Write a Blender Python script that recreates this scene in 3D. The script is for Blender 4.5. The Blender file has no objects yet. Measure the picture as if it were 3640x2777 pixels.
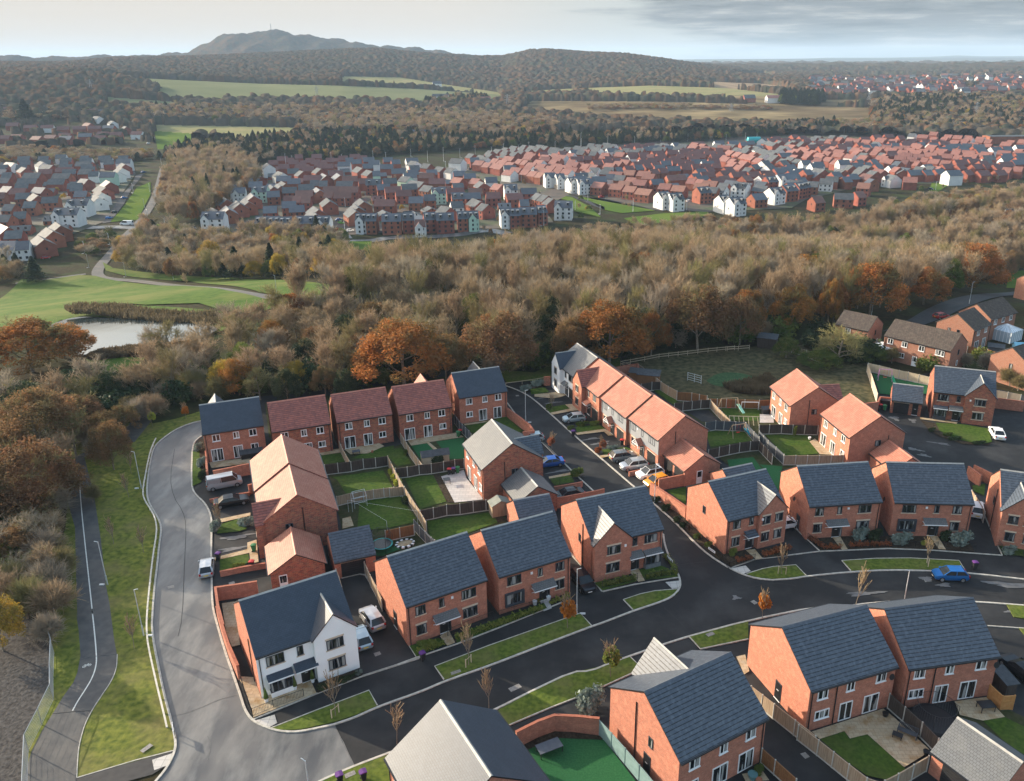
import bpy, bmesh, math, random
import numpy as np
from mathutils import Vector, Matrix
R_ = math.radians
rnd = random.Random(7)
scn = bpy.context.scene
COL = scn.collection
# ------------------------------------------------------------------ camera
F_PX, PITCH, ROLL, CAM_H, PPX, PPY = 827.588, R_(20.8613), R_(-0.3206), 59.334, 542.45, 372.37
cp_, sp_, cr_, sr_ = math.cos(PITCH), math.sin(PITCH), math.cos(ROLL), math.sin(ROLL)
c_f = np.array([0, cp_, -sp_]); _r = np.array([1., 0, 0]); _u = np.array([0, sp_, cp_])
c_r = cr_*_r + sr_*_u; c_u = -sr_*_r + cr_*_u; c_o = np.array([0, 0, CAM_H])
camd = bpy.data.cameras.new('camera'); cam = bpy.data.objects.new('camera', camd); COL.objects.link(cam)
M = Matrix.Identity(4)
for i in range(3):
    M[i][0] = c_r[i]; M[i][1] = c_u[i]; M[i][2] = -c_f[i]; M[i][3] = c_o[i]
cam.matrix_world = M
camd.sensor_fit = 'HORIZONTAL'; camd.sensor_width = 36; camd.lens = 36*F_PX/1024
camd.shift_x = (512-PPX)/1024; camd.shift_y = (PPY-390.5)/1024
camd.clip_start = 0.5; camd.clip_end = 60000
scn.camera = cam
# ------------------------------------------------------------------ world, sun, exposure
SUN_EL, SUN_AZ = 16.8, 154.0            # azimuth measured counter-clockwise from +X
w = bpy.data.worlds.new('World'); scn.world = w; w.use_nodes = True
nt = w.node_tree; nt.nodes.clear(); N = nt.nodes.new; LK = nt.links.new
out = N('ShaderNodeOutputWorld'); bg = N('ShaderNodeBackground')
sky = N('ShaderNodeTexSky'); sky.sky_type = 'NISHITA'; sky.sun_disc = False
sky.sun_elevation = R_(SUN_EL); sky.sun_rotation = R_(90-SUN_AZ); sky.air_density = 1.0; sky.dust_density = 1.6; sky.ozone_density = 1.5; sky.altitude = 50
tc = N('ShaderNodeTexCoord'); sepx = N('ShaderNodeSeparateXYZ'); LK(tc.outputs['Generated'], sepx.inputs[0])
def wm(op, a, b=None, c=None, clamp=False):
    n = N('ShaderNodeMath'); n.operation = op; n.use_clamp = clamp
    for i, q in enumerate((a, b, c)):
        if q is None: continue
        if isinstance(q, (int, float)): n.inputs[i].default_value = q
        else: LK(q, n.inputs[i])
    return n.outputs[0]
# low sky: pale veil on the sun side, stratus streaks to the right; brighter, bluer sky higher up
def rampc(v, stops, inter='EASE'):
    r = N('ShaderNodeValToRGB'); LK(v, r.inputs[0]); r.color_ramp.interpolation = inter; e = r.color_ramp.elements
    while len(e) < len(stops): e.new(0.5)
    for q, (p, c) in zip(e, stops): q.position = p; q.color = (*c, 1)
    return r.outputs[0]
elv = sepx.outputs[2]; K_ = 10.0; KS = 8.8
base = rampc(wm('MULTIPLY_ADD', sepx.outputs[0], 0.8, 0.5), [(0.0, (4.15/K_, 3.75/K_, 3.25/K_)), (0.40, (4.05/K_, 3.75/K_, 3.35/K_)), (0.60, (3.3/K_, 3.45/K_, 3.3/K_)), (1.0, (2.5/K_, 2.7/K_, 2.75/K_))])
cmb = N('ShaderNodeCombineXYZ'); den = wm('ADD', wm('MAXIMUM', elv, 0.0), 0.045)
LK(wm('MULTIPLY', sepx.outputs[0], 3.4), cmb.inputs[0]); LK(wm('MULTIPLY', elv, 34.0), cmb.inputs[1]); cmb.inputs[2].default_value = 1.7
nz = N('ShaderNodeTexNoise'); LK(cmb.outputs[0], nz.inputs['Vector']); nz.inputs['Scale'].default_value = 1.0; nz.inputs['Detail'].default_value = 8; nz.inputs['Roughness'].default_value = 0.55
nzb = N('ShaderNodeTexNoise'); LK(cmb.outputs[0], nzb.inputs['Vector']); nzb.inputs['Scale'].default_value = 2.6; nzb.inputs['Detail'].default_value = 7; nzb.inputs['Roughness'].default_value = 0.6
sidev = wm('MULTIPLY_ADD', sepx.outputs[0], 1.3, wm('MULTIPLY_ADD', elv, 2.2, -0.17))
cov = wm('ADD', nz.outputs['Fac'], wm('MINIMUM', sidev, 0.34))
clm = N('ShaderNodeMapRange'); clm.interpolation_type = 'SMOOTHSTEP'; clm.inputs['From Min'].default_value = 0.50; clm.inputs['From Max'].default_value = 0.68; LK(cov, clm.inputs['Value'])
ccol = rampc(nzb.outputs['Fac'], [(0.36, (0.8/K_, 0.95/K_, 1.05/K_)), (0.50, (1.35/K_, 1.5/K_, 1.6/K_)), (0.66, (2.7/K_, 2.75/K_, 2.7/K_))])
mx = N('ShaderNodeMix'); mx.data_type = 'RGBA'; LK(wm('MULTIPLY', clm.outputs[0], 0.92), mx.inputs['Factor']); LK(base, mx.inputs['A']); LK(ccol, mx.inputs['B'])
low = N('ShaderNodeVectorMath'); low.operation = 'SCALE'; LK(mx.outputs['Result'], low.inputs[0]); low.inputs['Scale'].default_value = KS
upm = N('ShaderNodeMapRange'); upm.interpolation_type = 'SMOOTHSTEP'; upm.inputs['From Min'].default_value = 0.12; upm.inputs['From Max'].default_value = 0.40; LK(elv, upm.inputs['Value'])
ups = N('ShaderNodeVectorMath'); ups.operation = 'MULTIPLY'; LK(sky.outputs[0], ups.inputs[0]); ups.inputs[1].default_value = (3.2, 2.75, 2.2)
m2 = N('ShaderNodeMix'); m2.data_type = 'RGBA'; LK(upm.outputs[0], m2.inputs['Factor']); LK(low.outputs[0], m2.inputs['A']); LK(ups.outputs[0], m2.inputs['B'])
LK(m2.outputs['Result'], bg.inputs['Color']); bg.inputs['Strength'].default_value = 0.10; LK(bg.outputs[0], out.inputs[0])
sd = bpy.data.lights.new('sun', 'SUN'); sd.energy = 4.6; sd.angle = R_(0.5); sd.color = (1.0, 0.87, 0.68)
sun = bpy.data.objects.new('sun', sd); COL.objects.link(sun)
sv = Vector((math.cos(R_(SUN_AZ))*math.cos(R_(SUN_EL)), math.sin(R_(SUN_AZ))*math.cos(R_(SUN_EL)), math.sin(R_(SUN_EL))))
sun.rotation_euler = sv.to_track_quat('Z', 'Y').to_euler()
scn.view_settings.view_transform = 'Standard'; scn.view_settings.look = 'None'; scn.view_settings.gamma = 1; scn.view_settings.use_curve_mapping = False
scn.view_settings.exposure = 1.12
try:
    scn.cycles.volume_bounces = 1; scn.cycles.max_bounces = 6; scn.cycles.diffuse_bounces = 3; scn.cycles.transparent_max_bounces = 8
except Exception: pass
# ------------------------------------------------------------------ photo point -> place on the ground
S_ = 1024/3640
RG = {'A':(600,1200,2.7525),'B':(1300,1200,2.7525),'C':(1900,1150,2.7525),'D':(2700,1150,2.3426),'E':(600,1700,2.7525),'F':(1300,1700,2.7525),
 'G':(2000,1650,2.7525),'H':(2750,1650,2.4742),'I':(700,2150,2.68),'J':(1400,2150,2.68),'K':(2100,2150,2.68),'L':(2840,2150,2.68),'M':(0,2150,2.68),
 'N':(0,1500,2.4),'O':(0,900,1.835),'P':(1200,900,1.835),'Q':(2400,800,1.7758),'W':(0,0,0.60495),
 '1':(0,300,2.4467),'2':(650,500,2.7525),'3':(1350,450,2.7525),'4':(2050,450,2.7525),'5':(2840,400,2.7525),'6':(0,0,1.2099),'7':(1820,0,1.2099)}
def pix(r, x, y):
    a, b, s = RG[r]; return ((a+x/s)*S_, (b+y/s)*S_)
def ray(x, y):
    d = c_f + (x-PPX)/F_PX*c_r - (y-PPY)/F_PX*c_u; return d
# the ground: distance rings with a height for every direction; the estate stands on a shelf above a valley
def ang(x, y):
    d = ray(*pix('W', x, y)); return math.atan2(d[0], d[1]), d[2]/math.hypot(d[0], d[1])
def ring(dist, pts):
    a = []; z = []
    for x, y in pts:
        t, e = ang(x, y); a.append(t); z.append(CAM_H+e*dist)
    return dist, np.array(a), np.array(z)
def flat(dist, z): return dist, np.array([-2., 2.]), np.array([z, z])
RINGS = [flat(0, -0.05), flat(205, -0.05), flat(385, -25.), flat(860, -25.), flat(1000, -20.),
 ring(1650, [(-300,172),(0,170),(160,160),(340,171),(560,180),(735,178),(900,188),(1075,200),(1240,192),(1400,184),(1560,186),(1690,190),(1800,193),(2202,192),(2500,192)]),
 ring(2700, [(-300,140),(0,140),(120,141),(250,131),(400,128),(550,122),(700,114),(800,110),(900,119),(1000,126),(1080,127),(1140,113),(1180,112),(1250,117),(1350,122),(1420,131),(1500,143),(1560,152),(1640,160),(1700,163),(2202,163),(2500,163)]),
 flat(3400, 20),
 ring(4200, [(-300,128),(0,127),(60,132),(200,129),(330,126),(405,121),(425,112),(445,101),(465,90),(485,82),(500,79),(540,76),(580,73),(620,76),(660,82),(690,87),(720,91),(760,98),(800,103),(900,112),(1000,125),(1300,140),(1480,148),(1560,146),(1700,146),(2202,150),(2500,150)]),
 flat(5600, 10),
 ring(9000, [(-300,134),(0,134),(1200,140),(1480,144),(1545,139),(1600,137),(1700,137),(1800,138),(2000,141),(2202,138),(2500,138)]),
 flat(12000, 20),
 ring(16000, [(-300,132),(0,130),(1200,136),(1500,136),(1640,129),(1780,124),(1900,124),(2000,122),(2060,119),(2120,121),(2202,120),(2500,122)]),
 flat(20000, -200)]
def zland(az, d):
    az = np.asarray(az); d = np.asarray(d); zs = [np.interp(az, a, z) for _, a, z in RINGS]; ds = [r[0] for r in RINGS]; out = np.zeros(np.broadcast(az, d).shape)
    for i in range(len(ds)-1):
        k = (d >= ds[i]) & (d < ds[i+1]+(1e9 if i == len(ds)-2 else 0)); t = np.clip((d-ds[i])/(ds[i+1]-ds[i]), 0, 1); t = t*t*(3-2*t) if i > 0 else t
        out = np.where(k, zs[i]*(1-t)+zs[i+1]*t, out)
    return out
def at(r, x, y, z=0.0):
    px, py = pix(r, x, y); d = ray(px, py); t = (z-CAM_H)/d[2]; h = math.hypot(d[0], d[1]); zz = z
    if t > 0 and t*h < 204: p = c_o+t*d; return Vector((float(p[0]), float(p[1]), z))
    az = math.atan2(d[0], d[1]); D_ = np.concatenate([np.arange(200, 1000, 2.5), np.arange(1000, 6000, 8.0)]); G_ = zland(az, D_)+0.05+z; Y_ = CAM_H+d[2]/h*D_; k = np.nonzero(Y_ <= G_)[0]
    i = int(k[0]) if len(k) else len(D_)-1
    if i > 0: e0 = Y_[i-1]-G_[i-1]; e1 = Y_[i]-G_[i]; f = e0/(e0-e1+1e-9); dd = D_[i-1]+f*(D_[i]-D_[i-1])
    else: dd = D_[0]
    return Vector((float(math.sin(az)*dd), float(math.cos(az)*dd), float(zland(az, dd))+0.05+z))
def gz(x, y): return float(zland(math.atan2(x, y), math.hypot(x, y)))+0.05
def projv(X):
    d = np.asarray(X)-c_o; z = d@c_f; return np.stack([PPX+F_PX*(d@c_r)/z, PPY-F_PX*(d@c_u)/z], -1), z
# ------------------------------------------------------------------ mesh builder
class MB:
    def __init__(s): s.v = []; s.f = []; s.m = []; s.smooth = False
    def poly(s, pts, m=0):
        i = len(s.v); s.v += [tuple(p) for p in pts]; s.f.append(tuple(range(i, i+len(pts)))); s.m.append(m)
    def box(s, x0, y0, z0, x1, y1, z1, m=0, skip=''):
        i = len(s.v); s.v += [(x0,y0,z0),(x1,y0,z0),(x1,y1,z0),(x0,y1,z0),(x0,y0,z1),(x1,y0,z1),(x1,y1,z1),(x0,y1,z1)]
        for k, q in (('b',(3,2,1,0)),('t',(4,5,6,7)),('f',(0,1,5,4)),('r',(1,2,6,5)),('k',(2,3,7,6)),('l',(3,0,4,7))):
            if k not in skip: s.f.append(tuple(i+j for j in q)); s.m.append(m)
    def prism(s, prof, a0, a1, axis='x', m=0, mend=None):      # profile extruded along an axis; prof in the other two axes
        n = len(prof); i = len(s.v)
        for a in (a0, a1):
            for p, q in prof: s.v.append((a, p, q) if axis == 'x' else ((p, a, q) if axis == 'y' else (p, q, a)))
        for k in range(n):
            s.f.append((i+k, i+(k+1) % n, i+n+(k+1) % n, i+n+k)); s.m.append(m)
        me = m if mend is None else mend
        s.f.append(tuple(i+k for k in range(n))[::-1]); s.m.append(me); s.f.append(tuple(i+n+k for k in range(n))); s.m.append(me)
    def bar(s, p, q, w, h, m=0, up=(0,0,1)):                   # rectangular bar between two points
        p = Vector(p); q = Vector(q); d = (q-p).normalized(); u = Vector(up)
        sd_ = d.cross(u)
        if sd_.length < 1e-4: sd_ = d.cross(Vector((1,0,0)))
        sd_.normalize(); u = sd_.cross(d).normalized(); i = len(s.v)
        for c in (p, q):
            for a, b in ((-1,-1),(1,-1),(1,1),(-1,1)): s.v.append(tuple(c+sd_*a*w/2+u*b*h/2))
        for k in ((0,1,2,3),(7,6,5,4),(0,4,5,1),(1,5,6,2),(2,6,7,3),(3,7,4,0)): s.f.append(tuple(i+j for j in k)); s.m.append(m)
    def tube(s, pts, rad, n=6, m=0, cap=True):
        pts = [Vector(p) for p in pts]; i = len(s.v)
        for k, p in enumerate(pts):
            d = (pts[min(k+1, len(pts)-1)]-pts[max(k-1, 0)]).normalized()
            a = d.cross(Vector((0,0,1)));
            if a.length < 1e-3: a = Vector((1,0,0))
            a.normalize(); b = d.cross(a); r = rad[k] if isinstance(rad, (list, tuple)) else rad
            for j in range(n):
                t = 2*math.pi*j/n; s.v.append(tuple(p+a*math.cos(t)*r+b*math.sin(t)*r))
        for k in range(len(pts)-1):
            for j in range(n):
                s.f.append((i+k*n+j, i+k*n+(j+1) % n, i+(k+1)*n+(j+1) % n, i+(k+1)*n+j)); s.m.append(m)
        if cap:
            s.f.append(tuple(i+j for j in range(n))); s.m.append(m); e = i+(len(pts)-1)*n; s.f.append(tuple(e+j for j in range(n))[::-1]); s.m.append(m)
    def lathe(s, prof, c=(0,0,0), n=14, m=0):
        i = len(s.v)
        for r, z in prof:
            for j in range(n):
                t = 2*math.pi*j/n; s.v.append((c[0]+r*math.cos(t), c[1]+r*math.sin(t), c[2]+z))
        for k in range(len(prof)-1):
            for j in range(n): s.f.append((i+k*n+j, i+k*n+(j+1) % n, i+(k+1)*n+(j+1) % n, i+(k+1)*n+j)); s.m.append(m)
        s.f.append(tuple(i+j for j in range(n))[::-1]); s.m.append(m); e = i+(len(prof)-1)*n; s.f.append(tuple(e+j for j in range(n))); s.m.append(m)
    def mesh(s, name, mats):
        me = bpy.data.meshes.new(name); me.from_pydata(s.v, [], s.f); 
        for q in mats: me.materials.append(q)
        me.polygons.foreach_set('material_index', s.m)
        if s.smooth: me.polygons.foreach_set('use_smooth', [True]*len(s.f))
        me.update()
        uv = me.uv_layers.new(name='UVMap'); d = uv.data
        for p in me.polygons:
            n = p.normal; u = Vector((-n.y, n.x, 0))
            if u.length < 1e-3: u = Vector((1,0,0))
            u.normalize(); v = n.cross(u)
            for li in p.loop_indices:
                c = me.vertices[me.loops[li].vertex_index].co; d[li].uv = (c.dot(u), c.dot(v))
        return me
    def build(s, name, mats, parent=None, loc=(0,0,0), rz=0):
        if not isinstance(mats, (list, tuple)): mats = [mats]
        return link(name, s.mesh(name, mats), parent, loc, rz)
def link(name, data, parent=None, loc=(0,0,0), rz=0):
    o = bpy.data.objects.new(name, data); COL.objects.link(o); o.location = loc; o.rotation_euler = (0,0,rz)
    if parent is not None: o.parent = parent
    return o
def tag(o, label=None, cat=None, group=None, kind=None):
    if label: o['label'] = label
    if cat: o['category'] = cat
    if group: o['group'] = group
    if kind: o['kind'] = kind
    return o
def empty(name, loc=(0,0,0), rz=0):
    o = link(name, None, None, loc, rz); o.empty_display_size = 0.5; return o
# ------------------------------------------------------------------ materials
def mat(name, c1, c2=None, scale=3.0, rough=0.8, spec=0.3, c3=None, scale3=0.15, f3=0.5, bump=0.0, coord='Object', trans=0.0, metal=0.0, detail=5, rand=0.0, lo=0.35, hi=0.65, rvar=0.0, stretch=None):
    m = bpy.data.materials.new(name); m.use_nodes = True; t = m.node_tree; n = t.nodes; L = t.links.new
    b = n['Principled BSDF']; b.inputs['Roughness'].default_value = rough; b.inputs['Specular IOR Level'].default_value = spec; b.inputs['Metallic'].default_value = metal
    def rgb(c): return (c[0], c[1], c[2], 1)
    b.inputs['Base Color'].default_value = rgb(c1)
    if c2 is None and c3 is None: return m
    tc = n.new('ShaderNodeTexCoord'); src = tc.outputs[coord]
    if stretch:
        mp = n.new('ShaderNodeMapping'); mp.inputs['Scale'].default_value = stretch; L(src, mp.inputs[0]); src = mp.outputs[0]
    cur = None
    if c2 is not None:
        nz = n.new('ShaderNodeTexNoise'); nz.inputs['Scale'].default_value = scale; nz.inputs['Detail'].default_value = detail; L(src, nz.inputs['Vector'])
        r = n.new('ShaderNodeValToRGB'); r.color_ramp.elements[0].position = lo; r.color_ramp.elements[1].position = hi
        r.color_ramp.elements[0].color = rgb(c1); r.color_ramp.elements[1].color = rgb(c2); L(nz.outputs['Fac'], r.inputs[0]); cur = r.outputs[0]
        if bump:
            bp = n.new('ShaderNodeBump'); bp.inputs['Strength'].default_value = bump; bp.inputs['Distance'].default_value = 0.1; L(nz.outputs['Fac'], bp.inputs['Height']); L(bp.outputs[0], b.inputs['Normal'])
        if rvar:
            mr = n.new('ShaderNodeMapRange'); mr.inputs['To Min'].default_value = rough-rvar; mr.inputs['To Max'].default_value = rough+rvar; mr.inputs['From Min'].default_value = 0.3; mr.inputs['From Max'].default_value = 0.7
            L(nz.outputs['Fac'], mr.inputs['Value']); L(mr.outputs[0], b.inputs['Roughness'])
    if c3 is not None:
        n3 = n.new('ShaderNodeTexNoise'); n3.inputs['Scale'].default_value = scale3; n3.inputs['Detail'].default_value = 6; n3.inputs['Roughness'].default_value = 0.6; L(src, n3.inputs['Vector'])
        mr = n.new('ShaderNodeMapRange'); mr.inputs['From Min'].default_value = 0.45; mr.inputs['From Max'].default_value = 0.65; mr.inputs['To Max'].default_value = f3; mr.clamp = True; L(n3.outputs['Fac'], mr.inputs['Value'])
        mx = n.new('ShaderNodeMix'); mx.data_type = 'RGBA'; L(mr.outputs[0], mx.inputs['Factor'])
        if cur is not None: L(cur, mx.inputs['A'])
        else: mx.inputs['A'].default_value = rgb(c1)
        mx.inputs['B'].default_value = rgb(c3); cur = mx.outputs['Result']
    if rand:
        oi = n.new('ShaderNodeObjectInfo'); hs = n.new('ShaderNodeHueSaturation'); mv = n.new('ShaderNodeMapRange'); mv.inputs['To Min'].default_value = 1-rand; mv.inputs['To Max'].default_value = 1+rand
        L(oi.outputs['Random'], mv.inputs['Value']); L(mv.outputs[0], hs.inputs['Value']); 
        mh = n.new('ShaderNodeMapRange'); mh.inputs['To Min'].default_value = 0.5-rand*0.06; mh.inputs['To Max'].default_value = 0.5+rand*0.06
        ml = n.new('ShaderNodeMath'); ml.operation = 'MULTIPLY'; ml.inputs[1].default_value = 7.3; fr = n.new('ShaderNodeMath'); fr.operation = 'FRACT'; L(oi.outputs['Random'], ml.inputs[0]); L(ml.outputs[0], fr.inputs[0]); L(fr.outputs[0], mh.inputs['Value']); L(mh.outputs[0], hs.inputs['Hue'])
        L(cur, hs.inputs['Color']); cur = hs.outputs[0]
    L(cur, b.inputs['Base Color'])
    if trans:
        tl = n.new('ShaderNodeBsdfTranslucent'); L(cur, tl.inputs['Color']); ms = n.new('ShaderNodeMixShader'); ms.inputs[0].default_value = trans
        L(b.outputs[0], ms.inputs[1]); L(tl.outputs[0], ms.inputs[2]); L(ms.outputs[0], n['Material Output'].inputs['Surface'])
    return m
def tilemat(name, c1, c2, mortar, bw, rh, rough=0.5, ms=0.03, spec=0.5, bias=0.0, bump=0.6, patch=None, offset=0.5, pscale=0.5, pf=0.5, dist=0.02, rand=0.0, rows=False):
    m = _tm(name, c1, c2, mortar, bw, rh, rough, ms, spec, bias, bump, patch, offset, pscale, pf, dist, rand)
    if rows:      # only the course lines stay dark; single tiles differ a little in tone
        t = m.node_tree; n = t.nodes; L = t.links.new; br = [q for q in n if q.type == 'TEX_BRICK'][0]; outs = [l.to_socket for l in br.outputs['Color'].links]; b2 = n.new('ShaderNodeTexBrick')
        for k in ('Color1','Color2','Mortar','Scale','Row Height','Mortar Smooth'): b2.inputs[k].default_value = br.inputs[k].default_value
        b2.inputs['Brick Width'].default_value = bw; b2.inputs['Mortar Size'].default_value = 0.0; b2.offset = offset; br.inputs['Brick Width'].default_value = 400.0; br.offset = 0.0; L(n['UV Map'].outputs[0], b2.inputs['Vector']); va = n.new('ShaderNodeVectorMath'); va.inputs[1].default_value = (200.0, 0, 0); L(n['UV Map'].outputs[0], va.inputs[0]); L(va.outputs[0], br.inputs['Vector'])
        mx = n.new('ShaderNodeMix'); mx.data_type = 'RGBA'; L(br.outputs['Fac'], mx.inputs['Factor']); L(b2.outputs['Color'], mx.inputs['A']); mx.inputs['B'].default_value = (*mortar, 1)
        for s_ in outs: L(mx.outputs['Result'], s_)
    return m
def _tm(name, c1, c2, mortar, bw, rh, rough=0.5, ms=0.03, spec=0.5, bias=0.0, bump=0.6, patch=None, offset=0.5, pscale=0.5, pf=0.5, dist=0.02, rand=0.0):
    m = bpy.data.materials.new(name); m.use_nodes = True; t = m.node_tree; n = t.nodes; L = t.links.new; b = n['Principled BSDF']
    uv = n.new('ShaderNodeUVMap'); uv.uv_map = 'UVMap'; br = n.new('ShaderNodeTexBrick'); L(uv.outputs[0], br.inputs['Vector'])
    br.inputs['Color1'].default_value = (*c1, 1); br.inputs['Color2'].default_value = (*c2, 1); br.inputs['Mortar'].default_value = (*mortar, 1)
    br.inputs['Scale'].default_value = 1; br.inputs['Brick Width'].default_value = bw; br.inputs['Row Height'].default_value = rh; br.inputs['Mortar Size'].default_value = ms; br.inputs['Mortar Smooth'].default_value = 0.3; br.inputs['Bias'].default_value = bias; br.offset = offset
    cur = br.outputs['Color']
    if patch is not None:
        nz = n.new('ShaderNodeTexNoise'); nz.inputs['Scale'].default_value = pscale; nz.inputs['Detail'].default_value = 8; nz.inputs['Roughness'].default_value = 0.65; L(uv.outputs[0], nz.inputs['Vector'])
        mr = n.new('ShaderNodeMapRange'); mr.inputs['From Min'].default_value = 0.48; mr.inputs['From Max'].default_value = 0.66; mr.inputs['To Max'].default_value = pf; L(nz.outputs['Fac'], mr.inputs['Value'])
        mx = n.new('ShaderNodeMix'); mx.data_type = 'RGBA'; L(mr.outputs[0], mx.inputs['Factor']); L(cur, mx.inputs['A']); mx.inputs['B'].default_value = (*patch, 1); cur = mx.outputs['Result']
    if rand:
        oi = n.new('ShaderNodeObjectInfo'); hs = n.new('ShaderNodeHueSaturation'); mv = n.new('ShaderNodeMapRange'); mv.inputs['To Min'].default_value = 1-rand; mv.inputs['To Max'].default_value = 1+rand
        L(oi.outputs['Random'], mv.inputs['Value']); L(mv.outputs[0], hs.inputs['Value']); L(cur, hs.inputs['Color']); cur = hs.outputs[0]
    L(cur, b.inputs['Base Color']); b.inputs['Roughness'].default_value = rough; b.inputs['Specular IOR Level'].default_value = spec
    if bump:
        bp = n.new('ShaderNodeBump'); bp.inputs['Strength'].default_value = bump; bp.inputs['Distance'].default_value = dist; bp.invert = True; L(br.outputs['Fac'], bp.inputs['Height']); L(bp.outputs[0], b.inputs['Normal'])
    return m
# ------------------------------------------------------------------ surface materials
ASPH = dict(rough=0.78, spec=0.25)
m_road_new = mat('asphalt_new', (0.012,0.0125,0.014), (0.018,0.0185,0.020), scale=1.2, c3=(0.045,0.045,0.046), scale3=0.16, f3=0.6, bump=0.05, rvar=0.08, **ASPH)
m_road_old = mat('asphalt_old', (0.050,0.051,0.054), (0.090,0.090,0.092), scale=0.5, c3=(0.17,0.168,0.16), scale3=0.35, f3=0.8, bump=0.05, rough=0.50, spec=0.5, rvar=0.12, stretch=(1.0,0.35,1))
m_drive = mat('asphalt_drive', (0.012,0.012,0.014), (0.018,0.018,0.02), scale=2.0, c3=(0.10,0.10,0.10), scale3=0.35, f3=0.25, bump=0.05, rough=0.7)
m_path = mat('path_tarmac', (0.055,0.055,0.058), (0.085,0.083,0.08), scale=1.0, c3=(0.13,0.115,0.10), scale3=0.15, f3=0.5, bump=0.05, rough=0.75)
m_pave = mat('pavement_tarmac', (0.022,0.022,0.025), (0.034,0.034,0.036), scale=1.5, bump=0.05, rough=0.75)
m_kerb = mat('kerb_concrete', (0.33,0.31,0.27), (0.48,0.45,0.40), scale=2.5, rough=0.85)
m_grass = mat('verge_grass', (0.050,0.078,0.012), (0.105,0.135,0.022), scale=2.2, c3=(0.13,0.12,0.045), scale3=0.3, f3=0.55, bump=0.6, rough=0.9, spec=0.1)
m_grass2 = mat('rough_grass', (0.060,0.082,0.014), (0.155,0.165,0.030), scale=1.4, c3=(0.17,0.14,0.06), scale3=0.18, f3=0.6, bump=0.9, rough=0.9, spec=0.1)
m_lawn = mat('lawn_grass', (0.030,0.062,0.009), (0.060,0.098,0.014), scale=2.5, c3=(0.075,0.085,0.025), scale3=0.35, f3=0.4, bump=0.4, rough=0.9, spec=0.1)
m_turf = mat('artificial_turf', (0.018,0.085,0.030), (0.028,0.110,0.042), scale=6, rough=0.9, spec=0.1)
m_meadow = mat('meadow', (0.045,0.088,0.016), (0.080,0.125,0.024), scale=0.5, c3=(0.14,0.145,0.045), scale3=0.045, f3=0.8, rough=0.9, spec=0.05)
m_soil = mat('bed_soil', (0.030,0.022,0.015), (0.060,0.046,0.032), scale=4, bump=0.8, rough=0.95, spec=0.05)
m_field = mat('ploughed_soil', (0.040,0.036,0.034), (0.085,0.078,0.072), scale=3.0, c3=(0.16,0.15,0.14), scale3=1.8, f3=0.25, bump=1.0, rough=0.95, spec=0.05)
m_litter = mat('leaf_litter', (0.022,0.019,0.011), (0.045,0.036,0.018), scale=0.8, c3=(0.035,0.055,0.016), scale3=0.08, f3=0.7, bump=0.5, rough=0.95, spec=0.05)
m_scrub = mat('rank_grass', (0.035,0.038,0.018), (0.110,0.096,0.052), scale=0.9, c3=(0.06,0.045,0.025), scale3=0.06, f3=0.55, bump=0.9, rough=0.95, spec=0.05)
m_sand = tilemat('sandstone_paving', (0.40,0.31,0.20), (0.47,0.37,0.25), (0.26,0.20,0.13), 0.6, 0.45, rough=0.85, ms=0.018, spec=0.2, bump=0.2, patch=(0.28,0.16,0.06), pscale=0.8, pf=0.8)
m_slab = tilemat('grey_paving', (0.40,0.38,0.37), (0.50,0.47,0.45), (0.25,0.24,0.23), 0.9, 0.6, rough=0.7, ms=0.02, spec=0.3, bump=0.2, patch=(0.32,0.31,0.31), pscale=0.7, pf=0.4)
m_tact = tilemat('tactile_paving', (0.42,0.40,0.37), (0.48,0.45,0.42), (0.28,0.27,0.25), 0.8, 0.8, rough=0.85, ms=0.03, spec=0.2, bump=0.2, offset=0.0)
m_white = mat('road_paint', (0.70,0.69,0.64), (0.55,0.54,0.50), scale=6, rough=0.7)
m_iron = mat('manhole_iron', (0.16,0.15,0.14), (0.26,0.24,0.22), scale=5, rough=0.6)
m_water = mat('pond_water', (0.02,0.03,0.035), (0.03,0.04,0.04), scale=0.3, rough=0.06, spec=0.9, bump=0.0)
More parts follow.
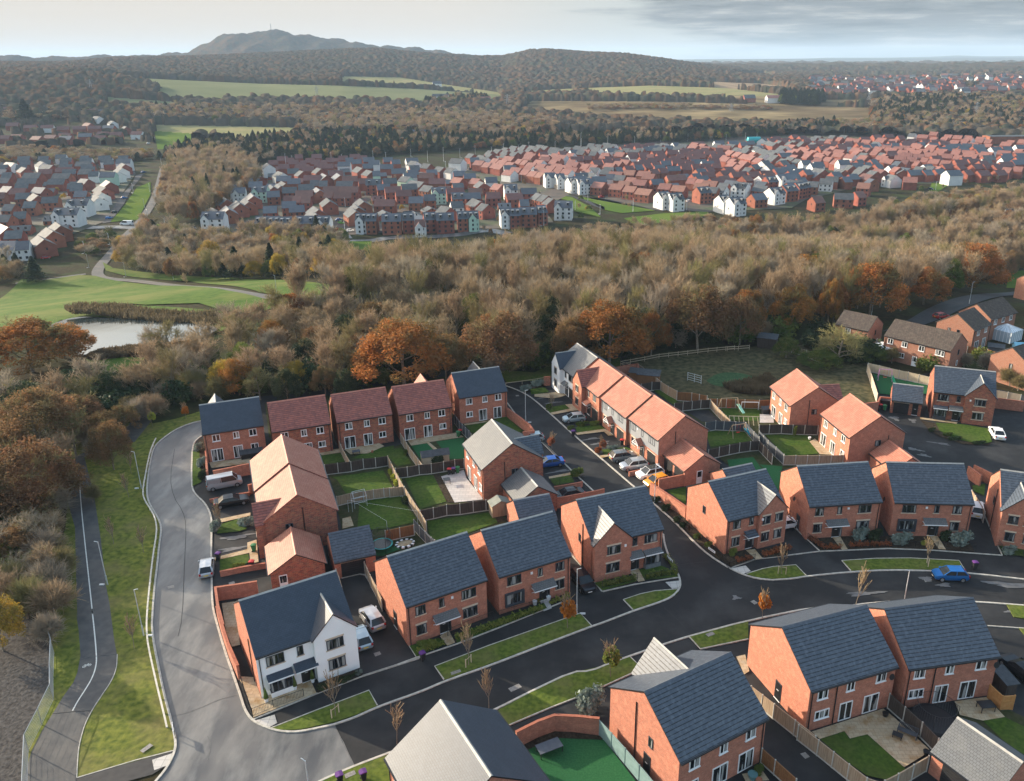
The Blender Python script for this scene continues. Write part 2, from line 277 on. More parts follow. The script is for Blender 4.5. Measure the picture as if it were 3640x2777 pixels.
# ------------------------------------------------------------------ terrain
def inpoly(X, Y, poly):
    r = np.zeros(X.shape, bool); n = len(poly)
    for i in range(n):
        x1, y1 = poly[i]; x2, y2 = poly[(i+1) % n]
        if y1 == y2: continue
        c = ((Y > y1) != (Y > y2)) & (X < (x2-x1)*(Y-y1)/(y2-y1)+x1); r ^= c
    return r
FIELDS = [  # outlines of the open land, in the 2202 px view of the photo
 ('meadow', [(150,158),(340,170),(560,180),(735,184),(900,191),(1080,204),(1075,220),(960,232),(880,225),(700,218),(560,216),(430,220),(330,212),(345,188),(300,178)]),
 ('pale', [(735,164),(860,166),(960,182),(1070,198),(1078,204),(900,190),(735,182)]),
 ('pale', [(1235,190),(1400,184),(1560,189),(1700,205),(1700,220),(1500,214),(1290,209)]),
 ('stubble', [(1490,174),(1640,180),(1720,190),(1700,199),(1540,189)]),
 ('moor', [(1140,217),(1400,218),(1660,224),(1880,232),(1870,272),(1700,274),(1500,270),(1330,262),(1120,243)]),
 ('meadow', [(1195,285),(1440,282),(1445,300),(1195,302)]),
 ('bright', [(1765,263),(1875,263),(1865,288),(1770,286)]),
 ('pale', [(335,268),(645,274),(650,296),(520,302),(400,296),(335,284)]),
 ('bright', [(330,283),(425,289),(405,315),(335,324)]),
 ('meadow', [(230,208),(390,220),(380,236),(230,228)]), ('pale', [(1130,196),(1230,190),(1240,205),(1130,208)]), ('moor', [(1560,205),(1680,208),(1760,214),(1900,214),(1900,230),(1680,226),(1560,220)]), ('stubble', [(1900,196),(2060,192),(2060,200),(1910,206)]), ('meadow', [(1960,176),(2150,172),(2150,179),(1960,184)]), ('pale', [(1700,150),(1950,152),(1940,157),(1710,156)]), ('meadow', [(1560,157),(1640,158),(1700,168),(1600,165)]),
 ('pale', [(1820,160),(2100,163),(2080,168),(1830,166)])]
m_far = {'meadow': mat('far_meadow', (0.145,0.155,0.08), (0.175,0.18,0.095), scale=0.02, rough=0.95, spec=0.0), 'pale': mat('far_pasture', (0.19,0.19,0.09), (0.25,0.22,0.11), scale=0.03, rough=0.95, spec=0.0),
 'stubble': mat('far_stubble', (0.20,0.15,0.10), (0.28,0.21,0.14), scale=0.05, rough=0.95, spec=0.0, stretch=(1,0.1,1)), 'moor': mat('far_moor', (0.09,0.07,0.04), (0.26,0.20,0.11), scale=0.03, detail=8, rough=0.95, spec=0.0, c3=(0.07,0.045,0.03), scale3=0.012, f3=0.6, stretch=(0.5,1,1)),
 'bright': mat('far_lawn', (0.075,0.125,0.028), (0.11,0.15,0.035), scale=0.03, rough=0.95, spec=0.0)}
FK = list(m_far)
def terrain():
    az = np.radians(np.linspace(-62, 62, 900)); d = np.concatenate([[0.5, 30, 80, 150], np.arange(195, 400, 5), np.arange(400, 1000, 12), np.arange(1000, 2750, 9), np.geomspace(2760, 20000, 130)])
    A, Dd = np.meshgrid(az, d, indexing='ij'); Z = zland(A, Dd)
    X = np.stack([Dd*np.sin(A), Dd*np.cos(A), Z], -1); P, zz = projv(X.reshape(-1, 3)); P = P/S_*0.60495; P = P.reshape(A.shape+(2,))
    code = np.zeros(A.shape, int)
    for i, (k, pl) in enumerate(FIELDS):
        q = inpoly(P[..., 0], P[..., 1], pl) & (Dd > 500) & (Dd < 4200); code[q] = FK.index(k)+1
    # hidden back slopes must not inherit fields: keep only what the eye can reach
    el = (Z-CAM_H)/Dd; mx = np.maximum.accumulate(el, axis=1); code[el < mx-1e-4] = 0
    nA, nD = A.shape; idx = np.arange(nA*nD).reshape(nA, nD)
    q = np.stack([idx[:-1, :-1], idx[1:, :-1], idx[1:, 1:], idx[:-1, 1:]], -1).reshape(-1, 4)[:, ::-1]
    me = bpy.data.meshes.new('ground'); me.vertices.add(nA*nD); me.vertices.foreach_set('co', X.reshape(-1).astype(np.float32))
    me.loops.add(q.size); me.loops.foreach_set('vertex_index', q.reshape(-1).astype(np.int32)); me.polygons.add(len(q)); me.polygons.foreach_set('loop_start', np.arange(0, q.size, 4, dtype=np.int32)); me.polygons.foreach_set('loop_total', np.full(len(q), 4, np.int32))
    me.materials.append(m_litter)
    for k in FK: me.materials.append(m_far[k])
    me.polygons.foreach_set('material_index', code[:-1, :-1].reshape(-1).astype(np.int32)); me.polygons.foreach_set('use_smooth', np.ones(len(q), bool)); me.update(calc_edges=True)
    return tag(link('ground', me), kind='structure')
terrain()
def fastmesh(name, V, Fq, mats, mi=None, smooth=False):
    me = bpy.data.meshes.new(name); V = np.asarray(V, np.float32).reshape(-1, 3); Fq = np.asarray(Fq, np.int32); k = Fq.shape[1]
    me.vertices.add(len(V)); me.vertices.foreach_set('co', V.reshape(-1)); me.loops.add(Fq.size); me.loops.foreach_set('vertex_index', Fq.reshape(-1))
    me.polygons.add(len(Fq)); me.polygons.foreach_set('loop_start', np.arange(0, Fq.size, k, dtype=np.int32)); me.polygons.foreach_set('loop_total', np.full(len(Fq), k, np.int32))
    for q in mats: me.materials.append(q)
    if mi is not None: me.polygons.foreach_set('material_index', np.asarray(mi, np.int32))
    if smooth: me.polygons.foreach_set('use_smooth', np.ones(len(Fq), bool))
    me.update(calc_edges=True); return me
# ------------------------------------------------------------------ flat sheets on the near ground
def P2(spec):       # 'E 1,2 3,4 F 5,6' -> ground points
    out = []; r = None
    for tok in spec.split():
        if ',' in tok:
            x, y = tok.split(','); out.append(at(r, float(x), float(y)))
        else: r = tok
    return out
def smooth_line(pts, n=3):
    for _ in range(n):
        q = [pts[0]]
        for a, b in zip(pts[:-1], pts[1:]): q += [a*0.75+b*0.25, a*0.25+b*0.75]
        pts = q+[pts[-1]]
    return pts
NS = [0]
def sheet(name, spec, m, z, smooth=0, thick=0.0, kind='structure', label=None, cat=None, group=None):
    pts = P2(spec) if isinstance(spec, str) else spec
    NS[0] += 1; z += (NS[0] % 97)*(0.0025 if max(p.y for p in pts) > 210 else 0.0006)+(0.12 if max(p.y for p in pts) > 210 else 0)
    if smooth: pts = smooth_line(pts+[pts[0]], smooth)[:-1]
    ar = sum(a.x*b.y-b.x*a.y for a, b in zip(pts, pts[1:]+pts[:1]))
    if ar < 0: pts = pts[::-1]
    if max(math.hypot(p.x, p.y) for p in pts) > 203:
        bm = bmesh.new(); bm.faces.new([bm.verts.new((p.x, p.y, 0)) for p in pts]); bmesh.ops.triangulate(bm, faces=bm.faces[:])
        for _ in range(7):
            es = [e for e in bm.edges if e.calc_length() > 9]
            if not es: break
            bmesh.ops.subdivide_edges(bm, edges=es, cuts=1, use_grid_fill=False); bmesh.ops.triangulate(bm, faces=bm.faces[:])
        for v in bm.verts: v.co.z = gz(v.co.x, v.co.y)+z
        me = bpy.data.meshes.new(name); bm.to_mesh(me); bm.free(); me.materials.append(m); o = link(name, me); tag(o, label, cat, group, kind); return o
    mb = MB(); mb.poly([(p.x, p.y, z) for p in pts])
    if thick:
        n = len(pts)
        for i in range(n):
            a, b = pts[i], pts[(i+1) % n]; mb.poly([(a.x,a.y,z-thick),(b.x,b.y,z-thick),(b.x,b.y,z),(a.x,a.y,z)])
    o = mb.build(name, m); tag(o, label, cat, group, kind); return o
def ribbon(name, spec, width, m, z0, z1, smooth=0, kind='structure', off=0.0):
    pts = P2(spec) if isinstance(spec, str) else spec
    if smooth: pts = smooth_line(pts, smooth)
    far_ = max(p.y for p in pts) > 200
    if far_:
        q_ = [pts[0]]
        for a, b in zip(pts[:-1], pts[1:]): m_ = max(1, int((b-a).length/5)); q_ += [a+(b-a)*(i+1)/m_ for i in range(m_)]
        pts = q_
    mb = MB(); L = []; Rr = []
    for i, p in enumerate(pts):
        d = (pts[min(i+1, len(pts)-1)]-pts[max(i-1, 0)]); d.z = 0; d.normalize(); n = Vector((-d.y, d.x, 0)); L.append(p+n*(off+width/2)); Rr.append(p+n*(off-width/2))
    for i in range(len(pts)-1):
        a, b, c, d = Rr[i], Rr[i+1], L[i+1], L[i]
        mb.poly([(a.x,a.y,z1),(b.x,b.y,z1),(c.x,c.y,z1),(d.x,d.y,z1)])
        if z1-z0 > 0.01:
            mb.poly([(a.x,a.y,z0),(b.x,b.y,z0),(b.x,b.y,z1),(a.x,a.y,z1)]); mb.poly([(c.x,c.y,z0),(d.x,d.y,z0),(d.x,d.y,z1),(c.x,c.y,z1)])
    if far_: mb.v = [(x, y, z+gz(x, y)+.15) for x, y, z in mb.v]
    return tag(mb.build(name, m), kind=kind)
# the whole estate stands on one tarmac sheet, plots and verges lie on top of it
K_LEFT = 'A 330,815 A 230,835 A 100,885 A 0,945 N 1320,200 N 1290,300 N 1265,450 N 1252,600 N 1265,680 N 1310,760 N 1365,850 N 1378,930 N 1360,1040 N 1345,1200 N 1315,1440 N 1300,1680 M 1448,200 M 1465,370 M 1520,640 M 1560,840 M 1625,1080 M 1675,1290 M 1670,1400 M 1590,1560 M 1490,1680 M 1420,1760'
sheet('estate_road', 'W 470,862 W 700,838 W 960,796 W 1085,812 W 1190,800 W 1230,735 W 1300,740 W 1500,850 W 1660,860 W 1870,830 W 2000,800 W 2202,850 W 2400,900 W 2500,1900 W 1100,1900 W 300,1800 M 1420,1760 M 1490,1680 M 1590,1560 M 1670,1400 M 1675,1290 M 1625,1080 M 1560,840 M 1520,640 M 1465,370 M 1448,200 N 1300,1680 N 1315,1440 N 1345,1200 N 1360,1040 N 1378,930 N 1365,850 N 1310,760 N 1265,680 N 1252,600 N 1265,450 N 1290,300 N 1320,200 A 0,945 A 100,885 A 230,835 A 330,815', m_road_new, 0.0)
K_R1 = 'A 320,965 A 260,1010 A 235,1060 A 225,1200 A 222,1460 A 260,1540 E 350,240 E 400,330 E 422,420 E 418,560 E 415,790 E 420,980 E 425,1250 E 470,1420 I 260,420 I 340,650 I 420,880 I 455,1000 I 530,1110 I 700,1190 I 850,1215 I 1000,1210 I 1300,1145'
sheet('old_road', K_R1.split(' I 1000')[0]+' I 1300,1145 I 1400,1310 I 1500,1535 I 1330,1610 I 1180,1680 I 900,1850 M 1420,1760 M 1490,1680 M 1590,1560 M 1670,1400 M 1675,1290 M 1625,1080 M 1560,840 M 1520,640 M 1465,370 M 1448,200 N 1300,1680 N 1315,1440 N 1345,1200 N 1360,1040 N 1378,930 N 1365,850 N 1310,760 N 1265,680 N 1252,600 N 1265,450 N 1290,300 N 1320,200 A 0,945 A 100,885 A 230,835 A 330,815', m_road_old, 0.006)
ribbon('kerb', K_LEFT, 0.22, m_kerb, 0.0, 0.12, 2); ribbon('kerb', K_R1, 0.22, m_kerb, 0.0, 0.11, 2)
K_MAIN = 'I 1300,1145 I 1500,1080 I 1730,972 I 2144,828 J 480,732 J 900,588 J 1300,432 J 1885,208 G 380,1560 G 690,1438 G 1000,1338 G 1100,1278 G 1152,1205 G 1150,1140 G 1132,1080 G 1060,960 G 1000,800 G 985,690'
ribbon('kerb', K_MAIN, 0.22, m_kerb, 0.0, 0.11, 2)
ribbon('kerb', 'G 985,690 G 560,500 C 510,1580 C 350,1430 C 110,1190 C 0,1080 B 1990,1290 B 1650,950 B 1480,770 B 1385,640', 0.2, m_kerb, 0.0, 0.1, 1)
K_SIDE = 'B 1375,475 B 1450,500 B 1560,550 C 0,750 C 150,880 C 380,1090 C 640,1310 C 870,1510 C 970,1595 G 905,400 G 1100,570 G 1300,780 G 1440,900 G 1620,1015 G 1770,1085 G 1900,1122 G 2060,1138 H 0,1020 H 150,1012 H 300,987 H 680,950 H 1000,933 H 1380,940 H 1700,958 H 2202,1015 H 2350,1035'
ribbon('kerb', K_SIDE, 0.22, m_kerb, 0.0, 0.11, 1)
ribbon('kerb', 'I 900,1830 I 1180,1680 I 1330,1612 I 1500,1540 I 1830,1415 J 600,1170 J 980,995 J 1300,832 J 1700,642 K 0,637 K 190,557 K 640,397 K 850,330 K 950,300 K 1500,152 K 2144,22 H 400,1290 H 900,1215 H 1400,1200 H 1785,1213 H 2202,1245', 0.22, m_kerb, 0.0, 0.11, 1)
# left side of the road: rough grass, shared path, ploughed soil
sheet('verge', 'O 1000,1110 O 1150,1080 O 1310,1030 A 330,815 A 230,835 A 100,885 A 0,945 N 1320,200 N 1290,300 N 1265,450 N 1252,600 N 1265,680 N 1310,760 N 1365,850 N 1378,930 N 1360,1040 N 1345,1200 N 1315,1440 N 1300,1680 M 1448,200 M 1465,370 M 1520,640 M 1560,840 M 1625,1080 M 1675,1290 M 1660,1385 M 740,1640 M -100,1750 M -200,1300 M 420,0 N 560,900 N 600,200 W 300,900', m_grass2, 0.02)
PATH = 'W 340,845 W 300,885 W 262,930 N 640,300 N 560,620 N 640,900 N 650,1300 N 660,1680 M 720,50 M 750,250 M 768,480 M 740,640 M 700,740 M 600,880 M 520,1010 M 400,1200 M 300,1400 M 240,1600 M 150,1800 M 800,1800 M 730,1650 M 742,1400 M 765,1280 M 810,1130 M 890,980 M 970,860 M 1060,730 M 1105,620 M 1115,480 M 1090,350 M 1045,0 N 905,1400 N 860,1000 N 800,610 N 720,300 W 290,950 W 330,900 W 365,855'
sheet('shared_path', PATH, m_path, 0.03)
ribbon('path_edging', 'M 1118,475 M 1112,610 M 1060,735 M 970,865 M 890,985 M 810,1135 M 768,1285 M 745,1400 M 732,1650', 0.08, m_kerb, 0.02, 0.07, 2)
ribbon('cycle_lane_line', 'N 672,400 N 690,700 N 730,1080 N 765,1400 N 795,1680 M 872,0 M 900,250 M 920,480 M 918,580 M 880,700 M 800,830 M 740,920 M 692,1010', 0.12, m_white, 0.03, 0.036, 2)
sheet('ploughed_field', 'M 480,300 M 470,560 M 470,760 M 355,990 M 225,1240 M 205,1680 M 190,1850 M -700,1850 M -700,0 M -100,-100 M 300,150', m_field, 0.026)
sheet('pavement', 'M 730,1650 M 1300,1480 M 1660,1390 M 1590,1530 M 1450,1620 M 1150,1700 M 700,1800', m_pave, 0.034)
sheet('tactile_paving', 'M 1450,1480 M 1640,1418 M 1600,1530 M 1470,1578', m_tact, 0.04)
ribbon('path_edging', 'M 732,1650 M 1300,1480 M 1662,1388', 0.1, m_kerb, 0.02, 0.06)
# the bicycle symbol painted on the path
def bicycle():
    mb = MB(); c = at('M', 828, 578); u = (at('M', 868, 565)-at('M', 788, 590)).normalized(); v = Vector((-u.y, u.x, 0)); k = (at('M', 868, 565)-at('M', 788, 590)).length/1.75
    def seg(a, b, w=0.09):
        a = c+(u*a[0]+v*a[1])*k; b = c+(u*b[0]+v*b[1])*k; d = (b-a).normalized(); n = Vector((-d.y, d.x, 0))*w/2
        mb.poly([(q.x, q.y, 0.037) for q in (a-n, b-n, b+n, a+n)])
    for cx in (-0.55, 0.55):
        for i in range(14):
            t0, t1 = i*2*math.pi/14, (i+1)*2*math.pi/14; seg((cx+.33*math.cos(t0), -.2+.33*math.sin(t0)), (cx+.33*math.cos(t1), -.2+.33*math.sin(t1)), .07)
    for a, b in (((-.55,-.2),(-.3,.25)),((-.3,.25),(.35,.25)),((.35,.25),(.55,-.2)),((-.05,-.2),(.35,.25)),((-.05,-.2),(-.3,.25)),((-.55,-.2),(-.05,-.2)),((.35,.25),(.28,.45)),((.28,.45),(.45,.5)),((-.3,.25),(-.35,.42)),((-.5,.42),(-.2,.42))): seg(a, b)
    tag(mb.build('cycle_marking', m_white), kind='structure')
bicycle()
# verges with grass
for sp in ('I 690,1185 I 1150,1005 I 1640,820 I 1720,965 I 1500,1058 I 1300,1122 I 1000,1190 I 850,1198', 'J 390,590 J 900,395 J 1775,85 J 1885,205 J 1300,422 J 900,570 J 480,718',
 'G 595,1330 G 760,1275 G 900,1245 G 1135,1225 G 1125,1265 G 1060,1305 G 1000,1328 G 690,1430', 'H -238,968 H -100,925 H 0,905 H 195,890 H 285,983 H 150,1002 H -20,1012 H -150,1000',
 'H 600,852 H 900,833 H 1200,830 H 1630,852 H 1690,950 H 1380,930 H 1000,924 H 680,942', 'H 2045,1235 H 2202,1243 H 2350,1260 H 2350,1380 H 2202,1362 H 2110,1347',
 'J 990,1012 J 1300,845 J 1700,655 J 2066,570 J 2251,500 J 2366,612 J 1876,835 J 1490,985 J 1100,1150', 'K 940,310 K 1500,163 K 1500,330 K 1045,425', 'I 1180,1690 I 1330,1622 I 1500,1552 I 1840,1428 I 1840,1700 I 1500,1800',
 'H 2150,1440 H 2350,1470 H 2350,1560 H 2210,1510'):
    o = sheet('grass_verge', sp, m_grass, 0.10, thick=0.1)
for sp in ('I 690,1185 I 1150,1005 I 1640,820 I 1720,965', 'J 480,718 J 390,590 J 900,395 J 1775,85 J 1885,205', 'G 690,1430 G 595,1330 G 760,1275 G 900,1245 G 1135,1225', 'H -238,968 H -100,925 H 0,905 H 195,890 H 285,983', 'H 680,942 H 600,852 H 900,833 H 1200,830 H 1630,852 H 1690,950',
 'J 1100,1150 J 1490,985 J 1876,835 J 2366,612 J 2251,500', 'K 940,310 K 1045,425 K 1500,330', 'I 2144,505 I 1560,690 I 1140,850 I 540,1095', 'J 210,508 J 590,380 J 1000,222 J 1600,-20', 'G 390,1250 G 700,1180 G 1140,1110', 'G 1650,1015 G 1900,930 H 0,820 H 400,770 H 1000,745 H 1400,760 H 2010,805', 'H 1880,1425 H 2202,1448',
 'J 210,508 J 0,585', 'E 1690,980 E 1865,940 E 1920,950 E 2200,1400', 'J 0,585 I 1580,680', 'J 150,395 J 215,500', 'F 1990,730 F 2202,960', 'G 80,870 G 385,1250','H 160,540 H 415,775','H 1830,400 H 2010,805'):
    ribbon('path_edging', sp, 0.12, m_kerb, 0.0, 0.115)
sheet('tactile_paving', 'I 560,1105 I 740,1050 I 765,1130 I 670,1180', m_tact, 0.05); sheet('tactile_paving', 'G 1005,1158 G 1145,1142 G 1150,1210 G 1070,1222', m_tact, 0.05); sheet('tactile_paving', 'G 1650,1022 G 1790,995 G 1840,1050 G 1770,1075', m_tact, 0.05)
# drains and covers
for sp in ('J 1088,798 J 1190,752 J 1220,785 J 1118,832', 'J 540,652 J 630,622 J 642,645 J 550,678', 'G 938,1305 G 985,1280 G 1027,1300 G 975,1330', 'K 1090,288 K 1155,262 K 1185,288 K 1120,312', 'G 1835,1345 G 1870,1330 G 1912,1358 G 1878,1375', 'N 1428,1405 N 1482,1390 N 1488,1412 N 1436,1425', 'I 1683,462 I 1740,445 I 1757,472 I 1700,495', 'B 1465,565 B 1495,562 B 1503,573 B 1472,577', 'E 585,1025 E 640,1007 E 648,1030 E 592,1045', 'I 1405,1625 I 1500,1585 I 1518,1620 I 1420,1665', 'M 1335,1400 M 1430,1330 M 1462,1350 M 1365,1420','L 10,1420 L 60,1405 L 105,1450 L 60,1470','H 1310,1005 H 1370,1000 H 1395,1020 H 1335,1040'):
    sheet('manhole_cover', sp, m_iron, 0.112 if sp[0] in 'IJKM' and 'J 1088' not in sp and 'I 1683' not in sp else 0.012)
# gardens ----------------------------------------------------------
LAWNS = ['A 1600,1370 A 2100,1305 A 2190,1470 A 1740,1545 A 1650,1400', 'F -60,235 F 180,200 F 330,175 F 370,230 F 490,400 F 470,440 F 190,500 F 60,510 F -80,500', 'B 380,1380 B 660,1350 B 790,1610 F 530,310', 'F 600,425 F 1230,340 F 1290,440 F 950,560 F 640,640', 'B 0,1150 B 345,1080 B 450,1240 B 310,1265 B 215,1165 B 0,1185', 'A 1480,1160 A 1680,1135 A 1740,1215 A 1530,1245', 'A 1960,1110 A 2202,1060 A 2202,1180 A 1790,1190',
 'B 985,865 B 1140,845 B 1300,790 B 1380,780 B 1530,920 B 1300,1000 B 1030,930', 'B 1795,1385 B 2010,1350 B 2040,1420 B 1850,1455', 'B 1610,510 B 1750,490 B 1795,535 B 1620,562', 'C 0,670 C 95,630 C 145,675 C 0,700', 'C 110,830 C 300,800 C 345,835 C 150,880', 'C 400,1020 C 620,990 C 695,1035 C 420,1075', 'C 650,1240 C 900,1215 C 960,1245 C 740,1290 C 690,1300', 'E 470,550 E 500,460 E 700,400 E 770,500 E 690,525', 'E 500,790 E 780,750 E 790,830 E 600,890 E 500,915', 'A 235,1120 A 300,1115 A 320,1420 A 232,1460',
 'C 1690,1120 C 1700,1060 C 2065,1060 C 2130,1150 C 1720,1215', 'C 1800,800 C 1980,790 C 2202,830 C 2202,960 C 1900,950', 'D 50,930 D 400,935 D 490,1090 D 210,1110', 'G 1020,265 G 1205,230 G 1205,400', 'D 1465,830 D 1700,845 D 1905,880 D 1935,990 D 1850,1010 D 1640,970 D 1500,900', 'L 200,1290 L 430,1215 L 480,1285 L 650,1240 L 1020,1580 L 830,1675 L 650,1640 L 480,1520', 'L 1750,1115 L 1960,1080 L 2300,1250 L 2300,1600 L 2100,1450', 'G 310,1170 G 640,1100 G 700,1100 G 730,1150 G 390,1245', 'G 740,1040 G 960,1000 G 1110,1060 G 1130,1110 G 810,1140',
 'J 150,400 J 430,325 J 500,385 J 215,500', 'J 585,290 J 900,175 J 1430,-10 J 1460,40 J 600,372', 'D 1770,1355 D 1880,1340 D 1870,1440 D 1780,1400', 'H 1980,720 H 2202,760 H 2202,820 H 2015,800','C 1150,650 C 1270,640 C 1400,760 C 1360,800']
for sp in ('W 575,990 W 700,975 W 850,960 W 975,915 W 1090,895 W 1140,925 W 1000,990 W 1000,1080 W 1085,1090 W 1090,1130 W 1020,1150 W 880,1190 W 800,1200 W 800,1130 W 735,1140 W 720,1060 W 700,1000',
 'C 1160,560 C 1400,760 C 1700,720 C 2202,745 D 130,760 D 180,850 D 480,850 D 500,1100 D 900,1090 D 900,1160 D 160,1220 D 0,1210 C 1880,1380 C 1720,1240 C 1730,1040 C 1480,880', 'A 940,650 A 1560,570 B 200,460 B 800,380 B 830,420 B 870,780 B 300,860 A 1600,900 A 980,980', 'L 1800,900 L 2300,1150 L 2300,1900 L 1500,1300 L 1500,1000'):
    sheet('garden', sp, mat('garden_ground', (0.035,0.045,0.016), (0.06,0.055,0.03), scale=1.5, bump=0.6, rough=0.95, spec=0.05), 0.03)
for sp in LAWNS: sheet('lawn', sp, m_lawn, 0.10)
for sp in ('B 445,1065 B 610,1040 B 710,1140 B 560,1175 B 545,1210', 'B 690,1025 B 960,985 B 960,1190 B 825,1200', 'C 1885,1340 C 2140,1315 C 2202,1400 C 2300,1500 C 2000,1560 C 1900,1400', 'D 0,1180 D 190,1195 D 170,1300 D 160,1400 D 30,1210', 'J 1280,1390 J 1560,1280 J 2000,1300 J 2350,1750 J 1500,1750', 'D 945,425 D 1400,520 D 1395,590 D 1100,600 D 1000,590', 'F 60,760 F 120,700 F 500,640 F 160,770'):
    sheet('artificial_lawn', sp, m_turf, 0.105)
for sp in ('B 405,1010 B 900,935 B 960,980 B 620,1030 B 820,1195 B 790,1200 B 700,1140 B 600,1040 B 445,1065', 'A 395,1230 A 800,1180 A 800,1235 A 420,1285', 'A 1470,1130 A 1680,1090 A 1690,1130 A 1500,1160', 'A 1700,1090 A 2060,1040 A 2110,1070 A 1950,1140 A 1780,1150',
 'I 385,690 I 430,760 I 540,1085 I 1140,850 I 1080,720 I 1020,620 I 620,905 I 540,700', 'E 520,1235 E 640,1215 E 700,1640 E 620,1660 E 560,1500', 'J 440,310 J 520,245 J 585,370 J 510,400', 'G 650,1060 G 740,1030 G 805,1150 G 740,1160', 'G 1790,850 G 1880,840 G 1955,930 G 1890,940', 'H 505,640 H 580,638 H 650,757 H 600,762', 'H 1370,640 H 1440,640 H 1515,760 H 1450,755',
 'L 120,1220 L 800,1000 L 900,1080 L 1240,1390 L 1180,1450 L 1000,1560 L 650,1245 L 485,1285 L 430,1215 L 195,1290', 'L 1480,930 L 1780,890 L 1960,1080 L 1750,1115 L 1530,1060', 'D 415,990 D 460,965 D 610,1100 D 500,1095', 'C 0,700 C 200,680 C 330,700 C 260,725 C 180,740 C 0,722', 'C 150,882 C 345,840 C 300,800 C 420,790 C 500,850 C 380,860 C 175,900', 'C 400,1078 C 690,1038 C 790,1100 C 720,1105 C 680,1065 C 420,1098', 'C 640,1300 C 760,1285 C 960,1240 C 1060,1290 C 1000,1330 C 940,1260 C 650,1325',
 'E 490,410 E 800,345 E 800,375 E 500,445', 'E 430,790 E 770,705 E 770,640 E 860,610 E 880,830 E 800,840 E 790,740 E 450,815', 'B 1790,1370 B 2000,1330 B 2015,1350 B 1795,1390', 'D 1335,785 D 1650,825 D 1640,838 D 1340,800', 'K 1385,500 K 1470,480 K 1510,640 K 1460,670', 'B 960,850 B 1370,790 B 1390,800 B 970,865', 'K 1440,1620 K 1630,1580 K 1700,1680 K 1480,1700','E 1700,400 E 1780,380 E 1810,470 E 1700,500'):
    sheet('paving', sp, m_sand, 0.108)
sheet('patio', 'B 720,1370 B 960,1300 B 985,1380 B 1130,1560 B 1150,1590 B 870,1620', m_slab, 0.11); sheet('paving', 'F 1700,1195 F 1790,1180 F 1820,1280 F 1740,1310', m_slab, 0.11); sheet('patio', 'D 0,760 D 110,760 D 120,830 D 0,830', m_slab, 0.11); sheet('patio', 'C 1480,860 C 1700,850 C 1820,960 C 1640,965', m_drive, 0.11)
for sp in ('A 290,1000 A 355,990 A 355,1340 A 300,1430', 'J 560,330 J 600,372 J 1460,40 J 1440,-20', 'G 360,1160 G 390,1245 G 720,1165 G 700,1110', 'G 1530,900 G 1630,870 G 1790,850 G 1890,940 G 1650,1005 G 1560,950', 'H 300,640 H 505,640 H 600,762 H 415,772', 'H 590,640 H 1370,640 H 1450,755 H 1000,745 H 655,757', 'H 1460,640 H 1690,640 H 1770,775 H 1520,760', 'G 870,310 G 910,370 G 1120,560 G 1330,780 G 1540,950 G 1560,900 G 1200,545 G 1205,500', 'C 120,800 C 165,800 C 165,880 C 110,850', 'J 1270,1390 J 1220,1300 J 1560,1200 J 2000,1260 J 2010,1290 J 1570,1275', 'D 1340,810 D 1460,835 D 1640,975 D 1850,1015 D 1930,1000 D 1910,1018 D 1700,1010 D 1500,945 D 1400,880', 'G 1905,840 G 2202,800 G 2202,900 G 1965,925', 'B 1510,470 B 1740,430 B 1760,480 B 1600,510 B 1580,550', 'G 970,900 G 1010,930 G 1130,1090 G 1110,1060', 'I 1130,760 I 1540,620 I 1580,680 I 1150,850','F 1230,340 F 1280,330 F 1370,420 F 1290,440','B 640,1350 B 720,1330 B 870,1620 B 800,1620'):
    sheet('planting_bed', sp, m_soil, 0.104)
# beyond the estate
sheet('scrub_field', 'C 1020,400 C 1240,570 C 1395,660 C 1700,725 C 2202,740 D 100,620 D 500,640 D 870,660 D 985,650 D 990,600 D 905,330 D 940,280 D 700,240 D 420,180 D 100,190 C 1700,235 C 1220,290 C 850,350', m_scrub, 0.02)
sheet('scrub_grass', 'C 1680,560 C 1800,480 C 2000,480 C 2150,520 C 2202,600 C 2000,640 C 1750,610', mat('reed_grass', (0.03,0.065,0.03), (0.055,0.10,0.045), scale=1.5, bump=0.8, rough=0.95, spec=0.05), 0.03, smooth=2)
sheet('verge', 'C 0,480 C 150,400 C 400,350 C 840,330 C 840,440 C 780,425 C 700,380 C 150,530 C 0,560 B 1380,440 B 1300,330 B 1380,320', m_grass, 0.012)
sheet('meadow', 'O 0,300 O 140,170 O 270,180 O 520,145 O 620,150 O 900,200 O 1200,215 O 1500,250 O 1720,300 O 1900,330 O 1650,400 O 1450,380 O 1300,330 O 950,340 O 700,330 O 430,380 O 0,400', m_meadow, 0.02)
sheet('meadow', 'O 670,60 O 740,100 O 1100,140 O 1500,160 O 2202,220 O 2202,290 O 1990,300 O 1700,260 O 1240,185 O 1000,170 O 820,150 O 690,115', m_meadow, 0.02)
sheet('meadow', 'O -100,300 O 0,300 O 430,380 O 900,345 O 1450,385 O 1480,500 O 1300,560 O 1000,560 O 400,440 O 200,560 O -100,640', m_meadow, 0.012)
sheet('meadow', 'O 560,690 O 720,680 O 950,680 O 920,720 O 780,770 O 620,800', m_meadow, 0.03)
ribbon('park_path', 'W 350,362 W 336,420 W 318,455 W 290,490 W 262,515 W 240,545 W 215,572 W 207,590 W 222,600 W 300,604 W 370,613 W 440,620 W 520,632 W 590,642', 4.5, m_path, 0.0, 0.05, 2)
ribbon('park_path', 'O 560,138 O 400,160 O 270,182 O 100,200', 2.5, m_path, 0.0, 0.05, 1)
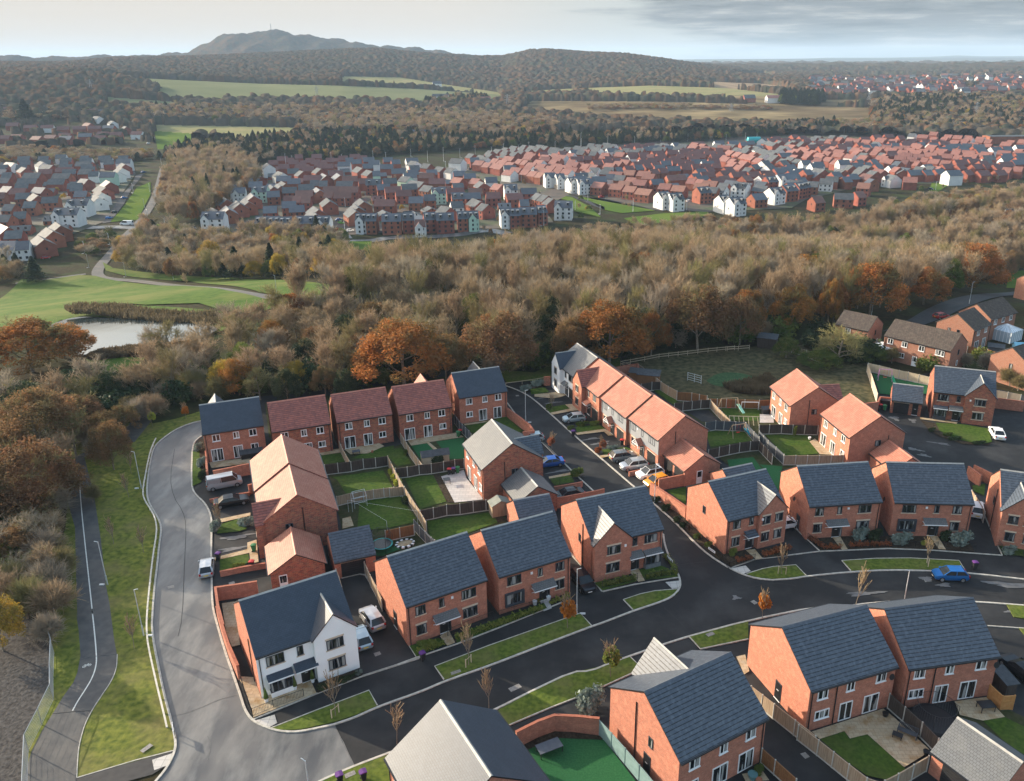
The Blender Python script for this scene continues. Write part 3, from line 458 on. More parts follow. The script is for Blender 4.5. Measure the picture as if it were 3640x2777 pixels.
ribbon('street', '1 700,1250 1 900,1243 1 1100,1243 1 1300,1258 1 1450,1288 1 1600,1335 1 1800,1385 1 2050,1415 2 430,1030 2 1000,1040 2 1600,990 2 1850,985 3 100,1085 3 700,1075 3 1050,1010 3 1250,1050', 8, m_road_old, 0.0, 0.06, 1)
sheet('pond', 'O 440,440 O 520,425 O 700,430 O 930,450 O 1300,470 O 1450,500 O 1330,560 O 1150,590 O 900,610 O 700,630 O 600,650 O 540,690 O 470,640 O 300,560 O 320,480', m_water, 0.45, smooth=2)
sheet('verge', 'M 760,1640 M 1300,1490 M 1650,1395 M 1600,1340 M 760,1600', m_grass2, 0.022)
# distant streets and greens
FAR = [('street', m_pave, '1 880,1200 1 1000,1020 1 1150,870 1 1180,790 1 1250,780 1 1140,920 1 1080,1040 1 960,1200 1 900,1210'),
 ('street', m_road_old, '2 1440,750 2 1530,680 2 1480,650 2 1600,640 2 1560,740 2 1600,880 2 1660,960 2 1570,960 2 1470,860'),
 ('street', m_road_old, '3 160,640 3 240,650 3 260,840 3 170,830 3 140,700'), ('street', m_pave, '3 870,430 3 1180,500 3 1400,560 3 1800,620 3 2110,700 4 240,700 4 640,760 4 860,830 4 760,820 4 200,720 4 0,680 3 1880,670 3 1500,600 3 1180,530 3 870,450'),
 ('street', m_pave, '3 1540,640 3 1900,680 3 2202,790 4 120,730 4 270,820 4 220,800 4 0,710 3 1890,690 3 1560,655'),
 ('green', m_far['bright'], '3 1180,530 3 1260,540 3 1500,600 3 1900,680 3 1540,640 3 1350,590 3 1200,550'), ('green', m_far['bright'], '3 1640,670 3 1880,690 4 130,790 4 240,890 4 0,850 3 2140,880 3 1900,830 3 1880,740'),
 ('green', m_far['bright'], '4 10,690 4 200,700 4 640,790 4 770,825 4 440,850 4 280,820 4 100,730'), ('green', m_far['bright'], '4 460,900 4 820,855 4 1280,830 4 1300,870 4 700,960 4 540,950'), ('green', m_far['bright'], '1 1190,900 1 1310,850 1 1310,960 1 1200,1180 1 960,1200 1 1080,1060 1 1170,930'),
 ('green', m_far['bright'], '1 1300,1210 1 1500,1230 1 1620,1280 1 1600,1310 1 1330,1250'), ('green', m_far['bright'], '1 1280,1290 1 1560,1350 1 1600,1420 1 1300,1400'), ('green', m_far['bright'], '2 1600,990 2 1850,985 2 1840,1080 2 1620,1060'), ('green', m_far['bright'], '5 1270,770 5 1300,690 5 1480,700 5 1360,780'),
 ('green', m_far['bright'], 'Q 2110,295 Q 2300,285 Q 2300,400 Q 2090,400'), ('street', m_pave, 'Q 1480,600 Q 1700,560 Q 2080,430 Q 2202,410 Q 2202,440 Q 1900,500 Q 1700,590 Q 1560,640 Q 1300,680'),
 ('yard', m_pave, 'R 0,0')]
for k, m, sp in FAR[:-1]: sheet(k, sp, m, 0.03 if k == 'street' else 0.02)
# broad brick-and-tarmac floor of the far estates, so that no leaf litter shows between the houses
sheet('estate_floor', '2 160,700 2 560,540 2 750,380 2 760,300 2 1300,220 3 900,420 3 1300,330 3 1900,200 4 700,150 4 1800,60 5 600,200 5 1500,200 5 2202,300 5 2300,560 5 1900,620 5 1300,700 5 700,700 5 60,860 4 2100,800 4 1300,840 4 700,800 3 1900,640 3 1600,800 3 1700,940 3 1200,1000 3 100,1040 2 700,980 2 200,940', mat('estate_yards', (0.05,0.045,0.042), (0.10,0.075,0.06), scale=0.12, c3=(0.045,0.07,0.022), scale3=0.05, f3=0.8, rough=0.9), 0.008)
sheet('estate_floor', '1 -100,700 1 600,660 1 1130,640 1 1180,780 1 900,1200 1 600,1320 1 450,1468 1 -300,1600', mat('old_estate_yards', (0.05,0.045,0.042), (0.08,0.065,0.055), scale=0.12, c3=(0.045,0.065,0.022), scale3=0.05, f3=0.8, rough=0.9), 0.010)

# seams and worn lines in the tarmac
m_seam = mat('tarmac_seam', (0.09,0.09,0.09), (0.14,0.135,0.13), scale=2, rough=.85); m_seamd = mat('tarmac_seam_dark', (0.02,0.02,0.022), (0.035,0.035,0.036), scale=2, rough=.7)
for sp, w_, m_ in (('N 1490,230 N 1450,480 N 1480,640 N 1560,760 N 1590,880 N 1575,1200 N 1555,1680 I -180,300', .07, m_seamd), ('M 1640,1065 M 1876,1000 I 200,905 I 400,855', .08, m_seam), ('I 1310,1150 I 1500,1535', .09, m_seam), ('I 100,1250 I 140,1330 I 100,1480', .06, m_seam), ('K 700,30 K 860,170 K 940,290', .05, m_seamd), ('G 1130,990 G 1250,970 G 1440,955', .05, m_seamd), ('H -400,1120 H 0,1040 H 200,1070', .05, m_seamd), ('M 768,520 M 850,500 M 925,490 M 1110,470', .06, m_seam), ('M 500,1040 M 690,1020 M 870,1010', .06, m_seamd)):
    ribbon('tarmac_joint', sp, w_, m_, .016, .022 if sp[0] in 'NIKGH' or sp.startswith('M 1640') else .055, 1)
m_damp = mat('dried_tarmac_patch', (0.085,0.085,0.087), (0.13,0.13,0.132), scale=1.2, rough=.6, spec=.45)
m_pale = mat('worn_tarmac', (0.085,0.085,0.083), (0.13,0.128,0.12), scale=1.5, rough=.85)
def blot(spec, sx, sy, a_, seed, m_=None):
    rs = random.Random(seed); c = at(*spec); pts = []
    for i in range(26):
        t = 2*math.pi*i/26; r = 1+.35*math.sin(t*3+seed)+.25*rs.uniform(-1, 1); x, y = sx*r*math.cos(t), sy*r*math.sin(t); pts.append(Vector((c.x+x*math.cos(a_)-y*math.sin(a_), c.y+x*math.sin(a_)+y*math.cos(a_), 0)))
    sheet('dried_patch', pts, m_ or m_damp, .014)
for i, (sp, sx, sy, a_) in enumerate(((('E',670,575),1.9,.45,.3),(('E',640,690),1.9,.4,.3),(('C',110,725),1.6,.3,.3),(('C',190,775),1.6,.3,.3),(('C',560,1130),1.7,.3,.3),(('C',650,1175),1.5,.5,.3),(('D',1125,790),.7,.9,0),(('D',1275,810),.6,.8,0),(('D',1290,1050),1.2,.4,-.5),(('D',1370,1100),1.0,.4,-.5),(('B',1900,1310),1.8,.3,.3),(('H',1500,1065),.8,.4,0),(('H',1340,1010),.7,.5,0),(('H',2080,1060),3.2,.5,-.1),(('H',800,1140),2.2,.35,.1),(('G',1700,1310),.5,.35,0),(('L',2080,60),1.2,.4,0),(('D',1500,1000),1.5,.3,-.4))): blot(sp, sx, sy, a_, i)
# ------------------------------------------------------------------ building materials
def brickmat(name, a, b, mo, rand=0.06, patch=None): return tilemat(name, a, b, mo, 0.225, 0.075, rough=0.85, ms=0.010, spec=0.15, bump=0.15, patch=patch, pscale=1.6, pf=0.7, dist=0.005)
m_brick = brickmat('red_brick', (0.43,0.135,0.082), (0.28,0.082,0.052), (0.38,0.27,0.20), patch=(0.54,0.23,0.15))
m_brickm = tilemat('mottled_brick', (0.36,0.10,0.058), (0.16,0.055,0.042), (0.30,0.22,0.17), 0.45, 0.15, rough=0.85, ms=0.012, spec=0.15, bump=0.15, patch=(0.42,0.22,0.12), pscale=1.8, pf=0.5)
m_bricko = brickmat('weathered_brick', (0.34,0.13,0.08), (0.25,0.095,0.06), (0.33,0.26,0.2), patch=(0.28,0.12,0.08))
m_render = mat('white_render', (0.87,0.87,0.86), (0.82,0.82,0.81), scale=0.6, rough=0.9, spec=0.1)
m_grender = mat('grey_render', (0.22,0.23,0.25), (0.26,0.27,0.28), scale=0.8, rough=0.9, spec=0.1)
m_stone = mat('cast_stone', (0.50,0.40,0.30), (0.58,0.48,0.37), scale=3, rough=0.85)
m_slate = tilemat('blue_slate', (0.040,0.055,0.078), (0.032,0.045,0.065), (0.018,0.02,0.026), 0.30, 0.20, rough=0.48, ms=0.012, spec=0.35, bump=0.25, patch=(0.052,0.066,0.088), pscale=0.6, pf=0.4)
m_conc = tilemat('grey_concrete_tile', (0.060,0.076,0.100), (0.044,0.058,0.080), (0.004,0.005,0.008), 0.33, 0.36, rough=0.45, ms=0.036, spec=0.5, bump=1.0, dist=0.05, patch=(0.10,0.12,0.15), pscale=2.3, pf=0.65, rows=True)
m_greyt = tilemat('light_grey_tile', (0.13,0.135,0.14), (0.11,0.115,0.12), (0.03,0.03,0.03), 0.30, 0.26, rough=0.5, ms=0.014, spec=0.35, bump=0.3, patch=(0.16,0.16,0.15), pscale=0.6, pf=0.4)
m_terra = tilemat('terracotta_tile', (0.40,0.165,0.112), (0.34,0.13,0.088), (0.13,0.05,0.035), 0.27, 0.27, rough=0.6, ms=0.018, spec=0.25, bump=0.4, patch=(0.42,0.22,0.15), pscale=0.6, pf=0.45)
m_redt = tilemat('red_pantile', (0.31,0.095,0.066), (0.19,0.062,0.050), (0.03,0.012,0.012), 0.33, 0.36, rough=0.6, ms=0.034, spec=0.4, bump=0.9, patch=(0.36,0.14,0.12), pscale=1.6, pf=0.35, rows=True)
m_brownt = tilemat('brown_tile', (0.105,0.080,0.065), (0.075,0.060,0.052), (0.025,0.02,0.018), 0.35, 0.30, rough=0.8, ms=0.03, spec=0.2, bump=0.7, patch=(0.14,0.12,0.09), pscale=1.2, pf=0.5)
m_ridge = mat('ridge_tile_grey', (0.30,0.29,0.27), (0.38,0.37,0.34), scale=2, rough=0.6); m_ridged = mat('ridge_tile_dark', (0.07,0.08,0.10), (0.10,0.11,0.13), scale=2, rough=0.5)
m_ridgeo = mat('ridge_tile_orange', (0.48,0.20,0.14), (0.40,0.15,0.10), scale=2, rough=0.6)
m_black = mat('black_plastic', (0.014,0.014,0.016), rough=0.4, spec=0.5); m_upvc = mat('white_upvc', (0.80,0.80,0.80), rough=0.35, spec=0.5); m_anth = mat('anthracite_frame', (0.040,0.048,0.060), rough=0.4, spec=0.5)
m_lead = mat('lead_grey', (0.13,0.14,0.155), (0.18,0.19,0.20), scale=3, rough=0.5); m_door = mat('black_door', (0.012,0.012,0.014), rough=0.3, spec=0.5)
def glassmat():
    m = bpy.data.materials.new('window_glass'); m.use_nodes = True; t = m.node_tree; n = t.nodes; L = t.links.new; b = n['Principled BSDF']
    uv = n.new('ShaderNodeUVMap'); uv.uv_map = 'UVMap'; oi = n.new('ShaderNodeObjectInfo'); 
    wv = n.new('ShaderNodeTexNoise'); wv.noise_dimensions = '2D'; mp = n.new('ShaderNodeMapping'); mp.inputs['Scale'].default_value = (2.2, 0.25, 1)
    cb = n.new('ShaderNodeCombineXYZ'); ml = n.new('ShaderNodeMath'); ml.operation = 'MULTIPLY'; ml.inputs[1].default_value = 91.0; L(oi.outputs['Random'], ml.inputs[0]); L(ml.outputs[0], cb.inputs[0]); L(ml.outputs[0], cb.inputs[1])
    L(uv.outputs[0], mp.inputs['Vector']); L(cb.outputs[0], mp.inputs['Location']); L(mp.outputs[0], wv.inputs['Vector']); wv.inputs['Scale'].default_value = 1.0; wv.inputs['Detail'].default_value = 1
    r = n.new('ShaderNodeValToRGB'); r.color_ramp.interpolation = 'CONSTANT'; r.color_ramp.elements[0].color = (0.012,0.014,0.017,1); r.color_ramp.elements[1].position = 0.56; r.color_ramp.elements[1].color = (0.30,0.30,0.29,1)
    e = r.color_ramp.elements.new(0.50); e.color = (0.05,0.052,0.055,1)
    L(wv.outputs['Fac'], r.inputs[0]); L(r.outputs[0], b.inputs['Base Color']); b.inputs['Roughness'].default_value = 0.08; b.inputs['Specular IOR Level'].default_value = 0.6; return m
m_glass = glassmat(); m_paper = mat('pale_blind', (0.55,0.55,0.52), rough=0.7); m_garage = mat('garage_door_black', (0.018,0.018,0.020), (0.025,0.025,0.027), scale=1, rough=0.5)
CACHE = {}
def cached(key, fn):
    if key not in CACHE: CACHE[key] = fn()
    return CACHE[key]
# a facade frame: local x along the wall to the right as seen from outside, y = outwards (negative y in wall space)
def win_frame_mesh(w, h, lights, fm):
    mb = MB(); t = 0.075 if fm is not m_upvc else 0.085; d0, d1 = -0.075, 0.02
    mb.box(-w/2, d0, 0, w/2, d1, t); mb.box(-w/2, d0, h-t, w/2, d1, h); mb.box(-w/2, d0, t, -w/2+t, d1, h-t); mb.box(w/2-t, d0, t, w/2, d1, h-t)
    for i in range(1, lights):
        x = -w/2+w*i/lights; mb.box(x-t*0.55, d0+0.005, t, x+t*0.55, d1, h-t)
    return mb.mesh('window_frame', [fm])
def pane_mesh(w, h, gz):
    mb = MB(); mb.box(-w/2+.06, -0.035, .06, w/2-.06, 0.0, h-.06, skip='')
    return mb.mesh('window_pane', [m_glass])
def lintel_mesh(w, hh):
    mb = MB(); mb.box(-w/2-.1, -0.035, 0, w/2+.1, 0.05, hh); return mb.mesh('stone', [m_stone])
def sillw_mesh(w):
    mb = MB(); mb.box(-w/2-.06, -0.13, 0, w/2+.06, 0.02, 0.06); return mb.mesh('sill', [m_upvc])
def add_window(root, face, s, z, w, h, lights, fm, stone='', name='window'):
    """face = (origin, direction angle); s metres from the left end of the wall seen from outside"""
    (ox, oy), a = face; x = ox+math.cos(a)*s; y = oy+math.sin(a)*s
    f = link(name, cached(('wf', w, h, lights, fm.name), lambda: win_frame_mesh(w, h, lights, fm)), root, (x, y, z), a)
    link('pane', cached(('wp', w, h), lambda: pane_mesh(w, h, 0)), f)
    if 's' in stone: link('sill', cached(('st', w, .15), lambda: lintel_mesh(w, .15)), f, (0, 0, -0.16))
    if 'l' in stone: link('lintel', cached(('st', w, .20), lambda: lintel_mesh(w, .20)), f, (0, 0, h+0.01))
    if 'w' in stone: link('sill', cached(('sw', w), lambda: sillw_mesh(w)), f, (0, 0, -0.065))
    return f
def door_mesh(w, h, m, glazed=True):
    mb = MB(); mb.box(-w/2, -0.06, 0, w/2, 0.02, h, 1); mb.box(-w/2+.07, -0.085, .08, w/2-.07, -0.061, h-.07, 0); mb.box(-.16, -.10, h*.55, .16, -.086, h*.55+.05, 2); mb.box(-w/2, -.12, 0, w/2, -.061, .06, 2)
    return mb.mesh('door', [m, m_anth, m_upvc])
def add_door(root, face, s, z=0.12, w=1.0, h=2.1, side=True):
    (ox, oy), a = face; x = ox+math.cos(a)*s; y = oy+math.sin(a)*s
    d = link('front_door', cached(('dr', w, h), lambda: door_mesh(w, h, m_door)), root, (x, y, z), a)
    if side: f = link('side_light', cached(('wf', .35, h, 1, 'a'), lambda: win_frame_mesh(.35, h, 1, m_anth)), root, (x+math.cos(a)*.69, y+math.sin(a)*.69, z), a); link('pane', cached(('wp', .35, h), lambda: pane_mesh(.35, h, 0)), f)
    return d
def canopy(root, face, s, z, w, dep, tm, hh=0.45, trim=m_upvc):
    (ox, oy), a = face; x = ox+math.cos(a)*s; y = oy+math.sin(a)*s; mb = MB()
    mb.prism([(0.0, hh), (-dep, 0.0), (-dep, -0.05), (0.0, hh-0.06)], -w/2, w/2, 'x')
    c = mb.build('porch_canopy', [tm], root, (x, y, z), a); m2 = MB()
    m2.box(-w/2-.01, -dep-.04, -.17, w/2+.01, -dep+.02, -.052); 
    for q in (-w/2+.03, w/2-.11): m2.bar((q+.04, -.02, -.75), (q+.04, -dep+.05, -.12), .07, .07); m2.box(q, -dep+.02, -.13, q+.08, 0.02, -.055)
    m2.build('bracket', [trim], c)
def box_bay(root, face, s, z, w, h, wm_, fm, tm, base=True):
    (ox, oy), a = face; x = ox+math.cos(a)*s; y = oy+math.sin(a)*s; d = .62
    mb = MB(); mb.box(-w/2, -d, 0, w/2, 0.05, .75); b = mb.build('bay_window', [wm_], root, (x, y, 0.0), a)
    m3 = MB(); m3.box(-w/2-.02, -d-.02, .752, w/2+.02, .02, .82); t = .09
    for q in (-w/2+t/2, -w/6, w/6, w/2-t/2): m3.box(q-t/2, -d, .82, q+t/2, -d+t, .82+h)
    for q in (-w/2, w/2-t): m3.box(q, -d+t, .82+h-t, q+t, 0, .82+h)
    m3.box(-w/2, -d+.001, .82+h, w/2, .02, .90+h); m3.build('frame', [fm], b)
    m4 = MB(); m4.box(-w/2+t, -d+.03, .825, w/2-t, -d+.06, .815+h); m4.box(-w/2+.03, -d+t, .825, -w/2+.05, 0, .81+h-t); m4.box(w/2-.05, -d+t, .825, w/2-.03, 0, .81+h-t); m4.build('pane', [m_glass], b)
    m5 = MB(); m5.prism([(0.02, 1.32+h), (-d-.18, .98+h), (-d-.18, .90+h+.002), (0.02, .90+h+.002)], -w/2-.15, w/2+.15, 'x'); m5.build('bay_roof', [tm], b)
    m6 = MB(); m6.box(-w/2-.16, -d-.23, .86+h, w/2+.16, -d-.181, .99+h); m6.build('fascia', [m_upvc], b)
def roof_part(root, L, W, he, hr, tm, edge, name='roof', x0=None, x1=None, th=0.13):
    x0 = -L/2 if x0 is None else x0; x1 = L/2 if x1 is None else x1; mb = MB()
    a = (hr-he)/(W/2); 
    for s in (-1, 1):
        p = [(x0, s*W/2, he), (x1, s*W/2, he), (x1, 0, hr), (x0, 0, hr)]
        if s > 0: p = p[::-1]
        mb.poly(p, 0)
        q = [(x0, s*W/2, he-th), (x0, 0, hr-th*1.15), (x1, 0, hr-th*1.15), (x1, s*W/2, he-th)]
        mb.poly(q if s < 0 else q[::-1], 1)
        e = [(x0, s*W/2, he-th), (x1, s*W/2, he-th), (x1, s*W/2, he), (x0, s*W/2, he)]
        mb.poly(e if s < 0 else e[::-1], 1)
        for x, k in ((x0, 1), (x1, -1)):
            g = [(x, s*W/2, he), (x, 0, hr), (x, 0, hr-th*1.15), (x, s*W/2, he-th)]
            mb.poly(g if k*s < 0 else g[::-1], 1)
    return mb.build(name, [tm, edge], root)
def gutters(root, L, W, he, sides=(-1, 1), pipes=((-1, -1),)):
    for s in sides:
        mb = MB(); y = s*(W/2+.06); mb.box(-L/2+.02, y-.07, he-.15, L/2-.02, y+.07, he-.03); mb.build('gutter', m_black, root)
    for sx, sy in pipes:
        mb = MB(); x = sx*(L/2-.35); yw = sy*(W/2-.25); yo = yw+sy*.07; mb.tube([(x, sy*(W/2+.04), he-.15), (x, yo, he-.45), (x, yo, .1)], .05, 6); mb.build('downpipe', m_black, root)
EM = {}
def house(hid, label, p, wall, tile, edge, ridge, front=(), wing=None, ends=(), group=None, name='house', cat='house', back=(), stone='ls', fm=m_anth, clad=None, pipes=((-1,-1),), wallf=None, nogut=False):
    cx, cy, yaw, L, W, he, hr = p
    root = empty(name, (cx, cy, 0), yaw); tag(root, label, cat, group)
    Lw, Ww = L/2-.07, W/2-.25; sl = (hr-he)/(W/2); zt = he+sl*.25-.14; zr = hr-.16
    mb = MB(); prof = [(-Ww, 0), (Ww, 0), (Ww, zt), (0, zr), (-Ww, zt)]
    mb.prism(prof, -Lw, Lw, 'x'); 
    if wallf is not None:
        for k, f in enumerate(mb.f):
            ys = [mb.v[i][1] for i in f]
            if max(ys) < -Ww+.01: mb.m[k] = 1
    mb.build('wall', [wall]+([wallf] if wallf else []), root)
    roof_part(root, L, W, he, hr, tile, edge)
    mb = MB(); mb.prism([(-.16, hr-.09), (0, hr+.045), (.16, hr-.09)], -L/2, L/2, 'x'); mb.build('ridge_tiles', ridge, root)
    if not nogut: gutters(root, L, W, he, (-1, 1), pipes)
    F = ((-Lw, -Ww), 0.0); faces = {'f': F, 'r': ((Lw, -Ww), math.pi/2), 'l': ((-Lw, Ww), -math.pi/2), 'b': ((Lw, Ww), math.pi)}
    wl = 2*Lw; wf = None
    if wing:
        a, b, pr, hw = wing[:4]; wmat = wing[4] if len(wing) > 4 else (wallf or wall); tm2 = wing[5] if len(wing) > 5 else tile; xa, xb = -Lw+a*wl, -Lw+b*wl; xm = (xa+xb)/2; ov = .22
        hw2 = (xb-xa)/2; s2 = (hw-he)/(hw2+ov); mb = MB(); ztw = he+s2*ov-.13
        mb.prism([(xa-xm, 0), (xb-xm, 0), (xb-xm, ztw), (0, hw-.15), (xa-xm, ztw)], -Ww-pr, -Ww+.4, 'y'); mb.build('gable_wall', wmat, root, (xm, 0, 0))
        yb = -(hr-hw)/sl; mb = MB(); ye = -Ww-pr-.08
        for s in (-1, 1):
            xe = s*(hw2+ov); yv = -W/2+.02
            q = [(0, ye, hw), (xe, ye, he), (xe, yv+.35, he), (0, yb+.12, hw)]
            mb.poly(q if s < 0 else q[::-1], 0)
            q = [(0, ye, hw-.15), (xe, ye, he-.13), (xe, yv+.35, he-.13), (0, yb+.12, hw-.15)]; mb.poly(q[::-1] if s < 0 else q, 1)
            q = [(0, ye, hw), (xe, ye, he), (xe, ye, he-.13), (0, ye, hw-.15)]; mb.poly(q[::-1] if s < 0 else q, 1)
            q = [(xe, ye, he), (xe, yv+.35, he), (xe, yv+.35, he-.13), (xe, ye, he-.13)]; mb.poly(q[::-1] if s < 0 else q, 1)
        mb.build('gable_roof', [tm2, edge], root, (xm, 0, 0))
        mb = MB(); mb.prism([(-.12, hw-.07), (0, hw+.04), (.12, hw-.07)], ye, yb+.1, 'y'); mb.build('ridge_tiles', ridge, root, (xm, 0, 0))
        wf = ((-Lw, -Ww-pr), 0.0)
    faces['w'] = wf
    if clad: 
        for xa, xb, z0, cm in clad:
            mb = MB(); mb.box(-Lw+xa*wl, -Ww-.04, z0, -Lw+xb*wl, -Ww+.02, zt); mb.build('render_panel', cm, root)
    for it in list(front)+list(ends)+list(back):
        fc, s, k = it[0], it[1], it[2]; face = faces[fc]; wlen = wl if fc in 'fbw' else 2*Ww; sm = s*wlen; st = stone
        up = 3.5
        if fm is m_upvc: st = 'w'
        if k == 'u3': add_window(root, face, sm, up, 1.75, 1.15, 3, fm, 's' if fc != 'w' and st != 'w' else st)
        elif k == 'u2': add_window(root, face, sm, up, 1.15, 1.15, 2, fm, 's' if fc != 'w' and st != 'w' else st)
        elif k == 'u1': add_window(root, face, sm, up+.05, .62, 1.1, 1, fm, 's' if st != 'w' else 'w')
        elif k == 'un': add_window(root, face, sm, up, .9, 1.1, 2, fm, 's' if st != 'w' else 'w')
        elif k == 'l3': add_window(root, face, sm, 1.0, 1.75, 1.25, 3, fm, st)
        elif k == 'l2': add_window(root, face, sm, 1.0, 1.15, 1.25, 2, fm, st)
        elif k == 'l1': add_window(root, face, sm, 1.0, .62, 1.1, 1, fm, '')
        elif k == 'lw': add_window(root, face, sm, 1.15, 1.15, 1.0, 2, fm, 'w')
        elif k == 'lx': add_window(root, face, sm, 1.15, 1.6, 1.0, 3, fm, 'w')
        elif k == 'm1': add_window(root, face, sm, 3.3, .6, 1.1, 1, m_anth, '')
        elif k == 'm2': add_window(root, face, sm, 3.3, .95, .95, 2, m_anth, '')
        elif k == 'fd': add_window(root, face, sm, .12, 1.75, 2.1, 2, fm, '', 'french_door')
        elif k == 'fn': add_window(root, face, sm, .12, 1.45, 2.1, 2, fm, '', 'french_door')
        elif k == 'sur':
            (ox, oy), a = face; x = ox+math.cos(a)*sm; y = oy+math.sin(a)*sm; mb = MB(); mb.box(-1.2,-.22,.75,1.2,.02,.95); mb.box(-1.2,-.22,2.35,1.2,.02,2.55); mb.box(-1.2,-.22,.95,-1.0,.02,2.35); mb.box(1.0,-.22,.95,1.2,.02,2.35); mb.build('window_surround', m_anth, root, (x, y, 0), a)
            add_window(root, face, sm, .95, 2.0, 1.4, 3, fm, '')
        elif k == 'door': add_door(root, face, sm)
        elif k == 'sdoor': add_door(root, face, sm, .1, .95, 2.1, False)
        elif k == 'wdoor':
            (ox, oy), a = face; x = ox+math.cos(a)*sm; y = oy+math.sin(a)*sm; f = link('side_door', cached('wdoor', lambda: win_frame_mesh(.95, 2.05, 1, m_upvc)), root, (x, y, .05), a)
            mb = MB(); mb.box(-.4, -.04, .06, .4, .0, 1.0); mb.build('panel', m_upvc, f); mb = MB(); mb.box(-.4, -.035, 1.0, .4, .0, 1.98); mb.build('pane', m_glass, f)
        elif k == 'can': canopy(root, face, sm, 2.35, it[3], .95, it[4])
        elif k == 'bay': box_bay(root, face, sm, 0, it[3], 1.25, it[4], it[5], it[6])
        elif k == 'gd':
            (ox, oy), a = face; x = ox+math.cos(a)*sm; y = oy+math.sin(a)*sm; ww = it[3]; mb = MB(); mb.box(-ww/2, -.012, .02, ww/2, .02, 2.1)
            for q in range(1, 7): mb.box(-ww/2+.02, -.03, .3*q-.02, ww/2-.02, -.0121, .3*q)
            mb.build('garage_door', m_garage, root, (x, y, 0), a); mb = MB(); mb.box(-ww/2-.1, -.05, 2.1, ww/2+.1, .02, 2.2); mb.build('lintel', it[4] if len(it) > 4 else m_stone, root, (x, y, 0), a)
        elif k == 'pipe':
            (ox, oy), a = face; x = ox+math.cos(a)*sm; y = oy+math.sin(a)*sm; mb = MB(); mb.tube([(0, -.07, .1), (0, -.07, it[3])], .055, 6); mb.build('soil_pipe', m_black, root, (x, y, 0), a)
        elif k == 'alarm':
            (ox, oy), a = face; mb = MB(); mb.box(-.13, -.09, 4.15, .13, .01, 4.45); mb.build('alarm_box', m_upvc, root, (ox+math.cos(a)*sm, oy+math.sin(a)*sm, 0), a)
        elif k == 'dish':
            (ox, oy), a = face; mb = MB(); mb.lathe([(.04, 0), (.2, .03), (.33, .10)], n=12); d = mb.build('satellite_dish', m_black, root, (ox+math.cos(a)*sm+math.sin(a)*.35, oy+math.sin(a)*sm-math.cos(a)*.35, 4.1), a); d.rotation_euler = (R_(75), 0, a)
        elif k == 'porch':
            (ox, oy), a = face; x = ox+math.cos(a)*sm; y = oy+math.sin(a)*sm; mb = MB()
            for s in (-1, 1):
                q = [(0, -1.1, 3.25), (s*1.0, -1.1, 2.4), (s*1.0, .02, 2.4), (0, .02, 3.25)]; mb.poly(q if s < 0 else q[::-1]); q2 = [(a_, b_, c_-.08) for a_, b_, c_ in q]; mb.poly(q2[::-1] if s < 0 else q2)
            c = mb.build('porch_roof', tile, root, (x, y, 0), a); mb = MB()
            for s in (-1, 1): mb.bar((s*.98, -1.08, 2.36), (0, -1.08, 3.18), .06, .1); mb.bar((s*.85, -1.05, 1.9), (s*.85, 0, 1.9), .08, .08); mb.bar((s*.85,-1.05,1.9),(s*.85,-1.05,2.4),.08,.08); mb.bar((s*.45, -1.08, 2.38), (0, -1.08, 2.85), .06, .06)
            mb.box(-.95, -1.10, 2.33, .95, -1.04, 2.42); mb.build('timber_frame', m_upvc, c)
    return root
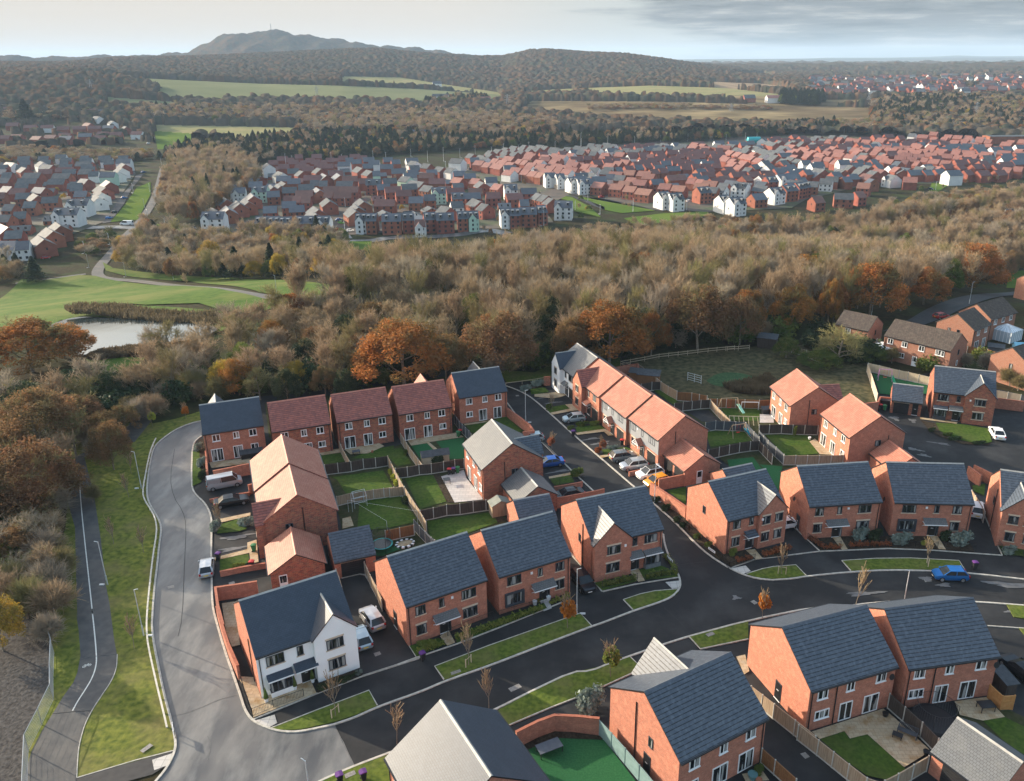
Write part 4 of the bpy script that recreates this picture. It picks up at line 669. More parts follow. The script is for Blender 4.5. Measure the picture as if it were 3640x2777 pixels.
# ------------------------------------------------------------------ the near houses: (x, y, yaw, length, width, eaves, ridge)
HP = {1:(-50.13,122.21,.384,9.09,9.27,5.03,8.26),2:(-39.59,122.84,.374,9.04,9.26,5.06,8.27),3:(-30.35,126.32,.380,8.98,9.13,5.04,8.19),4:(-20.97,129.5,.3725,8.95,9.3,5.0,8.24),5:(-11.8,136.2,.371,8.77,9.06,4.97,8.06),
6:(-5.99,110.04,-1.1886,9.2,9.5,5.03,8.32),7:(8.35,145.6,-1.185,9.0,9.3,5.05,8.28),8:(12.06,136.43,-1.1847,9.18,9.34,5.05,8.27),9:(15.86,127.58,-1.1845,9.06,9.27,5.05,8.28),10:(19.82,119.21,-1.1586,9.11,9.33,5.05,8.29),
11:(22.41,112.18,-1.1867,6.49,6.55,2.5,4.62),12:(45.02,131.01,-1.45,8.9,9.3,5.05,8.2),13:(50.41,119.07,-1.4048,9.28,9.56,5.05,8.32),14:(53.33,111.2,-1.40,6.2,6.0,2.49,4.5),15:(73.62,134.82,-.343,9.71,9.31,5.03,8.27),16:(64.97,136.47,-.3662,5.07,6.22,2.48,4.63),
17:(25.35,96.05,.3909,8.98,9.73,5.06,8.32),18:(38.66,98.79,.1175,9.96,9.89,5.05,8.47),19:(50.97,98.82,-.0593,10.16,9.76,5.04,8.52),20:(64.44,95.34,-.3353,9.3,9.84,5.08,8.49),21:(-12.89,79.44,.531,9.68,9.96,5.21,8.75),22:(-3.05,84.45,.47,9.3,9.7,5.19,8.65),
23:(8.51,91.06,.3718,9.63,10.2,5.11,8.62),24:(-26.27,71.92,.5384,9.98,10.26,5.14,8.7),25:(-36.11,104.54,-1.1958,9.73,9.65,5.05,8.39),26:(-30.44,86.86,-1.2067,6.63,6.74,2.51,4.6),27:(-24.1,88.94,.3913,5.1,6.48,2.5,4.82),28:(-6.39,51.48,-1.0331,9.3,10.45,5.06,8.71),
29:(12.81,58.96,.5293,9.87,10.39,5.06,8.53),30:(27.38,66.75,.3415,9.92,10.31,4.95,8.4),31:(38.49,68.95,.1807,9.81,9.97,4.89,8.21),32:(37.98,54.81,-1.0255,5.91,6.53,2.5,4.77),33:(-32.6,95.9,-1.19,9.0,9.65,4.85,8.15),
40:(78.51,160.68,-.8308,13.67,8.29,5.0,7.75),41:(91.37,171.29,.6771,7.6,8.52,5.0,7.83),42:(100.77,179.53,.5727,10.4,7.93,5.0,7.68),43:(68.69,171.07,-.7872,7.5,7.6,5.0,7.4),44:(-1.91,102.94,-1.1697,6.18,6.3,2.5,4.56),45:(-1.59,96.96,.3498,5.11,6.64,2.5,4.76),46:(27.79,105.76,.3779,5.01,6.37,2.5,4.59)}
GR = 'two-storey homes of the near estate'; GG = 'brick garages of the near estate'
REAR = (('f',.2,'u2'),('f',.53,'un'),('f',.81,'u2'))
def H(i, label, wall, tile, edge, ridge, **k): return house(i, label, HP[i], wall, tile, edge, ridge, group=GR, **k)
H(1, 'brick house with smooth slate-blue roof at the bend, beside the grey road', m_brick, m_slate, m_black, m_ridge, fm=m_upvc, front=REAR+(('f',.18,'fd'),('f',.53,'fn'),('f',.81,'lw')), pipes=((-1,-1),))
H(2, 'mottled brick house with red pantiles, next to the slate-roofed house at the bend', m_brickm, m_redt, m_black, m_ridgeo, fm=m_upvc, front=REAR+(('f',.2,'fd'),('f',.55,'fd'),('f',.82,'lw')), pipes=((1,-1),))
H(3, 'mottled brick house with red pantiles, middle of the three in the back row', m_brickm, m_redt, m_black, m_ridgeo, fm=m_upvc, front=REAR+(('f',.2,'fd'),('f',.53,'fn'),('f',.8,'lw')), pipes=((-1,-1),))
H(4, 'mottled brick house with red pantiles, above the twin artificial lawns', m_brickm, m_redt, m_black, m_ridgeo, fm=m_upvc, front=REAR+(('f',.18,'fd'),('f',.53,'fn'),('f',.82,'lw')), pipes=((1,-1),))
H(5, 'brick house with slate-blue roof at the top of the side street, bare brick left gable', m_brick, m_slate, m_black, m_ridge, fm=m_upvc, front=REAR+(('f',.2,'lw'),('f',.48,'fn'),('f',.79,'fn')), ends=(('l',.42,'pipe',6.0),), pipes=((1,-1),))
H(6, 'mottled brick house with pale grey sunlit roof beside the grey slab patio', m_brickm, m_greyt, m_black, m_ridge, fm=m_upvc, front=REAR+(('f',.25,'fn'),('f',.6,'fn'),('f',.86,'lw')), ends=(('r',.36,'pipe',5.6),('r',.53,'m2')), wing=None, pipes=((1,-1),(1,1)))
H(7, 'white rendered house with grey roof at the far end of the stepped terrace', m_brick, m_greyt, m_black, m_ridge, wallf=m_render, wing=(.0,.42,.9,7.6,m_render,m_slate), front=(('w',.21,'u2'),('w',.21,'l2'),('f',.52,'u1'),('f',.78,'u3'),('f',.55,'door'),('f',.56,'can',1.6,m_greyt),('f',.82,'gd',2.4)))
H(8, 'brick house with orange roof and red-tiled front gable, next to the white rendered house', m_brick, m_terra, m_black, m_ridgeo, wing=(.0,.42,.9,7.6,m_brick,m_redt), front=(('w',.21,'u2'),('w',.21,'l2'),('f',.54,'u1'),('f',.8,'u2'),('f',.55,'door'),('f',.55,'can',1.6,m_terra),('f',.82,'gd',2.4)))
H(9, 'grey rendered and brick house with orange roof, middle of the stepped terrace', m_brick, m_terra, m_black, m_ridgeo, clad=((0,1,2.5,m_grender),), front=(('f',.16,'u2'),('f',.46,'u1'),('f',.78,'u3'),('f',.16,'l2'),('f',.42,'porch'),('f',.45,'door'),('f',.78,'gd',2.4),('f',.3,'alarm')))
H(10, 'grey rendered and brick house with orange roof at the near end of the stepped terrace', m_brick, m_terra, m_black, m_ridgeo, clad=((0,1,2.5,m_grender),), front=(('f',.16,'u2'),('f',.46,'u1'),('f',.78,'u3'),('f',.16,'l2'),('f',.42,'porch'),('f',.45,'door'),('f',.78,'gd',2.4),('f',.3,'alarm')), ends=(('r',.33,'pipe',6.0),('r',.5,'m2')))
H(12, 'brick house with salmon-orange roof by the scrub field', m_brick, m_terra, m_black, m_ridgeo, fm=m_upvc, front=REAR+(('f',.25,'fd'),('f',.6,'fn'),('f',.85,'lw')), ends=(('r',.36,'pipe',6.0),('r',.47,'m2')))
H(13, 'brick house with salmon-orange roof beside the turning head', m_brick, m_terra, m_black, m_ridgeo, fm=m_upvc, front=REAR+(('f',.17,'fd'),('f',.5,'fn'),('f',.83,'lw')), ends=(('r',.7,'pipe',5.0),('r',.52,'m2')))
H(15, 'brick house with grey tiled roof and gabled front, beside the curved lawn', m_brickm, m_conc, m_black, m_ridge, wing=(.52,1.0,.6,7.7), front=(('f',.17,'u3'),('f',.42,'u1'),('w',.76,'u3'),('w',.76,'l3'),('f',.15,'bay',2.0,m_anth,m_anth,m_conc),('f',.41,'door'),('f',.40,'can',2.2,m_greyt),('w',.6,'alarm')), ends=())
H(17, 'brick corner house with gabled right side, beside the sloping garden wall', m_brick, m_conc, m_black, m_ridge, wing=(.52,1.0,.5,7.5), front=(('f',.17,'u2'),('f',.42,'u1'),('w',.64,'u2'),('w',.86,'u2'),('f',.17,'l2'),('f',.40,'door'),('f',.40,'can',1.7,m_conc),('w',.64,'l2'),('w',.86,'l2'),('w',.57,'alarm')), ends=(('l',.45,'m1'),))
H(18, 'brick house with grey roof, rust-brown hedge at its left front', m_brick, m_conc, m_black, m_ridge, front=(('f',.15,'u2'),('f',.43,'u1'),('f',.78,'u3'),('f',.15,'l2'),('f',.41,'door'),('f',.40,'can',2.9,m_greyt),('f',.78,'l3'),('f',.55,'alarm')), ends=(('l',.62,'dish'),('l',.72,'sdoor')), pipes=((1,-1),))
H(19, 'brick house with grey roof and dark square window surround', m_brick, m_conc, m_black, m_ridge, front=(('f',.2,'u3'),('f',.55,'u1'),('f',.81,'u2'),('f',.2,'sur'),('f',.53,'door'),('f',.54,'can',2.9,m_greyt),('f',.81,'l2'),('f',.42,'alarm')), ends=(('l',.75,'dish'),), pipes=((1,-1),))
H(20, 'brick house with gabled front at the right edge of the street', m_brick, m_conc, m_black, m_ridge, wing=(.0,.5,.6,7.6), front=(('w',.15,'u2'),('w',.35,'u2'),('w',.15,'l2'),('w',.38,'l2'),('f',.8,'u3'),('f',.62,'door')), ends=(('l',.6,'pipe',6.0),('l',.5,'m1')))
H(21, 'brick house with grey roof, silver car parked along its left wall', m_brick, m_conc, m_black, m_ridge, front=(('f',.17,'u2'),('f',.43,'u1'),('f',.77,'u3'),('f',.17,'l2'),('f',.44,'door'),('f',.46,'can',2.9,m_greyt),('f',.78,'l3'),('f',.56,'alarm')), ends=(('l',.62,'sdoor'),), pipes=((-1,-1),))
H(22, 'brick house with grey roof, dark window surround and white garden stones', m_brick, m_conc, m_black, m_ridge, front=(('f',.21,'u3'),('f',.57,'u1'),('f',.85,'u2'),('f',.21,'sur'),('f',.61,'door'),('f',.6,'can',2.9,m_greyt),('f',.85,'l2'),('f',.45,'alarm')), pipes=((1,-1),))
H(23, 'brick corner house with gabled left side and square bay, at the junction', m_brick, m_conc, m_black, m_ridge, wing=(.0,.52,.6,7.8), front=(('w',.27,'u3'),('f',.6,'u1'),('f',.83,'u3'),('w',.26,'l3'),('f',.58,'door'),('f',.60,'can',1.9,m_greyt),('f',.85,'bay',2.1,m_lead,m_anth,m_greyt),('w',.43,'alarm')), ends=(('l',.62,'m1'),('l',.72,'pipe',6.3)), pipes=((1,-1),))
h24 = H(24, 'white rendered corner house with slate roof and brick-capped gable', m_brick, m_slate, m_black, m_ridge, wallf=m_render, wing=(.56,1.0,.7,7.6,m_render), front=(('f',.18,'u3'),('f',.43,'u1'),('w',.77,'u3'),('w',.77,'l3'),('f',.20,'bay',2.2,m_render,m_anth,m_slate),('f',.46,'door'),('f',.46,'can',2.3,m_slate)), ends=(('l',.72,'pipe',5.4),), pipes=((-1,-1),))
H(25, 'orange-roofed brick house, far half of the pair above the parked van', m_brickm, m_terra, m_redt, m_ridgeo, front=(('f',.2,'u2'),('f',.8,'u2'),('f',.3,'l2'),('f',.6,'sdoor')))
H(33, 'orange-roofed brick house, near half of the pair, red-tiled porch gable', m_brickm, m_terra, m_redt, m_ridgeo, wing=(.52,1.0,.8,6.9,m_brickm,m_redt), front=(('w',.76,'u2'),('w',.76,'l2'),('f',.3,'u2')), ends=(('r',.35,'m2'),('r',.55,'pipe',6.2)), pipes=((1,-1),))
H(28, 'large slate-roofed house at the bottom edge, ridge pointing up the photo', m_brick, m_slate, m_black, m_ridge, fm=m_upvc, front=(('f',.2,'u2'),('f',.5,'l2')), back=(('b',.2,'u2'),))
H(29, 'brick house with blue-grey tiles and tall sunlit left gable, nearest to the viewer', m_brick, m_conc, m_black, m_ridged, fm=m_upvc, front=(('f',.17,'u2'),('f',.5,'un'),('f',.82,'u2'),('f',.17,'lw'),('f',.48,'fd'),('f',.79,'fd')), ends=(('l',.40,'pipe',6.6),('l',.62,'m1'),('l',.58,'sdoor')), pipes=((1,-1),))
H(30, 'brick house with grey roof above the L-shaped paved patio', m_brick, m_conc, m_black, m_ridged, fm=m_upvc, front=(('f',.15,'u2'),('f',.47,'un'),('f',.83,'u2'),('f',.17,'lx'),('f',.45,'fn'),('f',.75,'fd'),('f',.31,'pipe',4.8),('f',.92,'dish')), ends=(('l',.55,'sdoor'),), pipes=((-1,-1),))
H(31, 'brick house with grey roof above the round trampoline', m_brick, m_conc, m_black, m_ridged, fm=m_upvc, front=(('f',.14,'u2'),('f',.47,'un'),('f',.82,'u2'),('f',.14,'lx'),('f',.42,'fn'),('f',.72,'fd'),('f',.31,'pipe',4.8),('f',.96,'dish')), pipes=((-1,-1),))
# the cross wing at the back of the house nearest to the viewer, and small rear gables seen over the back row
def rear_gable(p, s, w, hw, pr, wall, tile, ridge):
    cx, cy, yaw, L, W, he, hr = p; u = Vector((math.cos(yaw), math.sin(yaw), 0)); Lw = L/2
    xm = (s-.5)*L; root = bpy.data.objects[CUR[0]]; mb = MB(); y0 = W/2-.5; y1 = W/2-.25+pr; s2 = (hw-he)/(w/2+.2); ov = .2
    mb.prism([(-w/2, 0), (w/2, 0), (w/2, he+s2*ov-.13), (0, hw-.15), (-w/2, he+s2*ov-.13)], y0, y1, 'y'); mb.build('gable_wall', wall, root, (xm, 0, 0)); mb = MB(); sl = (hr-he)/(W/2); yb = (hr-hw)/sl
    for q in (-1, 1):
        g = [(0, y1+.1, hw), (q*(w/2+ov), y1+.1, he), (q*(w/2+ov), W/2-.35, he), (0, yb-.12, hw)]; mb.poly(g[::-1] if q < 0 else g); g = [(a, b, c-.13) for a, b, c in g]; mb.poly(g if q < 0 else g[::-1])
    mb.build('gable_roof', tile, root, (xm, 0, 0)); mb = MB(); mb.prism([(-.12, hw-.07), (0, hw+.04), (.12, hw-.07)], yb-.1, y1+.1, 'y'); mb.build('ridge_tiles', ridge, root, (xm, 0, 0))
CUR = ['']
def rg(i, s, w, hw, pr, wall, tile, ridge):
    for o in bpy.data.objects:
        if o.parent is None and o.type == 'EMPTY' and abs(o.location.x-HP[i][0]) < .001 and abs(o.location.y-HP[i][1]) < .001: CUR[0] = o.name
    rear_gable(HP[i], s, w, hw, pr, wall, tile, ridge)
rg(29, .55, 4.6, 8.1, .6, m_brick, m_conc, m_ridge); rg(1, .27, 4.4, 7.9, .5, m_brick, m_slate, m_ridge); rg(5, .62, 4.2, 7.8, .5, m_brick, m_slate, m_ridge); rg(4, .68, 4.2, 7.9, .5, m_brickm, m_terra, m_ridgeo)
rg(6, .62, 3.6, 7.3, .8, m_brickm, m_conc, m_ridge); rg(12, .62, 4.2, 7.2, .8, m_brick, m_redt, m_ridgeo)
# garages
def Gg(i, label, wall, tile, ridge, front=(), ends=(), **k): return house(i, label, HP[i], wall, tile, m_black, ridge, group=GG, name='garage', cat='garage', front=front, ends=ends, pipes=(), **k)
Gg(11, 'double brick garage with orange roof and open white side door', m_brick, m_terra, m_ridgeo, front=(('f',.27,'gd',2.5),('f',.74,'gd',2.5)), ends=(('r',.42,'wdoor'),))
Gg(14, 'brick garage with orange roof behind the grey-roofed pair', m_brick, m_terra, m_ridgeo, back=(('b',.5,'gd',2.5),))
Gg(16, 'small garage with grey tiles beside the climbing frame garden', m_brickm, m_conc, m_ridge, front=(('f',.34,'gd',2.5),('f',.8,'sdoor')))
Gg(26, 'brick garage with orange roof and white side door behind the white house', m_brickm, m_terra, m_ridgeo, ends=(('r',.22,'wdoor'),), front=(('f',.5,'gd',2.5),))
Gg(27, 'slate-roofed garage at the end of the long drive behind the white house', m_brick, m_conc, m_ridged, front=(('f',.45,'gd',3.0),))
Gg(32, 'garage with pale grey roof at the bottom right corner', m_brick, m_greyt, m_ridge, front=(('f',.5,'gd',3.6),))
Gg(44, 'grey-roofed garage against the gable beside the slab patio', m_brickm, m_greyt, m_ridge, back=(('b',.5,'gd',2.5),))
Gg(45, 'grey-tiled garage just behind the brick pair in the middle of the street', m_brick, m_conc, m_ridge, back=(('b',.5,'gd',2.5),))
Gg(46, 'grey-tiled garage just behind the brick corner house by the orange-roofed garage', m_brick, m_conc, m_ridge, back=(('b',.5,'gd',2.5),))
# older houses at the upper right
OLD = 'older brick houses at the upper right'
def Oh(i, label, **k): return house(i, label, HP[i], m_bricko, m_brownt, m_brownt, m_brownt, group=OLD, fm=m_upvc, **k)
Oh(40, 'brown-roofed semi-detached pair with two glass conservatories', front=(('f',.1,'u2'),('f',.32,'u2'),('f',.58,'u2'),('f',.85,'u3'),('f',.3,'lw'),('f',.5,'wdoor'),), ends=(('r',.5,'l1'),('r',.5,'m1')))
Oh(41, 'brown-roofed older house with broad sunlit gable facing the drive', front=(('f',.3,'u2'),('f',.75,'u2'),('f',.3,'fd'),('f',.75,'fn')), ends=(('l',.35,'m1'),('l',.6,'m1')))
Oh(42, 'dark-roofed older house behind the ridge-roofed conservatory', front=(('f',.2,'u2'),('f',.5,'u2'),('f',.8,'u2'),('f',.3,'fd')))
Oh(43, 'older house half hidden behind the bare spreading tree', front=(('f',.4,'u2'),('f',.5,'fd')), ends=(('r',.5,'m1'),('r',.7,'l1')))
p = at('D', 2150, 560); HP[47] = (p.x+3, p.y+5.5, .55, 9, 8, 5, 7.6); Oh(47, 'brown-roofed older house cut by the right edge, window in its gable', ends=(('l',.55,'m1'),))
p = at('5', 2010, 1130); Z48 = p.z; HP[48] = (p.x+5, p.y+6, .45, 9, 8, 6, 9); house(48, 'white gabled house with slate roof standing above the wood at the right', HP[48], m_render, m_slate, m_black, m_ridge, front=(('f',.3,'u2'),), group=OLD).location.z = Z48
p = at('5', 2110, 1100); HP[49] = (p.x+12, p.y+12, .45, 11, 9, 6.5, 10); house(49, 'brick house with tall gable behind the white house above the wood', HP[49], m_brick, m_redt, m_black, m_ridgeo, group=OLD).location.z = Z48
p = at('Q', 2190, 560); HP[50] = (p.x+8, p.y+8, .5, 9, 8, 5, 7.8); Oh(50, 'older brick house with white-tipped flue, cut by the right edge')
for x, y, w, d, lb in ((1060,265,2.6,3.2,'small glass conservatory with faceted roof at the left of the older pair'),(1400,330,3.0,3.0,'flat-topped white conservatory half hidden by the hedge')):
    p = at('D', x, y); e = empty('conservatory', p, -.83); tag(e, lb, 'conservatory', 'glass conservatories'); mb = MB(); mb.box(-w, -d, 0, w, 0, .6); mb.build('base_wall', m_bricko, e); mb = MB()
    for i in range(7): q = -w+i*w/3; mb.box(q-.05, -d-.02, .6, q+.05, -d+.06, 2.3); mb.bar((q, -d, 2.32), (q*.35, -d*.45, 3.1), .07, .07)
    for i in range(4): q = -d+i*d/3; mb.box(-w, q-.05, .6, -w+.08, q+.05, 2.3); mb.box(w-.08, q-.05, .6, w, q+.05, 2.3)
    mb.box(-w-.03, -d-.05, 2.28, w+.03, -d+.05, 2.40); mb.box(-w-.03, -d+.06, 2.28, -w+.07, 0, 2.40); mb.box(w-.07, -d+.06, 2.28, w+.03, 0, 2.40); mb.bar((-w*.35, -d*.45, 3.12), (w*.35, -d*.45, 3.12), .12, .12); mb.build('frame', m_upvc, e)
    mb = MB(); mb.box(-w+.04, -d+.01, .6, w-.04, -d+.03, 2.3); mb.poly([(-w,-d,2.34),(w,-d,2.34),(w*.35,-d*.45,3.1),(-w*.35,-d*.45,3.1)]); mb.poly([(w,-d,2.34),(w,0,2.34),(w*.35,-d*.45,3.1)]); mb.poly([(-w,0,2.34),(-w,-d,2.34),(-w*.35,-d*.45,3.1)]); mb.build('glazing', mat('conservatory_glass', (0.45,0.52,0.58), rough=.15, spec=.6), e)
p = at('D', 2040, 130); 
e = empty('conservatory', p, .6); tag(e, 'large glass conservatory with pyramid roof at the top right', 'conservatory', 'glass conservatories'); mb = MB(); w = 2.4
for i in range(7):
    q = -w+i*w/3
    for yy in (-w, w): mb.box(q-.05, yy-.04, 0, q+.05, yy+.04, 2.4); mb.box(yy-.04, q-.05, 0.001, yy+.04, q+.05, 2.399)
    mb.bar((q, -w, 2.45), (0, 0, 3.6), .08, .08); mb.bar((q, w, 2.45), (0, 0, 3.6), .08, .08); mb.bar((-w, q, 2.45), (0, 0, 3.6), .08, .08); mb.bar((w, q, 2.45), (0, 0, 3.6), .08, .08)
mb.build('frame', m_upvc, e); mb = MB()
for a in range(4):
    c, s = math.cos(a*math.pi/2), math.sin(a*math.pi/2); R2 = lambda x, y, z: (c*x-s*y, s*x+c*y, z); mb.poly([R2(-w,-w,2.42), R2(w,-w,2.42), R2(0,0,3.57)]); mb.poly([R2(-w,-w,.02), R2(w,-w,.02), R2(w,-w,2.4), R2(-w,-w,2.4)])
mb.build('glazing', bpy.data.materials['conservatory_glass'], e)
# ------------------------------------------------------------------ fences and garden walls
m_fdark = mat('dark_fence_board', (0.040,0.030,0.026), (0.075,0.058,0.048), scale=3, rough=0.85, stretch=(6,6,0.3)); m_fgrey = mat('grey_fence_board', (0.055,0.062,0.072), (0.085,0.092,0.105), scale=3, rough=0.8, stretch=(6,6,0.3))
m_fwood = mat('weathered_fence_board', (0.24,0.17,0.11), (0.36,0.28,0.20), scale=3, rough=0.85, stretch=(7,7,0.3)); m_fbrown = mat('brown_fence_board', (0.17,0.075,0.032), (0.26,0.12,0.05), scale=3, rough=0.85, stretch=(7,7,0.3))
m_fpale = mat('pale_fence_board', (0.42,0.34,0.24), (0.52,0.43,0.31), scale=3, rough=0.85, stretch=(7,7,0.3)); m_fgreen = mat('sage_painted_fence', (0.14,0.22,0.22), (0.18,0.27,0.27), scale=2, rough=0.7); m_forange = mat('new_orange_fence', (0.42,0.19,0.06), (0.50,0.25,0.09), scale=3, rough=0.8)
m_cpost = mat('concrete_post', (0.38,0.36,0.32), (0.48,0.46,0.42), scale=4, rough=0.85)
def tops(spec, h):
    out = []; r = None
    for tok in spec.split():
        if ',' in tok: x, y = tok.split(','); p = at(r, float(x), float(y), h); out.append(Vector((p.x, p.y, 0)))
        else: r = tok
    return out
def fence(spec, h, m, label, post=m_cpost, step=1.85, closed=False, base=0.2, group='garden fences of the near estate', rails=False, name='fence', ph=0.08, ofs=0.0):
    pts = tops(spec, h) if isinstance(spec, str) else spec; o = pts[0]; root = empty(name, o); tag(root, label, 'fence', group)
    posts = [pts[0]]
    for a, b in zip(pts[:-1], pts[1:]):
        L = (b-a).length; n = max(1, round(L/step))
        for i in range(n): posts.append(a+(b-a)*(i+1)/n)
    pm = cached(('post', post.name, h, ph), lambda: (lambda q: (q.box(-.055, -.055, 0, .055, .055, h+ph), q.mesh('post', [post]))[1])(MB()))
    for p in posts: link('post', pm, root, p-o)
    for a, b in zip(posts[:-1], posts[1:]):
        d = b-a; L = d.length-.12
        if L < .2: continue
        def mk(L=L):
            q = MB(); q.box(-L/2, -.025, base, L/2, .025, h-.04)
            if base > .1: q.box(-L/2, -.03, 0.02, L/2, .03, base-.003, 1)
            q.box(-L/2, -.05, h-.038, L/2, .05, h)
            if rails:
                for z in (.45, 1.05): q.box(-L/2, -.06, z, L/2, -.026, z+.09)
            return q.mesh('panel', [m, post])
        link('panel', cached(('panel', m.name, post.name, round(L, 1), h, base, rails), mk), root, (a+b)/2-o, math.atan2(d.y, d.x))
    return root
fence('A 1523,1245 A 1650,1230 A 1780,1215 A 1900,1190 A 2020,1178 A 2140,1158', 1.8, m_fdark, 'dark panel fence with pale posts below the stepping-stone lawn')
fence('B 213,1158 B 245,1220 B 290,1310 B 375,1465', 1.8, m_fwood, 'weathered panel fence running down beside the yellow-green shrubs')
fence('F 378,85 F 450,200 F 525,315 F 590,430', 1.8, m_fwood, 'weathered panel fence along the left of the long shaded lawn')
fence('B 290,1280 B 405,1268 B 520,1245 B 640,1235 B 760,1215 B 870,1195 B 960,1185', 1.8, m_fdark, 'dark panel fence below the twin artificial lawns, ivy on it')
fence('E 1640,180 E 1800,140 E 2000,112 E 2202,88 F 230,98 F 378,80', 1.6, m_fwood, 'low brown board fence behind the metal playhouse frame')
fence('F 530,315 F 660,290 F 790,260 F 920,250 F 1050,230 F 1175,212 F 1262,205', 1.8, m_fdark, 'dark panel fence below the grey slab patio')
fence('F 190,515 F 330,485 F 470,455', 1.7, m_fbrown, 'brown board fence behind the chequered sandpit')
fence('F 470,405 F 525,465 F 580,520 F 640,580 F 675,605', 1.8, m_fgrey, 'grey slatted fence with tall pale posts behind the brick pair')
fence('A 1665,1010 A 1700,1090 A 1765,1205', 1.7, m_fwood, 'short weathered fence between two pantiled houses')
fence('B 340,940 B 430,1080 B 550,1240', 1.7, m_fwood, 'weathered fence left of the twin artificial lawns')
fence('B 865,750 B 915,820 B 945,850 B 975,880 B 1010,910 B 1030,940', 1.8, m_fgrey, 'dark grey fence right of the twin artificial lawns')
fence('C 1020,400 C 1100,455 C 1240,570 C 1310,615 C 1395,660', 1.9, m_fwood, 'tall board fence behind the flat-roofed garden sheds')
fence('C 1395,670 C 1540,680 C 1690,708', 1.8, m_fbrown, 'brown board fence bounding the scrub field')
fence('C 1700,735 C 1880,742 C 2060,745 C 2202,750 D 100,635', 1.8, m_fbrown, 'brown board fence behind the goal and swing')
fence('C 1045,592 C 1150,573 C 1240,568', 1.8, m_fdark, 'dark fence below the flat-roofed garden sheds')
fence('C 1370,785 C 1455,770 C 1545,760 C 1630,750 C 1720,745', 1.8, m_fdark, 'dark fence above the black toy yard')
fence('C 1725,750 C 1800,830 C 1915,945', 1.7, m_fwood, 'weathered fence between the toy yard and the goal lawn')
fence('C 1675,970 C 1775,952 C 1857,955 C 1970,962 C 2065,968', 1.8, m_fgrey, 'slate-grey fence above the swing lawn')
fence('C 2070,972 C 2100,1005 C 2150,1060 C 2202,1110', 1.8, m_fgrey, 'slate-grey fence running down right of the swing lawn')
fence('C 1705,1235 C 1810,1212 C 1910,1190 C 2010,1170 C 2115,1155 C 2202,1148 D 110,1090', 1.8, m_fdark, 'dark fence with pale posts above the white gate', )
fence('D 0,845 D 85,843 D 187,840 D 280,845 D 380,848 D 490,850', 1.8, m_fdark, 'dark fence between the two salmon-roofed houses')
fence('D 0,895 D 75,975 D 140,1030 D 205,1090', 1.8, m_fgrey, 'charcoal fence hung with climbing plants')
fence('D 205,1100 D 500,1100 D 700,1095 D 900,1088', 1.7, m_fwood, 'long weathered board fence above the grey-roofed pair')
fence('D 908,330 D 1000,350 D 1080,370 D 1165,390 D 1240,405 D 1330,425 D 1415,445', 1.8, m_fpale, 'pale panel fence behind the climbing frame garden')
fence('D 902,335 D 935,430 D 985,585', 1.8, m_fpale, 'pale board fence down the left of the climbing frame garden')
fence('L 868,848 L 1015,975 L 1180,1120 L 1335,1275', 1.8, m_fdark, 'dark fence with tall white posts beside the trampoline')
fence('L 0,1145 L 190,1290 L 480,1520 L 650,1650 L 800,1700', 1.8, m_fwood, 'weathered close-board fence around the L-shaped patio')
fence('L 820,1675 L 950,1610 L 1240,1440', 1.8, m_fwood, 'weathered close-board fence up to the pale-roofed garage')
fence('K 1530,775 K 1750,945 K 1950,1100 K 2144,1250', 1.8, m_fwood, 'long weathered fence between drive and sunlit brick gable')
fence('K 1635,1370 K 1760,1480 K 1960,1660', 1.7, m_fbrown, 'brown railed fence at the bottom edge beside the green pots', rails=True)
fence('K 78,1095 K 200,1225 K 330,1370 K 465,1530 K 600,1690', 1.8, m_fgreen, 'sage-green slatted fence beside the artificial lawn', post=m_fgreen)
fence('L 1825,760 L 1945,870 L 2060,865', 1.7, m_forange, 'new orange timber screen beside the black garden table', post=m_forange, rails=True)
fence('E 1635,890 E 1665,970 E 1690,1060 E 1720,1160', 1.6, m_fwood, 'pale-post fence behind the white house by the long drive')
fence('E 1912,820 E 1970,950 E 2030,1060 E 2080,1180', 1.7, m_fwood, 'weathered fence along the right side of the long drive')
fence('H 1745,230 H 1810,330 H 1860,420', 1.7, m_fwood, 'weathered fence between the last two houses of the street')
fence('D 1965,555 D 2180,592', 2.4, m_fpale, 'pale panel fence set on the brick wall at the right', base=0.2)
fence('Q 740,765 Q 830,790 Q 920,830', 1.5, m_fwood, 'old board fence below the bare spreading tree')
fence('D 1735,190 D 1900,215 D 2060,265 D 2200,290', 1.7, m_fbrown, 'brown fence among the older gardens')
def postrail(spec, h, m, label, step=2.4, rails=(.45,.95), w=.08, name='fence', grp='post and rail fences'):
    pts = tops(spec, h); o = pts[0]; root = empty(name, o); tag(root, label, 'fence', grp); posts = [pts[0]]
    for a, b in zip(pts[:-1], pts[1:]):
        n = max(1, round((b-a).length/step))
        for i in range(n): posts.append(a+(b-a)*(i+1)/n)
    pm = cached(('pp', m.name, h, w), lambda: (lambda q: (q.box(-w/2, -w/2, 0, w/2, w/2, h), q.mesh('post', [m]))[1])(MB()))
    for p in posts: link('post', pm, root, p-o)
    mb = MB()
    for a, b in zip(posts[:-1], posts[1:]):
        for z in rails: mb.bar(a-o+Vector((0,0,z)), b-o+Vector((0,0,z)), w*.6, w*1.3)
    mb.build('rails', m, root); return root
postrail('C 842,362 C 940,345 C 1080,320 C 1220,293 C 1500,262 C 1700,238 C 1960,212 Q 330,765 Q 470,755', 1.15, m_fpale, 'pale post and rail fence along the edge of the wood')
postrail('C 842,362 C 930,390 C 1010,398', 1.15, m_fpale, 'short post and rail return by the brick wall')
postrail('B 1370,440 B 1530,420 B 1680,398 B 1795,380', .8, m_fpale, 'low rail fence at the head of the side street', rails=(.7,))
